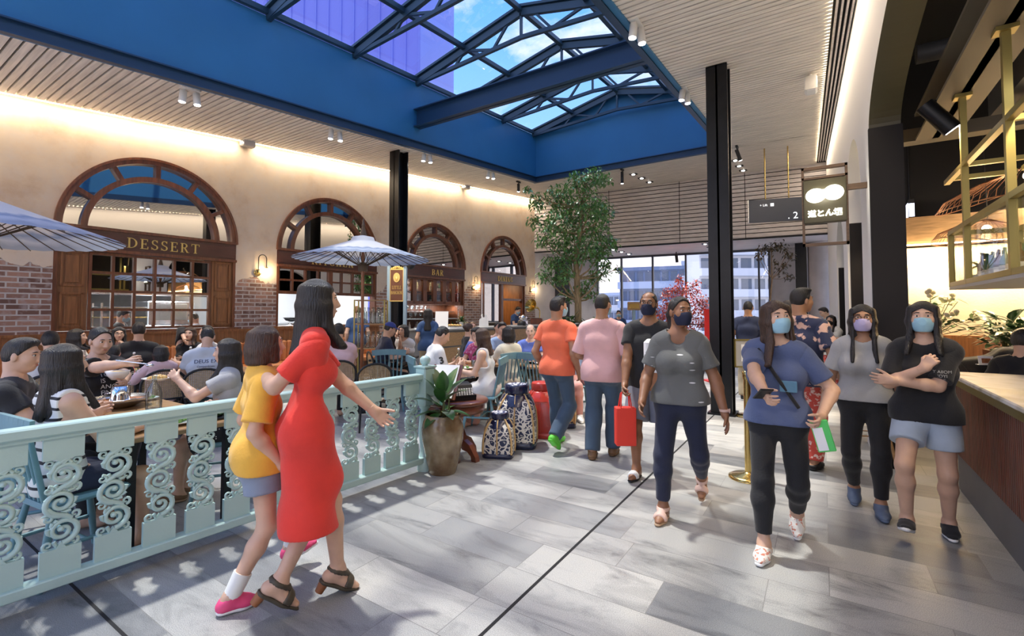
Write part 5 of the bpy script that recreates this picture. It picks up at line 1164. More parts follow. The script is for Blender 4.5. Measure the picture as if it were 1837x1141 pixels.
p = atZ(845, 762); hb = thing('handbag', 'pink leather handbag on the floor beside the teal chair', 'handbag', p, .4); MB().box((-.12, -.06, 0), (.12, .06, .19), bev=.03).build('body', 'bag_pink', hb); MB().tube([(-.07, 0, .17), (-.06, 0, .27), (0, 0, .31), (.06, 0, .27), (.07, 0, .17)], .008).build('strap', 'bag_pink', hb); MB().box((-.08, -.065, .1), (.08, -.058, .2)).build('flap', 'bag_pink', hb)

# ------------------------------------------------------------------ chairs
def windsor(label, loc, rot, group='teal spindle back chairs'):
    global _w0
    if '_w0' not in globals():
        t = thing('spindle_chair', label, 'chair', loc, rot, group); m = MB().box((-.22, -.21, .43), (.22, .21, .465), bev=.015); m.build('seat', 'teal', t)
        for sx in (-1, 1):
            for sy in (-1, 1): MB().tube([(sx * .15, sy * .14, .435), (sx * .19, sy * .18, .2), (sx * .22, sy * .21, 0)], [.016, .021, .014], 10).build('leg', 'teal', t)
        MB().tube([(-.19, .18, .2), (-.19, -.18, .2)], .012).tube([(.19, .18, .2), (.19, -.18, .2)], .012).tube([(-.19, 0, .2), (.19, 0, .2)], .012).build('stretcher', 'teal', t)
        for k in range(7):
            x = -.165 + .055 * k; MB().tube([(x, -.18, .46), (x * 1.18, -.27, .88)], [.011, .009] if 0 < k < 6 else [.016, .013], 8).build('spindle', 'teal', t)
        n = 12; vs = []
        pts = [(-.25 + .5 * k / n, -.275 - .03 * (1 - (2 * k / n - 1) ** 2), .90 + .02 * (1 - (2 * k / n - 1) ** 2)) for k in range(n + 1)]; cm = MB()
        for a, b in zip(pts, pts[1:]): cm.bar(a, b, .024, .085)
        cm.build('crest_rail', 'teal', t); _w0 = t; return t
    return dup(_w0, loc, rot, label, group)
mat('rattan', (.42, .30, .17), .6, noise=.2, nscale=30)
def rattan_mat():
    m = M['rattan']; nt = m.node_tree; tc_ = _n(nt, 'ShaderNodeTexCoord'); ck = _n(nt, 'ShaderNodeTexBrick'); ck.offset = 0; mp_ = _n(nt, 'ShaderNodeMapping'); mp_.inputs['Rotation'].default_value = (PI / 2, 0, 0); nt.links.new(tc_.outputs['Object'], mp_.inputs[0]); nt.links.new(mp_.outputs[0], ck.inputs['Vector'])
    ck.inputs['Scale'].default_value = 1; ck.inputs['Brick Width'].default_value = .02; ck.inputs['Row Height'].default_value = .02; ck.inputs['Mortar Size'].default_value = .0055
    tr = _n(nt, 'ShaderNodeBsdfTransparent'); mx = _n(nt, 'ShaderNodeMixShader'); nt.links.new(mth(nt, 'SUBTRACT', 1, ck.outputs['Fac']), mx.inputs[0]); nt.links.new(nt.nodes['Principled BSDF'].outputs[0], mx.inputs[1]); nt.links.new(tr.outputs[0], mx.inputs[2]); nt.links.new(mx.outputs[0], nt.nodes['Material Output'].inputs[0])
rattan_mat()
def bentwood(label, loc, rot, group='black bentwood chairs with woven backs'):
    global _b0
    if '_b0' not in globals():
        t = thing('bentwood_chair', label, 'chair', loc, rot, group); MB().lathe([(0, .435), (.2, .435), (.215, .45), (.2, .465), (0, .462)], n=28).build('seat', 'black', t)
        for (sx, sy) in ((-1, 1), (1, 1)): MB().tube([(sx * .14, .13, .44), (sx * .17, .19, 0)], [.016, .012], 8).build('leg', 'black', t)
        for sx in (-1, 1): MB().tube([(sx * .17, -.15, .46), (sx * .165, -.16, .3), (sx * .19, -.23, 0)], [.016, .015, .012], 8).build('leg', 'black', t)
        arc = [(-.18, -.16, .45), (-.215, -.20, .62)] + [(-.215 * math.cos(PI * k / 12), -.205 - .03 * math.sin(PI * k / 12), .70 + .16 * math.sin(PI * k / 12)) for k in range(13)] + [(.215, -.20, .62), (.18, -.16, .45)]
        MB().tube(arc, .015, 8).tube([(-.2, -.19, .52), (0, -.21, .52), (.2, -.19, .52)], .010, 8).build('back_frame', 'black', t)
        pl = [(-.2, -.195, .53), (-.205, -.2, .70)] + [(-.2 * math.cos(PI * k / 12), -.205 - .025 * math.sin(PI * k / 12), .70 + .15 * math.sin(PI * k / 12)) for k in range(13)] + [(.2, -.195, .53)]
        MB().add(pl, [tuple(range(len(pl)))]).build('woven_back', 'rattan', t); _b0 = t; return t
    return dup(_b0, loc, rot, label, group)
def table(label, loc, rot, w, d, h=.74, mt='wood_table', legs='ped', name='dining_table', group='dining tables'):
    t = thing(name, label, 'table', (loc[0], loc[1], 0), rot, group); MB().box((-w / 2, -d / 2, h - .035), (w / 2, d / 2, h), bev=.006).build('tabletop', mt, t)
    if legs == 'ped': MB().box((-.035, -.035, .02), (.035, .035, h - .03)).build('pedestal', 'black_steel', t); MB().box((-w * .28, -d * .28, 0), (w * .28, d * .28, .02), bev=.006).build('base', 'black_steel', t)
    else:
        for sx in (-1, 1):
            for sy in (-1, 1): MB().box((sx * (w / 2 - .08) - .025, sy * (d / 2 - .08) - .025, 0), (sx * (w / 2 - .08) + .025, sy * (d / 2 - .08) + .025, h - .03)).build('leg', 'black_steel', t)
    return t
# ------------------------------------------------------------------ tableware
def carafe(label, p, s=1.0, cap=True):
    t = thing('glass_carafe', label, 'carafe', p, group='glass water carafes'); MB().lathe([(0, .004), (.048, .0), (.05, .02), (.05, .12), (.04, .16), (.016, .20), (.014, .24), (.019, .25)], n=20).xf(Matrix.Scale(s, 4)).build('bottle', 'bottle_glass', t)
    if cap: MB().lathe([(.0, .245), (.013, .245), (.016, .262), (.012, .275), (0, .278)], n=12).xf(Matrix.Scale(s, 4)).build('stopper', 'white', t)
    return t
def tumbler(label, p): o = MB().lathe([(0, .004), (.03, .002), (.036, .10), (.033, .10), (.028, .012), (0, .010)], n=16).build('tumbler', 'bottle_glass', loc=p); return tag(o, label, 'glass', 'drinking glasses')
def plate(label, p, r=.12, food=None, name='plate'):
    t = thing(name, label, 'plate', p, group='plates and bowls on the tables'); MB().lathe([(0, .004), (r * .6, .0), (r * .95, .018), (r, .022), (r * .93, .022), (r * .6, .008), (0, .008)], n=26).build('dish', 'ceramic', t)
    if food:
        m = MB(); g = random.Random(int(abs(p[0] * 97 + p[1] * 31) * 100))
        for k in range(16): a, q = g.uniform(0, 6.3), r * .5 * g.random() ** .5; m.ell((q * math.cos(a), q * math.sin(a), .02 + .012 * g.random()), (r * .2, r * .14, r * .11), 8, 6, Euler((g.random(), g.random(), a)).to_matrix())
        m.build('food', food, t)
    return t
def bowl(label, p, r=.07, food=None):
    t = thing('bowl', label, 'bowl', p, group='plates and bowls on the tables'); MB().lathe([(0, .0), (r * .5, .0), (r * .85, r * .45), (r, r * .85), (r * .95, r * .85), (r * .78, r * .45), (r * .4, .012), (0, .012)], n=24).build('dish', 'ceramic', t)
    if food: MB().ell((0, 0, r * .62), (r * .82, r * .82, r * .22), 14, 8).build('food', food, t)
    return t
mat('salad', (.16, .33, .06), .5, noise=.4, nscale=40); mat('noodle', (.70, .45, .15), .5, noise=.3, nscale=50); mat('meat', (.35, .12, .04), .45, noise=.4, nscale=40); mat('rice', (.82, .8, .74), .6)

# ------------------------------------------------------------------ parasols
def umb_mat():
    m = mat('parasol_paper', (.62, .66, .70), .8); nt = m.node_tree; tc_ = _n(nt, 'ShaderNodeTexCoord'); sx = _n(nt, 'ShaderNodeSeparateXYZ'); nt.links.new(tc_.outputs['Object'], sx.inputs[0])
    r = mth(nt, 'SQRT', mth(nt, 'ADD', mth(nt, 'POWER', sx.outputs[0], 2), mth(nt, 'POWER', sx.outputs[1], 2))); nz = _n(nt, 'ShaderNodeTexNoise'); nz.inputs['Scale'].default_value = 6; nz.inputs['Detail'].default_value = 6; nt.links.new(tc_.outputs['Object'], nz.inputs['Vector'])
    rr = mth(nt, 'ADD', r, mth(nt, 'MULTIPLY', mth(nt, 'SUBTRACT', nz.outputs[0], .5), .22)); c = ramp(nt, rr, [(.0, (.80, .80, .80)), (.62, (.80, .80, .80)), (.70, (.27, .36, .54)), (.80, (.55, .62, .72)), (.92, (.34, .41, .54))]); nt.links.new(c, nt.nodes['Principled BSDF'].inputs['Base Color'])
    tl = _n(nt, 'ShaderNodeBsdfTranslucent'); nt.links.new(c, tl.inputs[0]); mx = _n(nt, 'ShaderNodeMixShader'); mx.inputs[0].default_value = .3; nt.links.new(nt.nodes['Principled BSDF'].outputs[0], mx.inputs[1]); nt.links.new(tl.outputs[0], mx.inputs[2]); nt.links.new(mx.outputs[0], nt.nodes['Material Output'].inputs[0])
umb_mat(); mat('cane_dark', (.10, .065, .035), .6); mat('pole_wood', (.24, .085, .03), .4, coat=.3)
def parasol(label, loc, r, zr_, za, fin):
    t = thing('paper_parasol', label, 'parasol', loc, group='paper parasols'); N = 32; vs = []; prof = [(0.05, za - .01), (.12, za - .03), (.16, za - .035), (.18, za - .09)] + [(.18 + (r - .18) * k / 8, za - .09 - (za - .09 - zr_) * (k / 8) ** .93) for k in range(1, 9)]
    m = MB(); m.lathe([(a, z) for a, z in prof[::-1]], n=64); 
    vs = []
    for (a, z) in prof:
        for k in range(64): b = 2 * PI * k / 64; vs.append((a * math.cos(b), a * math.sin(b), z - .012 * (a / r) * abs(math.sin(b * 16)) - .01))
    m = MB(); m.add(vs, [(i * 64 + k, i * 64 + (k + 1) % 64, (i + 1) * 64 + (k + 1) % 64, (i + 1) * 64 + k) for i in range(len(prof) - 1) for k in range(64)], True)
    m.v = [(x / r, y / r, z) for x, y, z in m.v]; o = m.build('canopy', 'parasol_paper', t); o.scale = (r, r, 1)
    for k in range(N):
        a = 2 * PI * k / N; c_, s_ = math.cos(a), math.sin(a); MB().tube([(.05 * c_, .05 * s_, za - .16), (r * .5 * c_, r * .5 * s_, (za + zr_) / 2 - .05), (r * 1.01 * c_, r * 1.01 * s_, zr_ - .022)], [.008, .007, .005], 5).tube([(.05 * c_, .05 * s_, zr_ - .12), (r * .5 * c_, r * .5 * s_, (za + zr_) / 2 - .05)], .005, 5).build('rib', 'cane_dark', t)
    MB().lathe([(.0, za + fin), (.012, za + fin - .03), (.02, za + fin * .6), (.032, za + fin * .55), (.022, za + fin * .5), (.04, za + fin * .2), (.05, za), (.05, za - .02)][::-1], n=14).build('finial', 'cane_dark', t)
    MB().tube([(0, 0, 0), (0, 0, za - .02)], .024, 12).build('pole', 'pole_wood', t); MB().lathe([(.07, zr_ - .2), (.075, zr_ - .1), (.03, zr_ - .06)], n=16).lathe([(.06, za - .2), (.07, za - .12), (.04, za - .05)], n=16).build('hub', 'cane_dark', t); MB().lathe([(.26, 0), (.26, .05), (.06, .07), (.045, .22), (.03, .24)], n=24).build('base', 'black_steel', t)
parasol('pale blue paper parasol in front of the kitchen arch', at2(650, 7.4), 1.02, 2.36, 2.74, .26)
parasol('large pale blue paper parasol whose rim covers the left end of the dessert arch', at2(-78, 4.9), 1.34, 2.34, 2.86, .28)

# ------------------------------------------------------------------ restaurant sign on posts
p0 = at2(712, 9.3); sg_ = thing('restaurant_sign', 'brown and gold hanging restaurant sign between two pale blue posts', 'sign', p0, YAW - .12)
mat('post_blue', (.30, .43, .52), .45); mat('sign_brown', (.16, .055, .02), .45)
for sx in (-1, 1): MB().box((sx * .165 - .03, -.03, 0), (sx * .165 + .03, .03, 2.46)).lathe([(.03, 2.46), (.045, 2.48), (.05, 2.51), (.03, 2.55), (0, 2.58)], (sx * .165, 0, 0), 16).build('post', 'post_blue', sg_)
pn_ = MB().box((-.135, -.02, 1.74), (.135, .02, 2.36)).build('panel', 'sign_brown', sg_); fr_ = MB()
for (a, b) in (((-.14, 1.73), (.14, 1.75)), ((-.14, 2.35), (.14, 2.37)), ((-.14, 1.73), (-.125, 2.37)), ((.125, 1.73), (.14, 2.37))): fr_.box((a[0], -.03, a[1]), (b[0], .03, b[1]))
for k in range(7): fr_.ell((-.12 + .04 * k, 0, 2.375 + .022 * (3 - abs(k - 3)) / 3 * 1.8), (.024, .014, .03), 10, 6)
fr_.build('gilt_frame', 'gold_leaf', sg_); em = MB().tube([(0, -.02, 2.2), (0, -.036, 2.2)], .075, 28); em.v = [(x * .9, y, 2.2 + (z - 2.2) * 1.25) for x, y, z in em.v]; em.ell((0, -.03, 2.17), (.03, .02, .045), 12, 8); em.build('emblem', 'gold_leaf', sg_)
tm_ = lambda z: frame_m((0, -.024, z), (1, 0, 0), (0, 0, 1)); serif_word('LITTLE', .066, .006, 'gold_leaf', tm_(2.005) @ Matrix.Diagonal((.60, 1, 1, 1)), sg_, .14); serif_word('BANGKOK', .064, .006, 'gold_leaf', tm_(1.905) @ Matrix.Diagonal((.57, 1, 1, 1)), sg_, .06)
light('sign_lamp', 'SPOT', (p0.x + .5, p0.y - .75, 2.75), 28, (1, .8, .5), to=(p0.x, p0.y, 2.1), spot_size=1.1, shadow_soft_size=.04)
q = at2(736, 9.0); sp_ = thing('track_spotlight', 'round black spotlight beside the restaurant sign', 'spotlight', (q.x, q.y, 2.42), group='black track spotlights'); MB().ell((0, 0, 0), .085, 18, 12).build('can', 'black', sp_); MB().tube([(0, 0, 0), (p0.x - q.x + .14, p0.y - q.y, .0)], .014).build('bracket', 'black', sp_)

# ------------------------------------------------------------------ bottle shelf by the column
p = at2(666, 8.9); sh = thing('bottle_shelf', 'brass framed open shelf with water bottles left of the restaurant sign', 'shelf', p, YAW + .1); W2, D2 = .27, .17
for sx in (-1, 1):
    for sy in (-1, 1): MB().box((sx * W2 - .012, sy * D2 - .012, 0), (sx * W2 + .012, sy * D2 + .012, 1.75)).build('upright', 'brass_paint', sh)
for z in (.35, .85, 1.3, 1.74): MB().box((-W2, -D2, z - .01), (W2, D2, z + .01)).build('shelf_board', 'wood_light', sh)
_bt = None; _bm = MB().lathe([(0, .003), (.035, 0), (.037, .02), (.037, .17), (.03, .21), (.013, .25), (.013, .30), (.0, .30)], n=14).mesh('bottle', 'bottle_glass'); _wm = MB().lathe([(.0, .005), (.033, .005), (.033, .2), (0, .2)], n=12).mesh('water', 'ceramic')
Rz = Matrix.Rotation(YAW + .1, 3, 'Z')
for zi, z in enumerate((1.31, .86)):
    for r in range(2):
        for k in range(6):
            o = bpy.data.objects.new('bottle', _bm); C.objects.link(o); o.location = p + Rz @ Vector((-.22 + .088 * k, -.08 + .15 * r, z)); tag(o, ['clear glass bottle on the upper tier of the brass shelf', 'clear glass bottle on the lower tier of the brass shelf'][zi], 'bottle', ['bottles on the upper tier', 'bottles on the lower tier'][zi])
# ------------------------------------------------------------------ bar back shelves: glasses and bottles
A2, B2 = ARCH[2]
def wine_glass(): return MB().lathe([(.03, .0), (.03, .004), (.005, .01), (.005, .07), (.03, .10), (.036, .14), (.028, .17)], n=14)
_gm = wine_glass().mesh('wine_glass', 'bottle_glass'); rgb_ = random.Random(3)
def put(mesh, name, p, label, cat, group): o = bpy.data.objects.new(name, mesh); C.objects.link(o); o.location = p; return tag(o, label, cat, group)
for z, lb, gp, d0 in ((1.33, 'stemmed glass on the lit lower shelf of the back bar', 'stemmed glasses on the lower bar shelf', -.3), (1.54, 'stemmed glass on the lit upper shelf of the back bar', 'stemmed glasses on the upper bar shelf', -.45)):
    for k in range(13): put(_gm, 'wine_glass', LWM @ Vector((A2 + .15 + .095 * k, z + .001, d0 - .05 * (k % 2))), lb, 'glass', gp)
mat('bottle_amber', (.35, .14, .03), .12, coat=.5); mat('bottle_clear', (.62, .60, .52), .15, coat=.5); mat('label_white', (.8, .78, .7), .6)
BT = []
for mt in ('brown_glass', 'green_glass', 'bottle_amber', 'bottle_clear'):
    BT.append(MB().lathe([(0, 0), (.036, 0), (.037, .17), (.03, .20), (.013, .23), (.013, .28), (0, .285)], n=14).mesh('spirit_bottle', mt))
_lm = MB().lathe([(.0385, .05), (.0385, .13)], n=14).mesh('label', 'label_white')
for z, lb, gp in ((1.782, 'spirit bottle on the lower level inside the bar cabinet', 'bottles on the lower level of the bar cabinet'), (2.147, 'spirit bottle on the upper level inside the bar cabinet', 'bottles on the upper level of the bar cabinet'), (.952, 'bottle on the back bar worktop', 'bottles on the back bar worktop')):
    for k in range(16):
        if rgb_.random() < .12: continue
        o = put(BT[rgb_.randrange(4)], 'spirit_bottle', LWM @ Vector((A2 + .12 + (B2 - A2 - .25) * k / 15, z, -.32 - .08 * (k % 2))), lb, 'bottle', gp); c = bpy.data.objects.new('label', _lm); C.objects.link(c); c.parent = o
p = LWM @ Vector(((A2 + B2) / 2, 1.74, -.4)); light('back_bar_light', 'AREA', p, 26, (.9, .95, 1), rot=(0, 0, PI / 2), shape='RECTANGLE', size=2.4, size_y=.05)
p = LWM @ Vector(((A2 + B2) / 2, 2.54, -.4)); light('cabinet_light', 'AREA', p, 10, (1, .75, .4), rot=(0, 0, PI / 2), shape='RECTANGLE', size=2.4, size_y=.05)
# bar counter in front of the arches
c0, c1 = sL(756, 1.85), 16.1; mat('counter_stone', (.42, .43, .43), .35, noise=.15, nscale=5); mat('counter_front', (.20, .21, .22), .6)
bc = thing('bar_counter', 'long bar counter with stone top along the arched wall', 'counter')
MB().box((c0, 1.06, 1.25), (c1, 1.11, 1.95), bev=.01).xf(LWM).build('worktop', 'counter_stone', bc); MB().box((c0 + .05, 0, 1.32), (c1, 1.06, 1.86)).xf(LWM).build('body', 'counter_front', bc); MB().box((c0 + .05, .08, 1.86), (c1, .62, 1.885)).box((c0 + .05, .66, 1.86), (c1, 1.0, 1.885)).xf(LWM).build('front_panel', 'wood_light', bc)
def oncounter(x, d=1.55): s = sL(x, d); return LWM @ Vector((s, 1.11, d))
def paper_card(label, p, w, h, rot, name='menu_card'): t = MB().box((-w / 2, -.003, 0), (w / 2, .003, h)).xf(Matrix.Rotation(-.2, 4, 'X')).box((-w / 2, 0, 0), (w / 2, .06, .004)).build(name, 'paper', loc=p, rotz=rot); return tag(t, label, 'menu card')
paper_card('large white menu card standing on the bar counter', oncounter(792), .34, .44, YAW)
t = thing('pastry_stand', 'low tray of pastries on the bar counter right of the menu card', 'pastries', oncounter(816)); MB().box((-.2, -.12, 0), (.2, .12, .03)).build('tray', 'steel', t)
for k in range(8): MB().ell((-.15 + .1 * (k % 4), -.05 + .1 * (k // 4), .06), (.045, .035, .03), 10, 7).build('pastry', 'noodle', t)
mat('pot_herb', (.75, .74, .7), .5)
t = thing('potted_herb', 'small green herb in a white pot on the bar counter', 'plant', oncounter(828, 1.4)); MB().lathe([(.05, 0), (.065, .14), (.06, .14), (.055, .12), (0, .12)], n=16).build('pot', 'pot_herb', t); m = MB(); g = random.Random(2)
for k in range(70): a, e = g.uniform(0, 6.28), g.uniform(.2, 1.4); leaf(m, (0, 0, .13 + .02 * g.random()), (math.cos(a) * math.cos(e), math.sin(a) * math.cos(e), math.sin(e)), g.uniform(.12, .26), .03, .8, n=3)
m.build('foliage', 'leaf_mid', t)
t = thing('takeaway_bag', 'white carrier bag standing on the bar counter before the dining door', 'bag', oncounter(868, 1.5)); MB().prism([(-.14, 0), (.14, 0), (.12, .2), (.08, .24), (.07, .34), (.03, .36), (.02, .26), (-.03, .26), (-.04, .36), (-.08, .34), (-.07, .24), (-.13, .2)], -.06, .06, lambda x, z, y: (x * math.cos(YAW) - y * math.sin(YAW), x * math.sin(YAW) + y * math.cos(YAW), z)).build('body', 'white', t)
t = thing('juice_machine', 'steel juicer at the right of the bar counter in front of the barman', 'machine', oncounter(938, 1.6)); MB().box((-.13, -.12, 0), (.13, .12, .16), bev=.03).build('base', 'steel', t); MB().lathe([(.1, .16), (.14, .2), (.14, .27), (.05, .32), (0, .33)], n=20).build('bowl', 'chrome', t)
t = thing('black_bowl', 'upturned black bowl on the near edge of the bar counter', 'bowl', oncounter(936, 1.84)); MB().lathe([(.14, 0), (.15, .05), (.12, .12), (.06, .15), (0, .155)], n=22).build('bowl', 'black', t)
p = oncounter(962, 1.5); t = thing('gramophone', 'old gramophone with a brass horn at the end of the bar counter', 'gramophone', p, YAW); MB().box((-.2, -.2, 0), (.2, .2, .2), bev=.015).build('case', 'wood_antique', t); MB().lathe([(.17, .2), (.17, .215), (0, .215)], n=24).build('platter', 'black', t)
m = MB(); m.tube([(.12, .1, .2), (.13, .12, .45), (.08, .1, .55), (-.02, .02, .58)], [.018, .02, .028, .05]).tube([(-.02, .02, .58), (-.1, -.06, .60), (-.17, -.13, .63), (-.2, -.17, .645)], [.05, .09, .17, .23], 20, cap=False); m.build('horn', 'brass', t)
t = thing('basket_tray', 'wicker tray of fruit beside the gramophone', 'tray', oncounter(985, 1.5)); MB().lathe([(.16, 0), (.2, .07), (.19, .07), (.15, .015), (0, .015)], n=22).build('tray', 'wood_light', t)
for k in range(6): MB().ell((.08 * math.cos(k), .08 * math.sin(k), .06), .04, 12, 8).build('fruit', 'noodle', t)

# ------------------------------------------------------------------ trees
def tree(name, label, base, trunk, blobs, leafm, n, L, Wd, seed, pot=None, spread=.5, branches=True, tr=.07, bark='bark', droop=.6):
    """blobs: (x, y, z, radius) relative to base"""
    t = thing(name, label, 'tree', base); g = random.Random(seed); m = MB(); m.tube(trunk, [tr * (1 - .6 * k / (len(trunk) - 1)) for k in range(len(trunk))], 10)
    m.build('trunk', bark, t); bm = MB(); tip = Vector(trunk[-1])
    for (x, y, z, r) in blobs:
        k = min(range(len(trunk)), key=lambda i: abs(trunk[i][2] - (z - .5 * r - .35))); a = Vector(trunk[k]); b = Vector((x, y, z)); mid = a.lerp(b, .5) + Vector((0, 0, -.1 * (b - a).length)); bm.tube([a, mid, b], [tr * .35, tr * .22, .008], 6)
        for q in range(5): d = Vector((g.uniform(-1, 1), g.uniform(-1, 1), g.uniform(-.6, 1))).normalized() * r * .85; bm.tube([b - (b - mid) * .2, b + d * .5, b + d], [.010, .007, .003], 5)
    bm.build('branches', bark, t); tot = sum(b[3] ** 2 for b in blobs)
    lm = MB()
    for (x, y, z, r) in blobs:
        for q in range(int(n * r * r / tot)):
            d = Vector((g.gauss(0, 1), g.gauss(0, 1), g.gauss(0, 1))).normalized(); p = Vector((x, y, z)) + d * r * g.random() ** .45; a = g.uniform(0, 6.28); v = Vector((math.cos(a), math.sin(a), g.uniform(-.9, .4))); leaf(lm, p, v, L * g.uniform(.7, 1.25), Wd * g.uniform(.7, 1.2), droop, .2, n=3)
    o = lm.build('foliage', leafm, t)
    if pot: pot(t)
    return t
leafmat('leaf_ficus', (.20, .40, .11), (.055, .17, .055))
FT = 12.6; fb = at2(1037, FT); 
def rel(x, y, dt=0): q = atT(x, y, FT + dt) - fb; return (q.x, q.y, q.z)
bl = []
for (x, y, r, dt) in ((1065, 318, .34, 0), (1085, 322, .24, .3), (1035, 330, .36, -.2), (1000, 350, .34, 0), (965, 360, .28, .2), (958, 395, .22, 0), (1020, 375, .46, .2), (1060, 370, .46, -.2), (1085, 380, .30, .2), (990, 400, .38, -.3), (1030, 415, .50, .1), (1070, 410, .42, .2), (975, 430, .26, .2), (1005, 440, .36, .2), (1050, 450, .42, -.2), (1082, 440, .34, .1), (1100, 435, .18, 0), (1020, 465, .34, .1), (1075, 460, .32, 0), (945, 340, .13, 0), (985, 470, .24, .2), (975, 495, .22, 0), (1000, 500, .26, .1), (1015, 490, .24, -.3), (1062, 500, .26, .2), (1080, 490, .22, -.2), (1045, 520, .26, .1), (1020, 530, .24, .2), (1090, 475, .16, .1), (1107, 482, .14, 0), (1065, 530, .2, .2), (1000, 475, .22, 0)): q = rel(x, y, dt); bl.append((q[0], q[1], q[2], r))
tk = [rel(1037, 583), rel(1037, 540), rel(1035, 500), rel(1033, 470), rel(1040, 420), rel(1045, 370), rel(1050, 330)]; tk[0] = (0, 0, .5)
mat('bark_ficus', (.30, .22, .12), .85, noise=.35, nscale=6, stretch=(6, 6, 1), bump=.3, bscale=12); mat('planter', (.16, .165, .17), .6)
tree('ficus_tree', 'tall indoor fig tree in front of the slat wall', fb, tk, bl, 'leaf_ficus', 5600, .135, .052, 4, tr=.10, bark='bark_ficus', pot=lambda t: (MB().box((-1.0, -.45, 0), (1.0, .45, .85), bev=.02).build('planter', 'planter', t), MB().box((-.95, -.4, .8), (.95, .4, .87)).build('soil', 'soil', t)))
def bush(label, p, r, h, n, mt, seed, L=.22, Wd=.06, name='leafy_plant'):
    t = thing(name, label, 'plant', p); g = random.Random(seed); m = MB(); st = MB()
    for k in range(n):
        a, q = g.uniform(0, 6.28), r * g.random(); b = Vector((q * math.cos(a) * .4, q * math.sin(a) * .4, h * g.uniform(.05, .75))); e = g.uniform(.1, 1.2); leaf(m, b, (math.cos(a) * math.cos(e), math.sin(a) * math.cos(e), math.sin(e)), L * g.uniform(.7, 1.3), Wd, .9, n=4)
    for k in range(6): a = k; st.tube([(0, 0, 0), (r * .15 * math.cos(a), r * .15 * math.sin(a), h * .7)], .008, 5)
    m.build('foliage', mt, t); st.build('stem', 'stem', t); return t
for k, (x, y, lb) in enumerate(((1005, 575, 'leafy green plant at the left foot of the fig tree'), (1060, 570, 'leafy green plant at the right foot of the fig tree'), (1022, 560, 'tall leafy plant against the trunk of the fig tree'))):
    q = rel(x, 583, -.1); bush(lb, (fb.x + q[0], fb.y + q[1], .87), .4, .5 + .2 * (k == 2), 60, 'leaf_mid', 10 + k, .26, .08)
RTd = 17.3; rb = at2(1222, RTd)
def rel2(x, y, dt=0): q = atT(x, y, RTd + dt) - rb; return (q.x, q.y, q.z)
g = random.Random(8); bl = []
for (x, y, r) in ((1215, 520, .36), (1240, 520, .36), (1195, 545, .36), (1225, 550, .5), (1255, 545, .4), (1185, 570, .32), (1210, 575, .42), (1240, 575, .42), (1268, 560, .26), (1262, 580, .26), (1220, 500, .2), (1195, 525, .2), (1175, 560, .16), (1250, 505, .14), (1180, 580, .2)): q = rel2(x, y, g.uniform(-.5, .5)); bl.append((q[0], q[1], q[2], r))
tree('red_leaf_tree', 'small red leaved tree in front of the far windows', rb, [(0, 0, 0), rel2(1222, 620), rel2(1220, 570), rel2(1225, 520)], bl, 'leaf_red', 3000, .085, .06, 9, tr=.05)
ST = 15.2; sb = at2(1383, ST)
def rel3(x, y, dt=0): q = atT(x, y, ST + dt) - sb; return (q.x, q.y, q.z)
bl = [(*rel3(x, y), r) for (x, y, r) in ((1383, 445, .24), (1400, 440, .22), (1365, 452, .2), (1372, 446, .2), (1412, 452, .2), (1400, 485, .2), (1415, 495, .18), (1420, 460, .16), (1360, 460, .12), (1408, 475, .14), (1390, 470, .12))]
tree('sparse_tree', 'slender sparse tree before the concrete wall on the right of the far windows', sb, [(0, 0, .3), rel3(1380, 560), rel3(1385, 500), rel3(1384, 450)], bl, 'leaf_dry', 480, .12, .05, 12, tr=.035, pot=lambda t: MB().lathe([(.2, 0), (.26, .45), (.24, .45), (.22, .4), (0, .4)], n=24).build('pot', 'planter', t))
for k, (x, t_, lb) in enumerate(((1365, 17, 'round green shrub behind the man in the navy shirt'), (1330, 17.2, 'low green shrub at the far window right of the walkway column'))): bush(lb, at2(x, t_), .5, 1.25, 130, 'leaf_mid', 30 + k, .25, .08, 'green_shrub')

# ------------------------------------------------------------------ signs
p = atT(1395, 377, 12.2); sd = thing('direction_sign', 'dark hanging direction sign on two rods below the slat wall', 'sign', p, YAW - .32)
w, h = 1.36, .60; MB().box((-w / 2, -.03, -h / 2), (w / 2, .03, h / 2), bev=.004).build('panel', 'mullion', sd); MB().box((-w / 2 - .02, -.035, -h / 2), (-w / 2, .035, h / 2)).build('edge', 'steel', sd)
for x in (-.28, .26): MB().tube([(x, 0, h / 2), (x, 0, zc(p.y) - p.z)], .016).build('rod', 'brass', sd)
emat('sign_white', (1, 1, 1), 1.1); fm = lambda x, z: frame_m((x, -.034, z), (1, 0, 0), (0, 0, 1)); text('lettering', '+ Lift', .085, 'sign_white', fm(-.33, .14), sd, .002); text('number', '. 2', .24, 'sign_white', fm(.34, -.17), sd, .002)
MB().box((-.17, -.034, .105), (-.09, -.031, .185)).build('symbol', 'sign_white', sd)
# lit shop sign
Ys = 6.3; a = atY(1443, 560, Ys); b = atY(1527, 560, Ys + .02); sx0, sx1 = a.x, b.x; zt, zb_ = atY(1485, 297, Ys).z, atY(1485, 440, Ys).z; mat('sign_wood', (.13, .075, .04), .5, noise=.25, nscale=5, stretch=(1, 8, 8)); mat('sign_olive', (.065, .055, .025), .5)
ls = thing('shop_sign', 'lit square shop sign in a timber frame hanging from the white bar wall', 'sign', ((sx0 + sx1) / 2, Ys, zb_)); W3 = (sx1 - sx0) / 2; Hs = zt - zb_
fm_ = MB().box((-W3, -.03, 0), (-W3 + .025, .03, Hs)).box((W3 - .025, -.03, 0), (W3, .03, Hs)).box((-W3, -.03, 0), (W3, .03, .03)).box((-W3, -.03, Hs - .03), (W3, .03, Hs)).box((-W3, -.03, Hs - .14), (W3, .03, Hs - .115)); fm_.build('frame', 'sign_wood', ls)
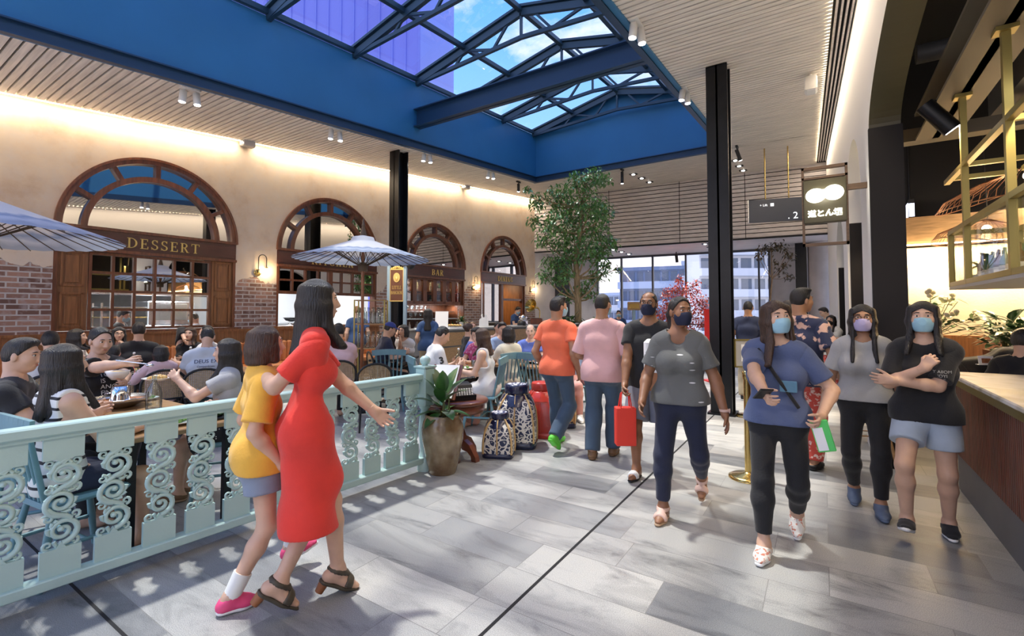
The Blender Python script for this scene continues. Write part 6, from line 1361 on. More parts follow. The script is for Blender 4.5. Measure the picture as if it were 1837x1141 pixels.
MB().box((W3 - .03, -.025, Hs - .30), (rwx(Ys) - ls.location.x + .0, .025, Hs - .24)).build('bracket', 'sign_wood', ls)
z0, z1 = Hs * .285, Hs * .83; MB().box((-W3 + .015, -.05, z0), (W3 - .015, .05, z1), bev=.006).build('panel', 'sign_olive', ls)
lg = MB(); zz = z0 + (z1 - z0) * .64; rr = (z1 - z0) * .172
for sgn in (-1, 1):
    q = MB().tube([(0, -.048, 0), (0, -.062, 0)], rr, 36); q.v = [(x * 1.12 + sgn * rr * 1.0, y, z * (1.0 if sgn > 0 else .95) + zz + sgn * .008) for x, y, z in q.v]; lg.add(q.v, q.f)
lg.box((-rr * .5, -.06, zz - rr * .35), (rr * .5, -.049, zz + rr * .65)); lg.build('emblem', 'sign_lit', ls)
text('lettering', '道とん堀', (z1 - z0) * .165, 'sign_lit', frame_m((0, -.055, z0 + (z1 - z0) * .2), (1, 0, 0), (0, 0, 1)), ls, .004, bold=.0025)
light('sign_glow', 'POINT', (ls.location.x, Ys - .2, zb_ + zz), 2.0, (1, .95, .8), shadow_soft_size=.02)

# ------------------------------------------------------------------ bar counter on the right
mat('slat_red', (.14, .032, .016), .35, noise=.4, nscale=5, stretch=(5, 5, .5), coat=.2); mat('plinth', (.15, .15, .155), .5, noise=.1, nscale=3)
def marble():
    m = mat('marble', (.8, .78, .74), .25); nt = m.node_tree; tc_ = _n(nt, 'ShaderNodeTexCoord'); n = _n(nt, 'ShaderNodeTexNoise'); n.inputs['Scale'].default_value = 3; n.inputs['Detail'].default_value = 9; n.inputs['Distortion'].default_value = 1.6; nt.links.new(tc_.outputs['Object'], n.inputs['Vector']); nt.links.new(ramp(nt, n.outputs[0], [(.35, (.55, .50, .40)), (.5, (.80, .77, .70)), (.7, (.84, .82, .77))]), nt.nodes['Principled BSDF'].inputs['Base Color'])
marble()
YB0, YB1 = 1.2, 5.6; cxf = lambda y: .945 - .006 * (y - 3.7); CZ = 1.0
bt = thing('slatted_counter', 'bar counter with pale marble top and dark red slatted front', 'counter')
MB().box((.90, YB0, CZ - .035), (2.3, YB1 + .03, CZ), bev=.008).build('worktop', 'marble', bt); MB().box((.915, YB0, CZ - .09), (2.28, YB1 + .02, CZ - .035)).build('edge_trim', 'brass_paint', bt)
MB().box((1.0, YB0, .05), (2.25, YB1 - .03, CZ - .09)).build('body', 'black', bt); MB().box((.955, YB0, 0), (2.2, YB1 - .01, .30)).build('plinth', 'plinth', bt)
m = MB(); y = YB0
while y < YB1 - .03: m.box((.945, y, .30), (1.0, y + .026, CZ - .09), bev=.005); y += .036
x = 1.0
while x < 2.2: m.box((x, YB1 - .04, .30), (x + .026, YB1 + .0, CZ - .09)); x += .036
m.build('slats', 'slat_red', bt)
p = atZ(1770, 655, CZ); t = paper_card('small white photo card standing on the marble bar top', (p.x, p.y, CZ), .12, .09, .25, 'photo_card'); MB().box((-.035, -.006, .02), (.035, -.0035, .065)).xf(Matrix.Rotation(-.2, 4, 'X')).build('picture', 'meat', t)
p = atZ(1825, 660, CZ); tag(MB().lathe([(0, 0), (.02, 0), (.022, .03), (.009, .05), (.008, .1), (0, .11)], n=12).build('sauce_bottle', 'brass', loc=p), 'small sauce bottle on the marble bar top', 'bottle')
# hanging brass frame with glass shelf
XA, XB = 1.12, 1.62; Y1_, ZL0, ZL1 = 6.55, 1.78, 2.33; hs_ = thing('hanging_shelf', 'brass framed glass display shelf hanging above the bar counter', 'shelf'); fr = MB(); w = .045
for X_ in (XA, XB):
    for z in (ZL0 + .02, ZL1): fr.bar((X_, 1.0, z), (X_, Y1_, z), w, w)
    fr.bar((X_, Y1_, ZL0), (X_, Y1_, ZL1), w, w)
fr.build('rail', 'brass_paint', hs_)
for z in (ZL0 + .02, ZL1, 2.9): MB().bar((XA, Y1_, z), (XB, Y1_, z), w, w).build('cross_rail', 'brass_paint', hs_)
MB().bar((XA, 1.0, 2.88), (XA, Y1_ + .1, 2.88), w, w).bar((XB, 1.0, 2.88), (XB, Y1_ - .2, 2.88), w, w).build('upper_rail', 'brass_paint', hs_)
for Yp in (5.9, 4.66, 3.42, 2.2):
    MB().box((XA - .024, Yp - .024, ZL0), (XA + .024, Yp + .024, 3.52)).build('hanger', 'brass_paint', hs_)
    MB().box((XB - .024, Yp - .024, ZL0), (XB + .024, Yp + .024, 3.52)).build('hanger', 'brass_paint', hs_); MB().box((XA, Yp - .02, 2.86), (XB, Yp + .02, 2.9)).build('cross_rail', 'brass_paint', hs_); MB().box((XA - .06, Yp - .06, 3.50), (XA + .06, Yp + .06, 3.53)).build('foot_plate', 'brass_paint', hs_)
MB().box((XA - .02, 1.0, ZL0 - .03), (XB + .02, Y1_ + .02, ZL0)).build('shelf_board', 'grey_plastic', hs_); MB().box((XA + .01, 1.0, ZL0 + .04), (XA + .014, Y1_ - .02, ZL1 - .02)).box((XA + .02, Y1_ - .014, ZL0 + .04), (XB - .02, Y1_ - .01, ZL1 - .02)).build('glass_pane', 'glass', hs_)
gb = random.Random(4)
for k in range(14):
    y = 5.20 + .085 * k; o = put(BT[1 if k % 3 else 0], 'spirit_bottle', (XA + .16 + .05 * (k % 2), y, ZL0), 'green bottle standing in the hanging glass shelf', 'bottle', 'bottles in the hanging shelf'); c = bpy.data.objects.new('label', _lm); C.objects.link(c); c.parent = o
for k in range(10): tag(MB().lathe([(0, 0), (.03, 0), (.035, .08), (.03, .08), (.026, .01), (0, .01)], n=12).build('sake_cup', 'ceramic', loc=(XA + .06, 5.22 + .11 * k, ZL0)), 'white cup in front of the bottles in the hanging shelf', 'cup', 'white cups in the hanging shelf')
for k, (y, lb) in enumerate(((4.9, 'trailing green plant at the near end of the hanging shelf bottles'), (6.42, 'small green plant at the far end of the hanging shelf'))): bush(lb, (XA + .30, y, ZL0), .22, .32, 44, 'leaf_mid', 50 + k, .17, .07, 'trailing_plant')
# ceiling services in the bar
mat('service_grey', (.10, .10, .10), .5); mat('beam_tan', (.15, .125, .085), .6)
s1_ = MB().box((.95, 1.0, 3.53), (1.32, 7.2, 3.56)).box((.95, 1.0, 3.82), (1.32, 7.2, 3.85)).box((1.10, 1.0, 3.53), (1.16, 7.2, 3.85)); struct('beam_2', s1_, 'beam_tan', label='tan steel beam above the hanging shelf', cat='beam')
struct('beam_3', MB().box((1.75, 1.0, 3.9), (2.0, 8.0, 4.2)).box((2.7, 1.0, 3.7), (2.95, 8.8, 4.1)), 'service_grey', label='grey services beams under the black bar ceiling', cat='beam'); struct('beam_4', MB().box((.75, 7.25, 3.55), (5.8, 7.45, 3.7)), 'beam_tan', label='tan cross beam at the back of the bar ceiling', cat='beam')
dt_ = MB().tube([(2.35, 1.0, 4.5), (2.35, 8.6, 4.5)], .16, 16).tube([(.9, 6.6, 4.3), (5.6, 6.6, 4.3)], .1, 12); tag(dt_.build('air_duct', 'service_grey'), 'dark grey air ducts under the black bar ceiling', 'duct')
def spot2(p, d, label, L=.26, r=.065, on=60):
    t = thing('bar_spotlight', label, 'spotlight', p, group='black bar spotlights'); d = Vector(d).normalized(); MB().tube([(0, 0, 0), (0, 0, -.14)], .014).build('stem', 'black', t); q = Vector((0, 0, -.14)); c = MB().tube([q - d * L * .4, q + d * L * .6], r, 18).build('can', 'black_steel', t); MB().tube([q + d * (L * .6 - .005), q + d * (L * .6 + .003)], r * .8, 16).build('lens', 'spot_face', c)
    if on: light('spot', 'SPOT', Vector(p) + q + d * (L * .6 + .03), on, (1, .8, .55), to=Vector(p) + q + d * 3, spot_size=1.5, spot_blend=.6, shadow_soft_size=.05)
spot2((.93, 5.9, 3.53), (.6, .1, -.8), 'large black spotlight under the tan beam at the top of the bar opening', .34, .075, 90); spot2((2.3, 8.2, 3.42), (-.1, .5, -.8), 'black spotlight at the back of the bar ceiling', on=60); spot2((1.3, 4.0, 3.53), (-.1, .4, -1), 'black spotlight cut by the top right corner', on=60); spot2((2.9, 7.9, 3.3), (.2, .6, -.8), 'black spotlight right of the exit sign', on=60)
MBb = MB().bar((.8, 8.55, 2.455), (5.8, 8.55, 2.455), .03, .015).build('led_strip', 'led'); tag(MBb, 'warm led line over the cream bar wall', 'led strip')
light('led_light', 'AREA', (3.2, 8.72, 2.43), 170, (1, .76, .46), rot=(.12, 0, 0), shape='RECTANGLE', size=5, size_y=.1)
spot2((2.0, 4.6, 3.9), (-.1, .1, -1), 'black spotlight over the marble counter', on=170); spot2((2.0, 3.0, 3.9), (-.1, .1, -1), 'black spotlight over the near end of the marble counter', on=170)
# exit box
p = atT(1632, 375, 6.9); t = thing('exit_sign', 'slim lit exit box hanging in the bar, seen edge on', 'sign', p); MB().box((-.035, -.18, -.16), (.035, .18, .12), bev=.008).build('box', 'black', t); MB().box((-.042, -.16, -.14), (-.035, .16, .06)).box((-.03, -.184, -.14), (.03, -.18, .05)).build('face', 'sign_lit_soft', t); MB().tube([(0, 0, .12), (0, 0, 1.2)], .008).build('rod', 'black', t)
# copper wire shades
mat('copper_wire', (.42, .20, .11), .35, .8)
def wire_lamp(label, p, r, tilt):
    t = thing('wire_lamp', label, 'lamp', p, group='copper wire lamps'); m = MB(); R_ = Euler(tilt).to_matrix()
    for k in range(56):
        a = 2 * PI * k / 56; c_, s_ = math.cos(a), math.sin(a); m.tube([R_ @ Vector(q) for q in ((.03 * c_, .03 * s_, .16), (r * .5 * c_, r * .5 * s_, .09), (r * .88 * c_, r * .88 * s_, -.02), (r * c_, r * s_, -.12 + .05 * math.sin(2 * a)))], .0032, 4, cap=False)
    m.build('wires', 'copper_wire', t); MB().tube([R_ @ Vector((r * math.cos(2 * PI * k / 48), r * math.sin(2 * PI * k / 48), -.12 + .05 * math.sin(4 * PI * k / 48))) for k in range(48)], .006, 6, closed=True).build('rim', 'copper_wire', t)
    MB().tube([R_ @ Vector((0, 0, .16)), Vector((0, 0, 1.3))], .006).build('cord', 'black', t); MB().ell(R_ @ Vector((0, 0, .05)), .045).build('bulb', 'bulb', t); light('lamp_light', 'POINT', Vector(p) + R_ @ Vector((0, 0, -.05)), 12, (1, .72, .42), shadow_soft_size=.05)
wire_lamp('large copper wire lamp above the hanging shelf', (2.0, 7.7, 3.03), .85, (.15, -.22, 0)); wire_lamp('copper wire lamp low before the cream bar wall', (1.7, 8.05, 2.5), .5, (.1, .1, 0))
# plants behind the counter
mat('flower_cream', (.72, .62, .42), .6)
p = at2(1674, 6.25); t = thing('flower_arrangement', 'tall vase of eucalyptus and dried cream flowers by the dark jamb', 'flowers', (p.x, p.y, 0)); MB().box((-.18, -.18, 0), (.18, .18, .95)).build('stand', 'slat_red', t); MB().lathe([(.06, .95), (.1, 1.05), (.06, 1.2), (.07, 1.24)], n=18).build('vase', 'planter', t)
g = random.Random(21); m = MB(); fl = MB(); stm = MB()
for k in range(26):
    a, e = g.uniform(0, 6.28), g.uniform(.25, 1.3); d = Vector((math.cos(a) * math.cos(e), math.sin(a) * math.cos(e), math.sin(e))); Ls = g.uniform(.4, .68); b = Vector((0, 0, 1.2)); stm.tube([b, b + d * Ls * .6, b + d * Ls + Vector((0, 0, -.05))], .004, 4)
    for q in range(9): s = g.uniform(.3, 1); leaf(m, b + d * Ls * s, (g.uniform(-1, 1), g.uniform(-1, 1), g.uniform(-.3, .6)), g.uniform(.07, .13), .065, .3, n=3)
    if k % 3 == 0:
        for q in range(6): fl.ell(b + d * Ls + Vector((g.uniform(-.05, .05), g.uniform(-.05, .05), g.uniform(-.04, .06))), .03, 7, 5)
m.build('leaves', 'leaf_pale', t); fl.build('blossoms', 'flower_cream', t); stm.build('stems', 'stem', t)
for k, (x, y, tt, lb) in enumerate(((1800, 610, 5.6, 'broad leaved plant behind the bending barman'), (1845, 600, 5.2, 'leafy plant at the right end of the bar'))):
    p = at2(x, tt); q = bush(lb, (p.x, p.y, 1.05), .45, .5, 60, 'leaf_mid', 60 + k, .26, .10, 'bar_plant'); MB().box((-.16, -.16, -1.05), (.16, .16, .02)).build('planter', 'slat_red', q)
struct('baseboard_bar', MB().box((.7, 8.84, 0), (6, 8.9, 1.2)), 'wood_panel', label='timber wainscot below the cream bar wall', cat='wainscot')
# ------------------------------------------------------------------ queue barrier, stool, stands
p = atZ(1343, 858); st = thing('barrier_post', 'brass queue barrier post standing behind the woman in the blue shirt', 'barrier', p); MB().lathe([(.17, 0), (.17, .015), (.14, .03), (.05, .045), (.03, .06)], n=32).build('base', 'brass', st); MB().tube([(0, 0, .05), (0, 0, .93)], .03, 16).lathe([(.035, .90), (.04, .93), (.04, .97), (.02, .985), (0, .985)], n=18).build('post', 'brass', st)
p = at2(1337, 7.0); t = thing('menu_stand', 'brass framed menu stand right of the walkway column', 'menu stand', p, YAW); MB().tube([(0, 0, .03), (0, 0, .8)], .02).lathe([(.17, 0), (.17, .02), (.02, .04)], n=24).build('post', 'brass', t); MB().box((-.16, -.02, .72), (.16, .0, 1.12)).build('panel', 'grey_plastic', t); MB().box((-.175, -.025, 1.10), (.175, .01, 1.125)).box((-.175, -.025, .71), (.175, .01, .73)).box((-.175, -.025, .71), (-.16, .01, 1.12)).box((.16, -.025, .71), (.175, .01, 1.12)).build('frame', 'brass_paint', t); MB().box((-.08, -.026, .8), (.1, -.021, 1.05)).build('sheet', 'paper', t)
p = atT(1274, 587, 10.5); tag(MB().box((-.12, -.02, -.45), (.12, .02, .40)).box((-.12, -.15, -p.z), (.12, .15, -p.z + .03)).box((-.02, -.02, -p.z), (.02, .02, -.4)).build('poster_stand', 'red', loc=p, rotz=YAW), 'red poster stand partly hidden by the walkway column', 'poster')
def stool(label, p, rot):
    t = thing('bar_stool', label, 'stool', p, rot); MB().lathe([(0, .64), (.17, .64), (.18, .66), (.17, .68), (0, .68)], n=24).build('seat', 'black', t)
    for k in range(4): a = PI / 4 + k * PI / 2; MB().tube([(.1 * math.cos(a), .1 * math.sin(a), .64), (.24 * math.cos(a), .24 * math.sin(a), 0)], [.018, .014], 8).build('leg', 'wood_light', t)
    MB().tube([(.17 * math.cos(PI / 4 + k * PI / 2), .17 * math.sin(PI / 4 + k * PI / 2), .3) for k in range(4)], .009, 6, closed=True).build('foot_rail', 'wood_light', t)
stool('wooden legged stool behind the woman in the grey top and lilac mask', atZ(1560, 832), .3)
# host stand and waiter sign far back
p = at2(1137, 14.6); t = thing('pavement_sign', 'small wooden sign on a pale blue post near the far windows', 'sign', p, YAW); MB().box((-.04, -.04, 0), (.04, .04, 1.6)).lathe([(.2, 0), (.2, .04), (.05, .08)], n=16).build('post', 'post_blue', t); MB().box((-.2, -.05, 1.58), (.2, -.0, 1.84), bev=.02).build('board', 'wood_light', t); MB().box((-.15, -.056, 1.64), (.15, -.05, 1.78)).build('plate', 'brass', t)
p = at2(1118, 14.9); t = thing('host_counter', 'pale host counter in front of the far windows', 'counter', p, YAW); MB().box((-.8, -.25, 0), (.8, .25, 1.0)).build('body', 'post_blue', t); MB().box((-.84, -.29, 1.0), (.84, .29, 1.04)).build('worktop', 'wood_light', t)
for k in range(3): pass
# ------------------------------------------------------------------ outside
mat('facade_white', (.62, .63, .66), .7); mat('facade_grey', (.20, .25, .36), .7); mat('facade_pale', (.45, .52, .64), .7); mat('window_dark', (.10, .14, .20), .15); mat('tower_violet', (.15, .17, .62), .35, noise=.05, nscale=.4, stretch=(1, 1, .1)); mat('ground_out', (.5, .5, .5), .9)
struct('ground_outside', MB().box((-90, 24.2, -6.1), (90, 140, -6)), 'ground_out', label='street level outside the far windows', cat='ground')
def block(label, x0, x1, t0, t1, ztop, floors, mt, bal, nwin, name='apartment_block'):
    a, b = at2(x0, t0), at2(x1, t1); d = (b - a); Lg_ = d.length; d.normalize(); F_ = frame_m(a, d, (0, 0, 1)); F_ = frame_m((a.x, a.y, 0), d, (0, 0, 1)); t = thing(name, label, 'building', (0, 0, 0)); t.matrix_world = F_; hh = (ztop + 6) / floors
    MB().box((0, -6, -4), (Lg_, ztop, 0)).build('wall', mt, t)
    for f in range(floors):
        z = -6 + hh * f
        MB().box((-.15, z + hh * .04, 0), (Lg_ + .15, z + hh * .40, bal)).build('balcony', 'facade_white' if mt != 'facade_grey' else 'facade_pale', t)
        w = MB()
        for k in range(nwin): x = Lg_ * (k + .12) / nwin; w.box((x, z + hh * .42, .0), (x + Lg_ / nwin * .76, z + hh * .92, .06))
        w.build('windows', 'window_dark', t)
    MB().box((-.3, ztop, -4), (Lg_ + .3, ztop + .5, .3)).build('roof', mt, t)
block('white apartment block with long balconies outside the right end of the far windows', 1256, 1424, 52, 52, 12.2, 8, 'facade_white', 1.0, 7)
block('pale corner wing of the white apartment block seen past the red tree', 1229, 1257, 57, 56, 7.2, 6, 'facade_pale', .7, 2)
block('blue grey apartment block with stepped balconies outside the middle of the far windows', 1112, 1250, 68, 64, 7.4, 5, 'facade_grey', .9, 9)
block('low pale block in the distance at the left of the far windows', 1066, 1120, 80, 75, 4.2, 4, 'facade_pale', .6, 6)
tw_a = atT(752, 60, 30); tower = MB(); d1 = Vector((-.9, -.44, 0)).normalized(); bk = Vector((-.44, .9, 0)); q0 = Vector((tw_a.x, tw_a.y, 0)); pl = [q0, q0 + d1 * 16, q0 + d1 * 16 + bk * 9, q0 + bk * 9]
tower.prism([(p.x, p.y) for p in pl], -6, 40); tt = thing('office_tower', 'violet blue tower standing beyond the skylight', 'building'); tower.build('wall', 'tower_violet', tt); rb_ = MB()
for k in range(18): p = q0 + d1 * (16 * k / 18); rb_.box((p.x - .06, p.y - .06, -6), (p.x + .06, p.y + .06, 40))
rb_.build('fins', 'tower_violet', tt)
# ------------------------------------------------------------------ cloth
for nm, c in dict(black=(.012, .012, .014), navy=(.014, .022, .06), orange=(.86, .17, .075), pink=(.74, .44, .43), jeans=(.055, .095, .15), greyshort=(.18, .19, .23), legnavy=(.012, .017, .045), blueT=(.085, .115, .23), greyT=(.42, .42, .42), charT=(.13, .135, .13), denim=(.42, .50, .60), yellow=(.86, .47, .06), red=(.78, .045, .03), shortsgrey=(.24, .29, .38), white=(.78, .77, .74), cream=(.72, .69, .56), royal=(.03, .06, .30), magenta=(.35, .04, .12), skyT=(.36, .58, .64), khaki=(.40, .33, .22), redpat=(.45, .06, .05), lace=(.62, .60, .57), lightgrey=(.55, .58, .62), kidred=(.75, .05, .08), blush=(.72, .50, .52), uniform=(.03, .075, .19), checkblue=(.30, .42, .62), bluepolo=(.12, .19, .58), pinktrouser=(.62, .30, .26), deepgreen=(.05, .09, .09)).items(): cloth(nm, c)
for nm, c in dict(mask_blue=(.34, .58, .70), mask_lilac=(.52, .46, .70), mask_navy=(.012, .016, .045), mask_black=(.012, .012, .012)).items(): mat(nm, c, .8, bump=.1, bscale=60)
for nm, c in dict(shoe_green=(.12, .62, .05), shoe_brown=(.20, .11, .05), shoe_blue=(.10, .14, .22), shoe_pink=(.75, .07, .20), heel_wood=(.30, .11, .04), sandal_dark=(.07, .055, .035), sandal_pink=(.65, .45, .38), tan_sole=(.40, .27, .17), strap_white=(.7, .7, .7), leather=(.33, .13, .05), red_paper=(.80, .05, .03), green_paper=(.10, .62, .14), clear_black=(.01, .01, .012), sock=(.8, .8, .76)).items(): mat(nm, c, .55)
def pattern(name, base, kind, c2, scale=20, thr=(.3, .36), rot=(0, 0, 0), st=(1, 1, 1)):
    m = cloth(name.replace('cloth_', ''), base); nt = m.node_tree; b = nt.nodes['Principled BSDF']; tc_ = _n(nt, 'ShaderNodeTexCoord'); mp_ = _n(nt, 'ShaderNodeMapping'); mp_.inputs['Scale'].default_value = st; mp_.inputs['Rotation'].default_value = rot; nt.links.new(tc_.outputs['Object'], mp_.inputs[0])
    if kind == 'stripe':
        w = _n(nt, 'ShaderNodeTexWave'); w.bands_direction = 'Z'; w.inputs['Scale'].default_value = scale; w.inputs['Distortion'].default_value = .8; w.inputs['Detail'].default_value = .5; nt.links.new(mp_.outputs[0], w.inputs['Vector']); f = ramp(nt, w.outputs[1], [(thr[0], 1.0), (thr[1], 0.0)])
    elif kind == 'spot':
        w = _n(nt, 'ShaderNodeTexVoronoi'); w.inputs['Scale'].default_value = scale; nt.links.new(mp_.outputs[0], w.inputs['Vector']); f = ramp(nt, w.outputs['Distance'], [(thr[0], 1.0), (thr[1], 0.0)])
    else:
        w = _n(nt, 'ShaderNodeTexNoise'); w.inputs['Scale'].default_value = scale; w.inputs['Detail'].default_value = 3; nt.links.new(mp_.outputs[0], w.inputs['Vector']); f = ramp(nt, w.outputs[0], [(thr[0], 0.0), (thr[1], 1.0)])
    nt.links.new(mixc(nt, f, base, c2), b.inputs['Base Color'])
pattern('cloth_stripe', (.80, .79, .75), 'stripe', (.015, .015, .02), 5.2, (.14, .2)); pattern('cloth_floral', (.02, .028, .075), 'noise', (.66, .42, .34), 11, (.53, .57)); pattern('cloth_dash', (.13, .135, .13), 'spot', (.75, .75, .75), 15, (.10, .14), (0, .25, 0), (.35, .35, 1.6)); pattern('cloth_dots', (.012, .013, .02), 'spot', (.7, .7, .7), 40, (.18, .24)); pattern('cloth_clog', (.80, .76, .70), 'noise', (.62, .22, .14), 40, (.55, .6)); pattern('cloth_tropic', (.72, .70, .64), 'noise', (.22, .25, .45), 9, (.56, .62)); pattern('cloth_leafskirt', (.55, .50, .40), 'noise', (.25, .20, .12), 30, (.48, .55)); pattern('cloth_redpat', (.55, .07, .05), 'noise', (.75, .55, .5), 25, (.55, .6)); pattern('cloth_magenta2', (.38, .04, .14), 'noise', (.6, .25, .4), 25, (.52, .6))
# ------------------------------------------------------------------ helpers
def hd_(p, fr, rt):
    a = Vector((p.x, p.y, 0)).normalized(); r = Vector((a.y, -a.x, 0)); h = a * fr + r * rt; return math.atan2(-h.x, h.y)
def wd(J, v):
    r = J['root']; return Vector(r.location) + Matrix.Rotation(r.rotation_euler.z, 3, 'Z') @ Vector([float(q) for q in v])
def stand(x, y, fr, rt, label, **k): p = atZ(x, y); return person(label, p, hd_(p, fr, rt), **k)
def loc_of(p, face, q):
    """a world point q in the figure's own frame"""
    return tuple(Matrix.Rotation(-face, 3, 'Z') @ (Vector(q) - Vector((p.x, p.y, 0))))

# ------------------------------------------------------------------ walkers
p = atZ(545, 1078); f = hd_(p, .12, 1); L_ = lambda q: loc_of(p, f, q)
ff = L_(atZ(606, 1064)); fr_ = L_(atZ(500, 1112)); hl = L_(atT(697, 765, 2.72)); hr = L_(atT(474, 672, 2.58))
J = person('woman in a bright red short sleeved dress and heeled sandals striding past the railing', p, f, H=1.66, sex='f', w=.88, bust=.5, hair=('long', 'hair_black', .30), lean=3, dress=('cloth_red', {'sleeve': .75, 'len': .47, 'flare': -.1, 'loose': .4}), shoes=('sandal', 'sandal_dark', 'sandal_dark', .055),
           feet=((fr_[0], fr_[1], .10, (0, .8, -.6)), (ff[0], ff[1], .034, (0, 1, -.5))), hands=(hl, hr), poles=((-.5, -.6, -.6), (.8, -.2, -.5)), res=.009, pel=-.025)
p = atZ(462, 1060); f = hd_(p, .15, 1); L_ = lambda q: loc_of(p, f, q); ff = L_(atZ(520, 1020)); fr_ = L_(atZ(412, 1098))
J = person('child in a yellow top, grey shorts and pink sneakers walking beside the woman in red', p, f, H=1.47, sex='f', w=.98, bust=0, hair=('bob', 'hair_brown'), top=('cloth_yellow', {'sleeve': .8, 'loose': 1.6, 'hem': -.05}), bottom=('cloth_shortsgrey', {'len': .5, 'loose': 1}), shoes=('shoe', 'shoe_pink', 'white'),
           feet=((ff[0], ff[1], .06, (0, 1, .25)), (fr_[0], fr_[1], .0, (0, 1, 0))), res=.009, pel=.04)
for i in (0, 1): MB().tube([J['an'][i] + V(0, 0, -.01), J['an'][i] + (J['kn'][i] - J['an'][i]) * .34], [.041, .046], 14).build('sock', 'sock', J['root'])
J = stand(1000, 803, .85, .52, 'man in an orange T-shirt and jeans walking away with green soled shoes', H=1.70, sex='m', w=.97, skin='tan', hair=('short', 'hair_black'), top=('cloth_orange', {'loose': 1.1, 'hem': -.035}), bottom=('cloth_jeans', {'loose': .8}), shoes=('shoe', 'shoe_green', 'shoe_green'), feet=((-.1, .18, 0), (.1, -.22, .10, (0, .8, -.6))), yaw=-25, mask='mask_blue', res=.010)
J = stand(1082, 822, 1, .18, 'man in a pale pink shirt and jeans walking away behind the orange shirt', H=1.72, sex='m', w=1.08, skin='tan', hair=('crop', 'hair_black'), top=('cloth_pink', {'loose': 1.4, 'sleeve': .95, 'hem': -.05}), bottom=('cloth_jeans', {'loose': .9}), shoes=('shoe', 'shoe_brown', 'shoe_brown'), feet=((-.1, -.06, 0), (.08, .14, 0)), hands=((-.2, .26, 1.0), (.24, .2, .95)), yaw=-20, mask='mask_blue', res=.010)
p = atZ(1168, 852); f = hd_(p, -1, -.22); L_ = lambda q: loc_of(p, f, q); hR = L_(atT(1119, 708, 4.3))
J = person('bald man in a black T-shirt, grey shorts and navy mask carrying a red bag', p, f, H=1.72, sex='m', w=1.06, skin='brown', hair=('thin', 'hair_black'), top=('cloth_black', {'loose': 1}), bottom=('cloth_greyshort', {'len': .92, 'loose': 1}), shoes=('slide', 'strap_white', 'clear_black'), mask='mask_navy', glasses=True, feet=((-.1, -.2, .07, (0, .85, -.5)), (.1, .14, 0)), hands=((-.26, .22, 1.0), hR), curl=(.8, .95), res=.010)
# the figure's right hand is +x; seen from the front it is on the left of the picture
g_ = wd(J, J['wr'][1]) ; t = thing('paper_bag', 'red paper bag hanging from the hand of the bald man', 'bag', (g_.x, g_.y, g_.z - .55), f + .5); MB().box((-.09, -.05, 0), (.09, .05, .34), bev=.006).build('body', 'red_paper', t); MB().tube([(-.05, .045, .33), (-.035, .02, .46), (0, 0, .50), (.035, .02, .46), (.05, .045, .33)], .006).tube([(-.05, -.045, .33), (-.035, -.02, .46), (0, 0, .50), (.035, -.02, .46), (.05, -.045, .33)], .006).build('handle', 'red_paper', t)
g_ = wd(J, (-.14, .22, 1.05)); t = thing('shoulder_bag', 'brown leather bag with a white cloth held in front of the bald man', 'bag', (g_.x, g_.y, .86), f); MB().box((-.15, -.05, -.04), (.12, .05, .22), bev=.03).build('body', 'leather', t); MB().box((-.03, -.06, .1), (.14, .055, .42), bev=.03).build('cloth', 'white', t)
J = stand(1222, 925, -1, -.12, 'woman in a dark grey patterned T-shirt, navy leggings and navy mask', H=1.64, sex='f', w=1.06, skin='brown', hair=('pony', 'hair_black', .34), top=('cloth_dash', {'loose': 1.1, 'hem': -.005, 'vneck': 1, 'sleeve': .7}), bottom=('cloth_legnavy', {'len': 1.84, 'loose': .15}), shoes=('sandal', 'sandal_pink', 'tan_sole'), mask='mask_navy', yaw=38, feet=((-.12, -.34, .11, (0, .75, -.65)), (.11, .12, 0)), hands=((-.31, .06, .80), (.24, .2, .86)), curl=(.3, .4), res=.009)
w_ = J['wr'][0]; MB().lathe([(.034, -.008), (.036, 0), (.034, .008)], tuple(w_ - V(0, 0, -.02)), 20).ell(tuple(w_ + V(-.034, .01, .02)), (.006, .018, .018), 10, 6).build('watch', 'sandal_pink', J['root'])
p = atZ(1400, 985); f = hd_(p, -1, -.05); L_ = lambda q: loc_of(p, f, q); hR = L_(atT(1372, 706, 2.72)); hL = L_(atT(1474, 745, 2.82))
J = person('woman in a blue T-shirt and light blue mask holding a green packet', p, f, H=1.60, sex='f', w=.94, skin='light', hair=('wavy', 'hair_brown', .36), top=('cloth_blueT', {'loose': .9, 'hem': -.012, 'sleeve': .72}), bottom=('cloth_black', {'len': 1.82, 'loose': .3}), shoes=('slipon', 'cloth_clog', 'white'), mask='mask_blue', yaw=28, roll=4, feet=((-.09, -.26, .08, (0, .8, -.6)), (.08, .17, 0)), hands=(hL, hR), poles=((-.6, -.5, -.4), (.7, -.5, -.4)), curl=(.75, .7), res=.0085)
MB().tube([J['sl'] + V(.10, .075, .02), J['chest'] + V(.0, .145, .0), J['waist'] + V(-.12, .10, -.02)], .011, 6).tube([J['sl'] + V(.10, -.03, .035), J['sl'] + V(.10, .075, .02)], .011, 6).build('bag_strap', 'cloth_black', J['root'])
cloth('pocket', (.12, .26, .38)); c = J['chest']; MB().box((c[0] - .115, c[1] + .125, c[2] - .10), (c[0] - .02, c[1] + .133, c[2] - .03), bev=.004).build('chest_pocket', 'cloth_pocket', J['root'])
q = wd(J, J['wr'][1] + V(0, .085, .0)); t = thing('phone', 'dark phone in the right hand of the woman in the blue T-shirt', 'phone', q, f + .4); MB().box((-.036, -.075, .0), (.036, .075, .009), bev=.004).xf(Matrix.Rotation(.5, 4, 'X')).build('body', 'black', t); MB().box((-.032, -.068, .0091), (.032, .068, .0096)).xf(Matrix.Rotation(.5, 4, 'X')).build('screen', 'mullion', t)
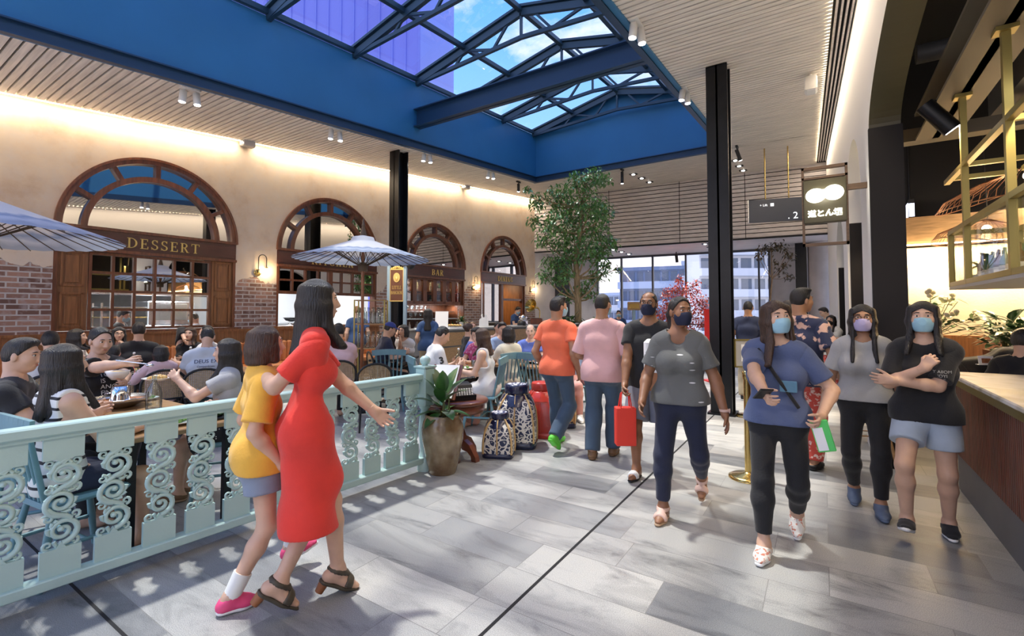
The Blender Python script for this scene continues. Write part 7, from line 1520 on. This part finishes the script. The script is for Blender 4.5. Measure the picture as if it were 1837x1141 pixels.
q = wd(J, J['wr'][0] + V(0, .05, -.10)); t = thing('green_packet', 'bright green folded packet in the left hand of the woman in the blue T-shirt', 'packet', q, f); MB().box((-.045, -.008, -.10), (.045, .008, .08), bev=.004).xf(Matrix.Rotation(.25, 4, 'Y')).build('cover', 'green_paper', t); MB().box((-.01, .0, -.09), (.04, .012, .04)).xf(Matrix.Rotation(.25, 4, 'Y')).build('sheet', 'white', t)
J = stand(1556, 912, -1, .02, 'woman in a light grey T-shirt, lilac mask and glasses', H=1.585, sex='f', w=1.02, skin='tan', hair=('wavy', 'hair_black', .40), top=('cloth_greyT', {'loose': 1.0, 'hem': .01, 'sleeve': .72}), bottom=('cloth_black', {'len': 1.86, 'loose': .1, 'tuck': 1}), shoes=('shoe', 'shoe_blue', 'shoe_blue'), mask='mask_lilac', glasses=True, feet=((-.08, .12, 0), (.08, -.12, .03, (0, 1, -.25))), hands=((-.27, .06, .74), (.27, .04, .76)), res=.009)
w_ = J['wr'][0]; MB().lathe([(.030, -.012), (.032, 0), (.030, .012)], tuple(w_ - V(0, 0, -.02)), 20).box(tuple(w_ + V(-.036, -.014, .005)), tuple(w_ + V(-.026, .018, .035)), bev=.003).build('watch', 'black', J['root'])
p = atZ(1668, 962); f = hd_(p, -1, -.02)
J = person('woman in a black T-shirt and pale denim shorts with crossed arms', p, f, H=1.60, sex='f', w=.97, skin='light', hair=('wavy', 'hair_black', .30), top=('cloth_black', {'loose': .8, 'hem': -.03, 'sleeve': .85}), bottom=('cloth_denim', {'len': .58, 'loose': .7}), shoes=('slipon', 'cloth_black', 'white'), mask='mask_blue', feet=((-.10, -.12, 0), (.11, .16, .05, (0, 1, .35))), hands=((.15, .235, 1.06), (.0, .25, 1.155)), poles=((-.7, -.1, -.8), (.7, -.1, -.8)), hdir=((1, .25, .1), (-.55, -.0, .85)), pnorm=((0, -1, 0), (0, -.9, -.5)), curl=(.5, 1.1), res=.0085)
cloth_print(J, 'Y AIIOM\nIOYI\nII E', .026, 'cloth_greyT', cx=.09, z=-.02)
# ------------------------------------------------------------------ people farther along the walkway
J = stand(1441, 838, .95, .3, 'man in a navy and pink floral shirt seen from behind', H=1.76, sex='m', w=1.05, skin='tan', hair=('short', 'hair_black'), top=('cloth_floral', {'loose': 1.5, 'sleeve': .8, 'hem': -.06}), bottom=('cloth_redpat', {'loose': .8}), shoes=('slipon', 'clear_black', 'clear_black'), yaw=-35, hands=((-.22, .25, 1.05), (.30, .1, .92)), res=.011)
J = person('dark haired person in black half hidden behind the floral shirt', at2(1413, 5.8), hd_(at2(1413, 5.8), 1, 0), H=1.66, sex='m', hair=('short', 'hair_black'), top=('cloth_black', {}), bottom=('cloth_black', {}), shoes=('shoe', 'clear_black'), res=.014)
q = at2(1342, 8.2); J = person('man in a navy T-shirt standing with his back turned right of the walkway column', q, hd_(q, 1, .15), H=1.72, sex='m', w=1.1, skin='tan', hair=('thin', 'hair_black'), top=('cloth_navy', {'loose': 1.3}), bottom=('cloth_khaki', {'loose': 1}), shoes=('shoe', 'clear_black'), res=.014)
q = at2(1491, 9.3); J = person('woman in a white T-shirt, red trousers and black mask', q, hd_(q, -1, -.45), H=1.47, sex='f', w=1.05, skin='light', hair=('long', 'hair_black', .30), top=('cloth_white', {'loose': 1.2}), bottom=('cloth_redpat', {'loose': .5}), shoes=('slipon', 'shoe_brown', 'tan_sole'), mask='mask_black', hands=((.13, .2, .96), (-.12, .22, 1.0)), poles=((-.7, -.1, -.8), (.7, -.1, -.8)), res=.013)
MB().tube([J['sl'] + V(.08, .07, .03), J['chest'] + V(-.02, .13, 0), J['waist'] + V(-.16, .08, -.08)], .012, 6).build('bag_strap', 'cloth_black', J['root'])
q = at2(1483, 11.2); J = person('man in a pale turquoise T-shirt looking down by the round column', q, hd_(q, -.5, -1), H=1.66, sex='m', hair=('short', 'hair_black'), top=('cloth_skyT', {'loose': 1.2}), bottom=('cloth_navy', {}), pitch=-28, hands=((-.1, .3, 1.08), (.1, .3, 1.08)), res=.014)
q = at2(1735, 5.0); J = person('barman in black with a cap bending over behind the counter', q, hd_(q, .15, 1), H=1.72, sex='m', lean=62, pitch=10, hair=('crop', 'hair_black'), top=('cloth_black', {'loose': 1.2, 'hem': -.03}), bottom=('cloth_black', {}), shoes=('shoe', 'clear_black'), cap='cloth_black', hands=((-.15, .72, .98), (.15, .68, .96)), poles=((-.6, -.2, .6), (.6, -.2, .6)), res=.012)
q = at2(1832, 4.35); J = person('customer with dark hair and a black top at the right edge', q, hd_(q, .9, .3), H=1.62, sex='m', pose='sit', seat=.50, hair=('short', 'hair_black'), top=('cloth_black', {}), bottom=('cloth_black', {}), res=.012)
tag(MB().lathe([(0, 0), (.16, 0), (.16, .02), (.03, .03), (.03, .46), (.17, .47), (.17, .50), (0, .50)], n=22).build('bar_stool', 'black', loc=(q.x, q.y, 0)), 'black bar stool under the customer at the right edge', 'stool')
q = LWM @ Vector((sL(922, .8), 0, .8)); J = person('barman in a navy T-shirt and mask working behind the bar counter', q, hd_(q, -.6, .8), H=1.74, sex='m', hair=('short', 'hair_black'), top=('cloth_uniform', {}), bottom=('cloth_black', {}), mask='mask_blue', pitch=-25, lean=10, hands=((-.12, .42, 1.12), (.14, .42, 1.14)), res=.014)
q = at2(768, 9.6); J = person('waitress in a blue uniform with long black hair walking toward the bar', q, hd_(q, 1, .1), H=1.60, sex='f', hair=('long', 'hair_black', .36), top=('cloth_uniform', {'loose': 1.2}), bottom=('cloth_khaki', {'loose': 1.0}), feet=((-.1, .12, 0), (.1, -.12, .02)), res=.013)
q = LWM @ Vector((sL(641, .95), 0, .95)); J = person('worker in a navy T-shirt with light brown hair facing the kitchen hatch', q, hd_(q, 1, -.2), H=1.66, sex='m', hair=('short', 'hair_light'), top=('cloth_uniform', {}), bottom=('cloth_black', {}), shoes=('shoe', 'clear_black'), res=.014)
for k, (x, out, fr, rt, H, tp, lb) in enumerate(((216, -.62, -.3, 1, 1.58, 'cloth_black', 'cook in a dark vest seen in the second pane of the dessert window'), (352, -.66, .3, -1, 1.52, 'cloth_lightgrey', 'cook in pale grey bending behind the right panes of the dessert window'), (613, -1.95, -1, .1, 1.56, 'cloth_white', 'cook whose head shows over the kitchen hatch counter'))):
    q = LWM @ Vector((sL(x, out), 0, out)); person(lb, q, hd_(q, fr, rt), H=H, sex='m', hair=('short', 'hair_black'), top=(tp, {}), bottom=('cloth_black', {}), shoes=None, pitch=-20, mask='mask_blue', res=.015)
q = at2(1110, 15.4); J = person('waiter with a mask and dark apron behind the far host counter', q, hd_(q, -1, 0), H=1.58, sex='m', hair=('short', 'hair_black'), top=('cloth_uniform', {}), bottom=('cloth_black', {}), mask='mask_blue', res=.016)

# ------------------------------------------------------------------ diners at the front table
TX, TY_ = -4.42, 1.50
table('timber topped table on black legs right behind the railing', (TX, TY_), 0, 1.66, .74, .74, 'wood_table', 'legs', 'dining_table')
def sit(label, p, fr, rt, chair=None, clabel=None, back=.10, **k):
    f = hd_(p, fr, rt); kw = dict(res=.013, hair=('short', 'hair_black'), shoes=None, bottom=('cloth_black', {})); kw.update(k); J = person(label, p, f, pose='sit', **kw)
    if chair: d = Matrix.Rotation(f, 3, 'Z') @ Vector((0, .07, 0)); chair(clabel, Vector((p.x, p.y, 0)) + d, f)
    return J
def W2A(v, p): a = Vector((p.x, p.y, 0)).normalized(); r = Vector((a.y, -a.x, 0)); return (Vector(v).dot(a), Vector(v).dot(r))
p = Vector((-3.80, .90, 0)); a = W2A((-.12, 1, 0), p); J = sit('woman in a black and white striped sleeveless top seen from behind', p, *a, chair=windsor, clabel='teal spindle chair of the woman in the striped top', H=1.62, sex='f', hair=('wavy', 'hair_black', .34), top=('cloth_stripe', {'sleeve': 0, 'neck': .075, 'loose': .4}), bottom=('cloth_navy', {'len': .6}), shoes=('slide', 'leather', 'tan_sole'), hands=((-.12, .38, .78), (.12, .38, .78)), res=.010)
p = Vector((-4.62, .86, 0)); a = W2A((.45, 1, 0), p); J = sit('man in black in profile at the left edge of the front table', p, *a, chair=windsor, clabel='teal spindle chair of the man at the left edge', H=1.66, sex='m', hair=('short', 'hair_black'), top=('cloth_black', {}), hands=((-.12, .4, .8), (.15, .4, .8)), yaw=-12, pitch=-8, seat=.45, res=.010)
p = Vector((-5.48, 1.54, 0)); f = hd_(p, -.95, .30); L_ = lambda q: loc_of(p, f, q)
J = sit('woman in a black slogan T-shirt with tied back hair serving food from a bowl', p, -.95, .30, chair=windsor, clabel='teal spindle chair of the woman in the black slogan T-shirt', H=1.69, sex='f', w=1.25, skin='light', hair=('bun', 'hair_black'), top=('cloth_black', {'loose': 1.3, 'sleeve': .8}), pitch=-14, yaw=8, hands=(L_(atT(222, 688, 4.02)), L_(atT(226, 652, 4.05))), poles=((-.9, -.3, -.5), (.9, -.3, -.5)), curl=(.7, .9), res=.0095, seat=.48)
cloth_print(J, 'TOMORROW\nIS\nANOTHER\nFINE\nDAY', .052, 'white', cx=-.02, z=-.03, align='LEFT')
q = wd(J, J['wr'][0]) + Vector((.03, -.05, .035)); bowl('white bowl of noodles held by the woman in the black slogan T-shirt', q, .085, 'noodle')
q = wd(J, J['wr'][1]) + Vector((.04, -.03, .02)); t = thing('serving_spoon', 'dark serving spoon in the hand of the woman in the black slogan T-shirt', 'spoon', q); e = _R * .2; MB().tube([(-e.x * .3, -e.y * .3, .01), (e.x, e.y, -.02)], .006).ell((e.x * 1.12, e.y * 1.12, -.03), (.035, .03, .014), 12, 8).build('spoon', 'steel', t)
p = Vector((-4.22, 2.13, 0)); f = hd_(p, .12, -1); L_ = lambda q: loc_of(p, f, q)
J = sit('girl in a grey T-shirt with long straight black hair reaching across the front table', p, .12, -1, chair=windsor, clabel='teal spindle chair of the girl in the grey T-shirt', H=1.56, sex='f', w=.98, skin='light', hair=('long', 'hair_black', .30), top=('cloth_greyT', {'loose': 1.2}), dress=None, bottom=('cloth_dots', {'len': .85, 'loose': 1}), shoes=('slipon', 'shoe_brown', 'tan_sole'), lean=6, hands=(L_(atT(318, 680, 3.9)), L_(atT(375, 725, 3.8))), poles=((-.5, -.2, -.9), (.5, -.2, -.9)), curl=(.7, .5), res=.010)
q = wd(J, J['wr'][0]) + -_R * .16; plate('plate of greens and noodles passed by the girl in the grey T-shirt', (q.x, q.y, q.z - .01), .11, 'noodle')
# things on the front table
tz = .741
hp = thing('steamboat_pot', 'steel steamboat pot with a central funnel on the front table', 'pot', (TX - .45, TY_ + .02, tz)); MB().lathe([(.10, 0), (.12, .01), (.19, .05), (.215, .075), (.21, .08), (.185, .058), (.1, .02), (0, .018)], n=36).build('pan', 'steel', hp); MB().lathe([(.075, .02), (.06, .09), (.055, .17), (.05, .17), (.05, .05)], n=24).build('funnel', 'chrome', hp); MB().lathe([(.07, .052), (.185, .054)], n=30).build('broth', 'meat', hp)
for sx in (-1, 1): MB().tube([(sx * .205, -.04, .07), (sx * .245, -.03, .085), (sx * .245, .03, .085), (sx * .205, .04, .07)], .006).build('handle', 'chrome', hp)
carafe('glass carafe at the railing side of the front table', (TX - .06, TY_ + .12, tz), 1.1, False)
for (dx, dy, r, fd, lb) in ((.64, -.26, .10, 'noodle', 'plate of dumplings at the near corner of the front table'), (.62, .02, .13, 'salad', 'plate of green leaves beside the railing on the front table'), (-.14, -.26, .10, 'meat', 'plate of meat in front of the man at the left edge'), (-.62, .27, .09, 'salad', 'small plate of greens on the far side of the front table'), (.20, .24, .11, 'rice', 'plate of rice in front of the girl in the grey T-shirt'), (.34, -.25, .11, 'noodle', 'plate of noodles in front of the woman in the striped top')): plate(lb, (TX + dx, TY_ + dy, tz), r, fd)
bowl('green rimmed white bowl near the railing on the front table', (TX + .40, TY_ + .05, tz), .06); bowl('white bowl of soup beside the steamboat pot', (TX - .72, TY_ - .18, tz), .06, 'meat')
t = thing('serving_tray', 'black tray of salad leaves at the end of the front table', 'tray', (TX + .66, TY_ + .26, tz)); MB().box((-.10, -.09, 0), (.10, .09, .02), bev=.004).build('tray', 'black', t); m = MB(); g = random.Random(6)
for k in range(40): leaf(m, (g.uniform(-.07, .07), g.uniform(-.06, .06), .02 + .02 * g.random()), (g.uniform(-1, 1), g.uniform(-1, 1), .3), .06, .04, .5, n=3)
m.build('leaves', 'leaf_mid', t)
# ------------------------------------------------------------------ second row: families on black woven back chairs
def trow(label, x, t, w=.75, d=.75): p = at2(x, t); return table(label, p, YAW + .55, w, d), p
_, pA = trow('table with a glass carafe behind the black woven back chairs', 262, 6.1, 1.1, .72); _, pB = trow('table in front of the man in the white printed T-shirt', 385, 6.35, .8, .72); _, pC = trow('table in front of the boy in the lace patterned top', 120, 5.95, .9, .72)
carafe('glass carafe standing out in the middle of the second row table', (pA.x + .02, pA.y - .12, tz)); 
for k, (pp, dx, dy, lb) in enumerate(((pA, .32, -.1, 'glass tumbler right of the second row carafe'), (pA, .26, .18, 'glass tumbler behind the girl in pink'), (pB, .1, .12, 'glass tumbler before the man in the printed T-shirt'), (pB, .28, .12, 'glass tumbler at the right end of the second row'), (pC, .1, .1, 'glass tumbler before the boy in the lace patterned top'))): tumbler(lb, (pp.x + dx, pp.y + dy, tz))
plate('plate of food on the second row table', (pA.x - .25, pA.y, tz), .12, 'noodle'); plate('plate of food before the man in the printed T-shirt', (pB.x - .15, pB.y, tz), .12, 'salad')
sit('boy with short black hair in a pale lace patterned top, back turned', at2(92, 5.15), 1, -.05, bentwood, 'black woven back chair of the boy in the lace patterned top', H=1.58, sex='m', top=('cloth_lace', {}), hands=((-.12, .4, .8), (.12, .4, .8)))
sit('woman with dark hair in white at the table behind the slogan T-shirt', at2(137, 6.35), -.3, 1, H=1.56, sex='f', hair=('wavy', 'hair_black', .2), top=('cloth_white', {}), hands=((-.12, .35, .8), (.12, .35, .8)))
sit('small child with black hair in a red top, back turned', at2(207, 5.55), 1, .1, bentwood, 'black woven back chair of the child in red', H=1.24, sex='m', seat=.46, top=('cloth_kidred', {}), hands=((-.1, .3, .76), (.1, .3, .76)), feet=((-.08, .3, .1), (.08, .3, .1)))
sit('girl with a black bob in pink, back turned', at2(291, 5.55), 1, -.25, bentwood, 'black woven back chair of the girl in pink, its whole back in view', H=1.26, sex='f', bust=0, hair=('bob', 'hair_black'), top=('cloth_blush', {'sleeve': 1.6}), hands=((-.2, .32, .76), (.1, .3, .76)), feet=((-.08, .3, .1), (.08, .3, .1)))
J = sit('man in a light grey T-shirt with lettering across his back', at2(372, 5.7), 1, .05, bentwood, 'black woven back chair of the man in the printed T-shirt', H=1.66, sex='m', hair=('crop', 'hair_black'), top=('cloth_lightgrey', {'loose': 1.2}), bottom=('cloth_deepgreen', {'len': .95}), lean=10, pitch=-15, hands=((-.15, .38, .8), (.15, .38, .8)))
cloth_print(J, 'DEUS EX', .062, 'cloth_navy', cx=0, z=.06, back=True); cloth_print(J, 'Camperdown', .032, 'cloth_navy', cx=0, z=.0, back=True)
sit('woman with glasses and dark wavy hair on the banquette under the dessert window', at2(214, 7.3), -1, .1, H=1.55, sex='f', hair=('wavy', 'hair_black', .26), glasses=True, top=('cloth_black', {}), hands=((-.06, .28, 1.0), (.14, .38, .8)))
sit('broad man in black with his back turned before the dessert window', at2(250, 6.75), 1, .0, H=1.70, sex='m', w=1.12, hair=('short', 'hair_black'), top=('cloth_black', {'loose': 1.2}), hands=((-.12, .4, .8), (.12, .4, .8)))
sit('curly haired woman in dark clothes on the banquette with a hand at her face', at2(342, 7.5), -1, -.05, H=1.54, sex='f', hair=('wavy', 'hair_brown', .22), top=('cloth_black', {'sleeve': 1.5}), hands=((-.12, .34, .8), (.06, .16, 1.10)), yaw=-15)
sit('man in white with cropped dark hair beside the curly haired woman', at2(374, 7.0), .5, -1, H=1.62, sex='m', hair=('crop', 'hair_black'), top=('cloth_white', {}), hands=((-.12, .36, .8), (.12, .36, .8)))
for x, t_, lb in ((232, 7.05, 'small table between the broad man in black and the banquette'), (338, 7.0, 'small table before the curly haired woman')):
    p = at2(x, t_); table(lb, p, YAW + .5, .6, .5)
p = at2(338, 7.0); carafe('glass carafe before the curly haired woman', (p.x + .1, p.y, tz)); tumbler('glass tumbler before the curly haired woman', (p.x - .02, p.y - .05, tz))
# ------------------------------------------------------------------ by the parasol and the sign
sit('man in a pink tropical shirt with cropped hair, back turned beside the parasol pole', at2(608, 6.6), 1, -.15, bentwood, 'black woven back chair of the man in the tropical shirt', H=1.70, sex='m', w=1.05, skin='light', hair=('crop', 'hair_black'), top=('cloth_blush', {'loose': 1.3}), hands=((-.15, .4, .8), (.15, .4, .8)))
p = at2(578, 7.55); table('table before the man in the tropical shirt', p, YAW, .8, .7)
sit('man in navy with a blue cap leaning over his plate', at2(680, 8.0), .25, 1, bentwood, 'black bentwood chair of the man with the blue cap', H=1.70, sex='m', w=1.02, hair=('crop', 'hair_black'), cap='cloth_royal', top=('cloth_navy', {'loose': 1.2}), lean=14, pitch=-12, hands=((-.05, .42, .82), (.12, .40, .82)))
sit('woman in a black and white raglan top resting her face on her hand', at2(731, 8.6), -.85, -.6, H=1.58, sex='f', hair=('bob', 'hair_black'), top=('cloth_white', {}), lean=10, hands=((-.02, .24, 1.0), (.08, .20, 1.12)))
p = at2(709, 8.2); table('dark table between the man with the cap and the woman in the raglan top', p, YAW, .7, .7, mt='black'); plate('plate of fried food on the dark table', (p.x + .12, p.y - .1, tz), .13, 'noodle')
windsor('teal spindle chair with its back turned at the dark table', at2(702, 7.5), hd_(at2(702, 7.5), 1, .1)); bentwood('black bentwood chair showing its round back above the railing', at2(668, 6.3), hd_(at2(668, 6.3), 1, -.2))
# ------------------------------------------------------------------ tables right of the newel post
p5 = at2(822, 6.75); table('timber table right of the newel post', p5, YAW, .95, .72); carafe('glass carafe on the timber table right of the newel post', (p5.x + .05, p5.y - .05, tz))
for k, (dx, dy, lb) in enumerate(((-.16, -.20, 'front left glass tumbler on the table by the newel post'), (-.05, -.24, 'glass tumbler beside the plate on the table by the newel post'), (.2, .1, 'rear glass tumbler on the table by the newel post'))): tumbler(lb, (p5.x + dx, p5.y + dy, tz))
plate('plate of food on the table by the newel post', (p5.x + .2, p5.y - .12, tz), .13, 'salad'); plate('white plate before the man in the numbered polo shirt', (p5.x - .22, p5.y + .02, tz), .12, 'noodle')
J = sit('man in a white polo shirt with a number on the sleeve leaning over the table', at2(765, 6.25), .25, 1, windsor, 'teal spindle chair of the man in the numbered polo shirt', H=1.70, sex='m', w=1.05, hair=('crop', 'hair_black'), top=('cloth_white', {'loose': 1.2, 'sleeve': .8}), lean=16, pitch=-20, hands=((-.1, .42, .82), (.16, .40, .82)), res=.011)
n_ = nrm(J['X'] + V(0, -.25, .1)); m_ = J['Sh'][1] + (J['el'][1] - J['Sh'][1]) * .38; dn = nrm(J['el'][1] - J['Sh'][1]); o = text('number', '3', .12, 'black', frame_m(Vector((m_ + n_ * .072).tolist()), Vector(np.cross(-dn, n_).tolist()), Vector((-dn).tolist())), J['root'], .002, bold=.004)
sit('woman in a white sleeveless dress with wavy brown hair seated on a teal chair', at2(876, 6.15), .25, -1, windsor, 'teal spindle chair of the woman in the white dress, nearest to the baskets', H=1.60, sex='f', hair=('wavy', 'hair_brown', .27), dress=('cloth_white', {'sleeve': 0, 'neck': .07}), bottom=None, lean=6, pitch=-8, hands=((-.12, .36, .78), (.05, .30, .70)), shoes=('slipon', 'sandal_pink', 'tan_sole'), res=.011)
sit('woman with a black bob in a cream top, back turned on a teal chair', at2(913, 6.85), .85, -.5, windsor, 'teal spindle chair of the woman in the cream top', H=1.60, sex='f', hair=('bob', 'hair_black'), top=('cloth_cream', {'loose': 1.1}), bottom=('cloth_leafskirt', {}), hands=((-.12, .38, .8), (.12, .38, .8)))
sit('boy in a royal blue T-shirt looking down at the table', at2(838, 7.55), -.15, 1, H=1.58, sex='m', hair=('short', 'hair_black'), top=('cloth_royal', {}), pitch=-28, lean=10, hands=((-.1, .38, .8), (.12, .38, .8)))
sit('boy in a magenta patterned shirt opposite the boy in royal blue', at2(860, 7.25), -.7, -.7, H=1.57, sex='m', hair=('short', 'hair_black'), top=('cloth_magenta2', {}), pitch=-22, hands=((-.1, .38, .8), (.12, .38, .8)))
sit('woman in black with tied brown hair, side turned, behind the boy in royal blue', at2(833, 8.7), .3, 1, H=1.60, sex='f', hair=('bun', 'hair_brown'), top=('cloth_black', {'sleeve': .3}), lean=8, hands=((-.1, .38, .8), (.12, .38, .8)))
sit('woman with light brown hair facing out before the bar counter', at2(848, 9.9), -1, .1, H=1.60, sex='f', hair=('bun', 'hair_light'), top=('cloth_black', {}), hands=((-.1, .38, .8), (.12, .38, .8)), res=.015)
sit('woman in a pale camisole with dark hair before the bar counter', at2(893, 9.6), -.9, .35, H=1.60, sex='f', hair=('pony', 'hair_black', .3), top=('cloth_blush', {'sleeve': 0, 'neck': .085}), hands=((-.1, .38, .8), (.12, .38, .8)), res=.014)
sit('man in a pale blue check shirt behind the woman in the cream top', at2(900, 8.1), -.9, .25, H=1.68, sex='m', hair=('short', 'hair_black'), top=('cloth_checkblue', {}), pitch=-14, hands=((-.1, .38, .82), (.12, .36, .82)))
sit('older grey haired man in a blue shirt with a mask under his chin', at2(952, 7.75), -1, -.1, H=1.62, sex='m', hair=('thin', 'hair_grey'), skin='fair', top=('cloth_bluepolo', {'loose': 1.2}), bottom=('cloth_khaki', {'len': .9}), pitch=-10, hands=((-.12, .38, .8), (.12, .36, .8)))
sit('seated man in a pale blue shirt and pink trousers behind the orange shirt', at2(1034, 7.1), -.9, .3, windsor, 'teal spindle chair behind the man in the pink shirt', H=1.66, sex='m', hair=('short', 'hair_black'), top=('cloth_checkblue', {}), bottom=('cloth_pinktrouser', {}), shoes=('shoe', 'white', 'white'))
p6 = at2(918, 7.5); table('timber table before the woman in the cream top', p6, YAW, .8, .7); p7 = at2(985, 7.15); table('timber table beside the older man in blue', p7, YAW, .7, .7); p8 = at2(868, 9.2); table('table close to the bar counter', p8, YAW, .9, .6)
for k, (pp, lb) in enumerate(((p6, 'before the woman in the cream top'), (p7, 'beside the older man in blue'), (p8, 'on the table close to the bar counter'))): plate('plate of food ' + lb, (pp.x - .1, pp.y - .05, tz), .12, 'noodle'); tumbler('glass tumbler ' + lb, (pp.x + .15, pp.y - .1, tz))
windsor('teal spindle chair beside the older man in blue, partly behind the orange shirt', at2(968, 6.75), hd_(at2(968, 6.75), .8, .6))
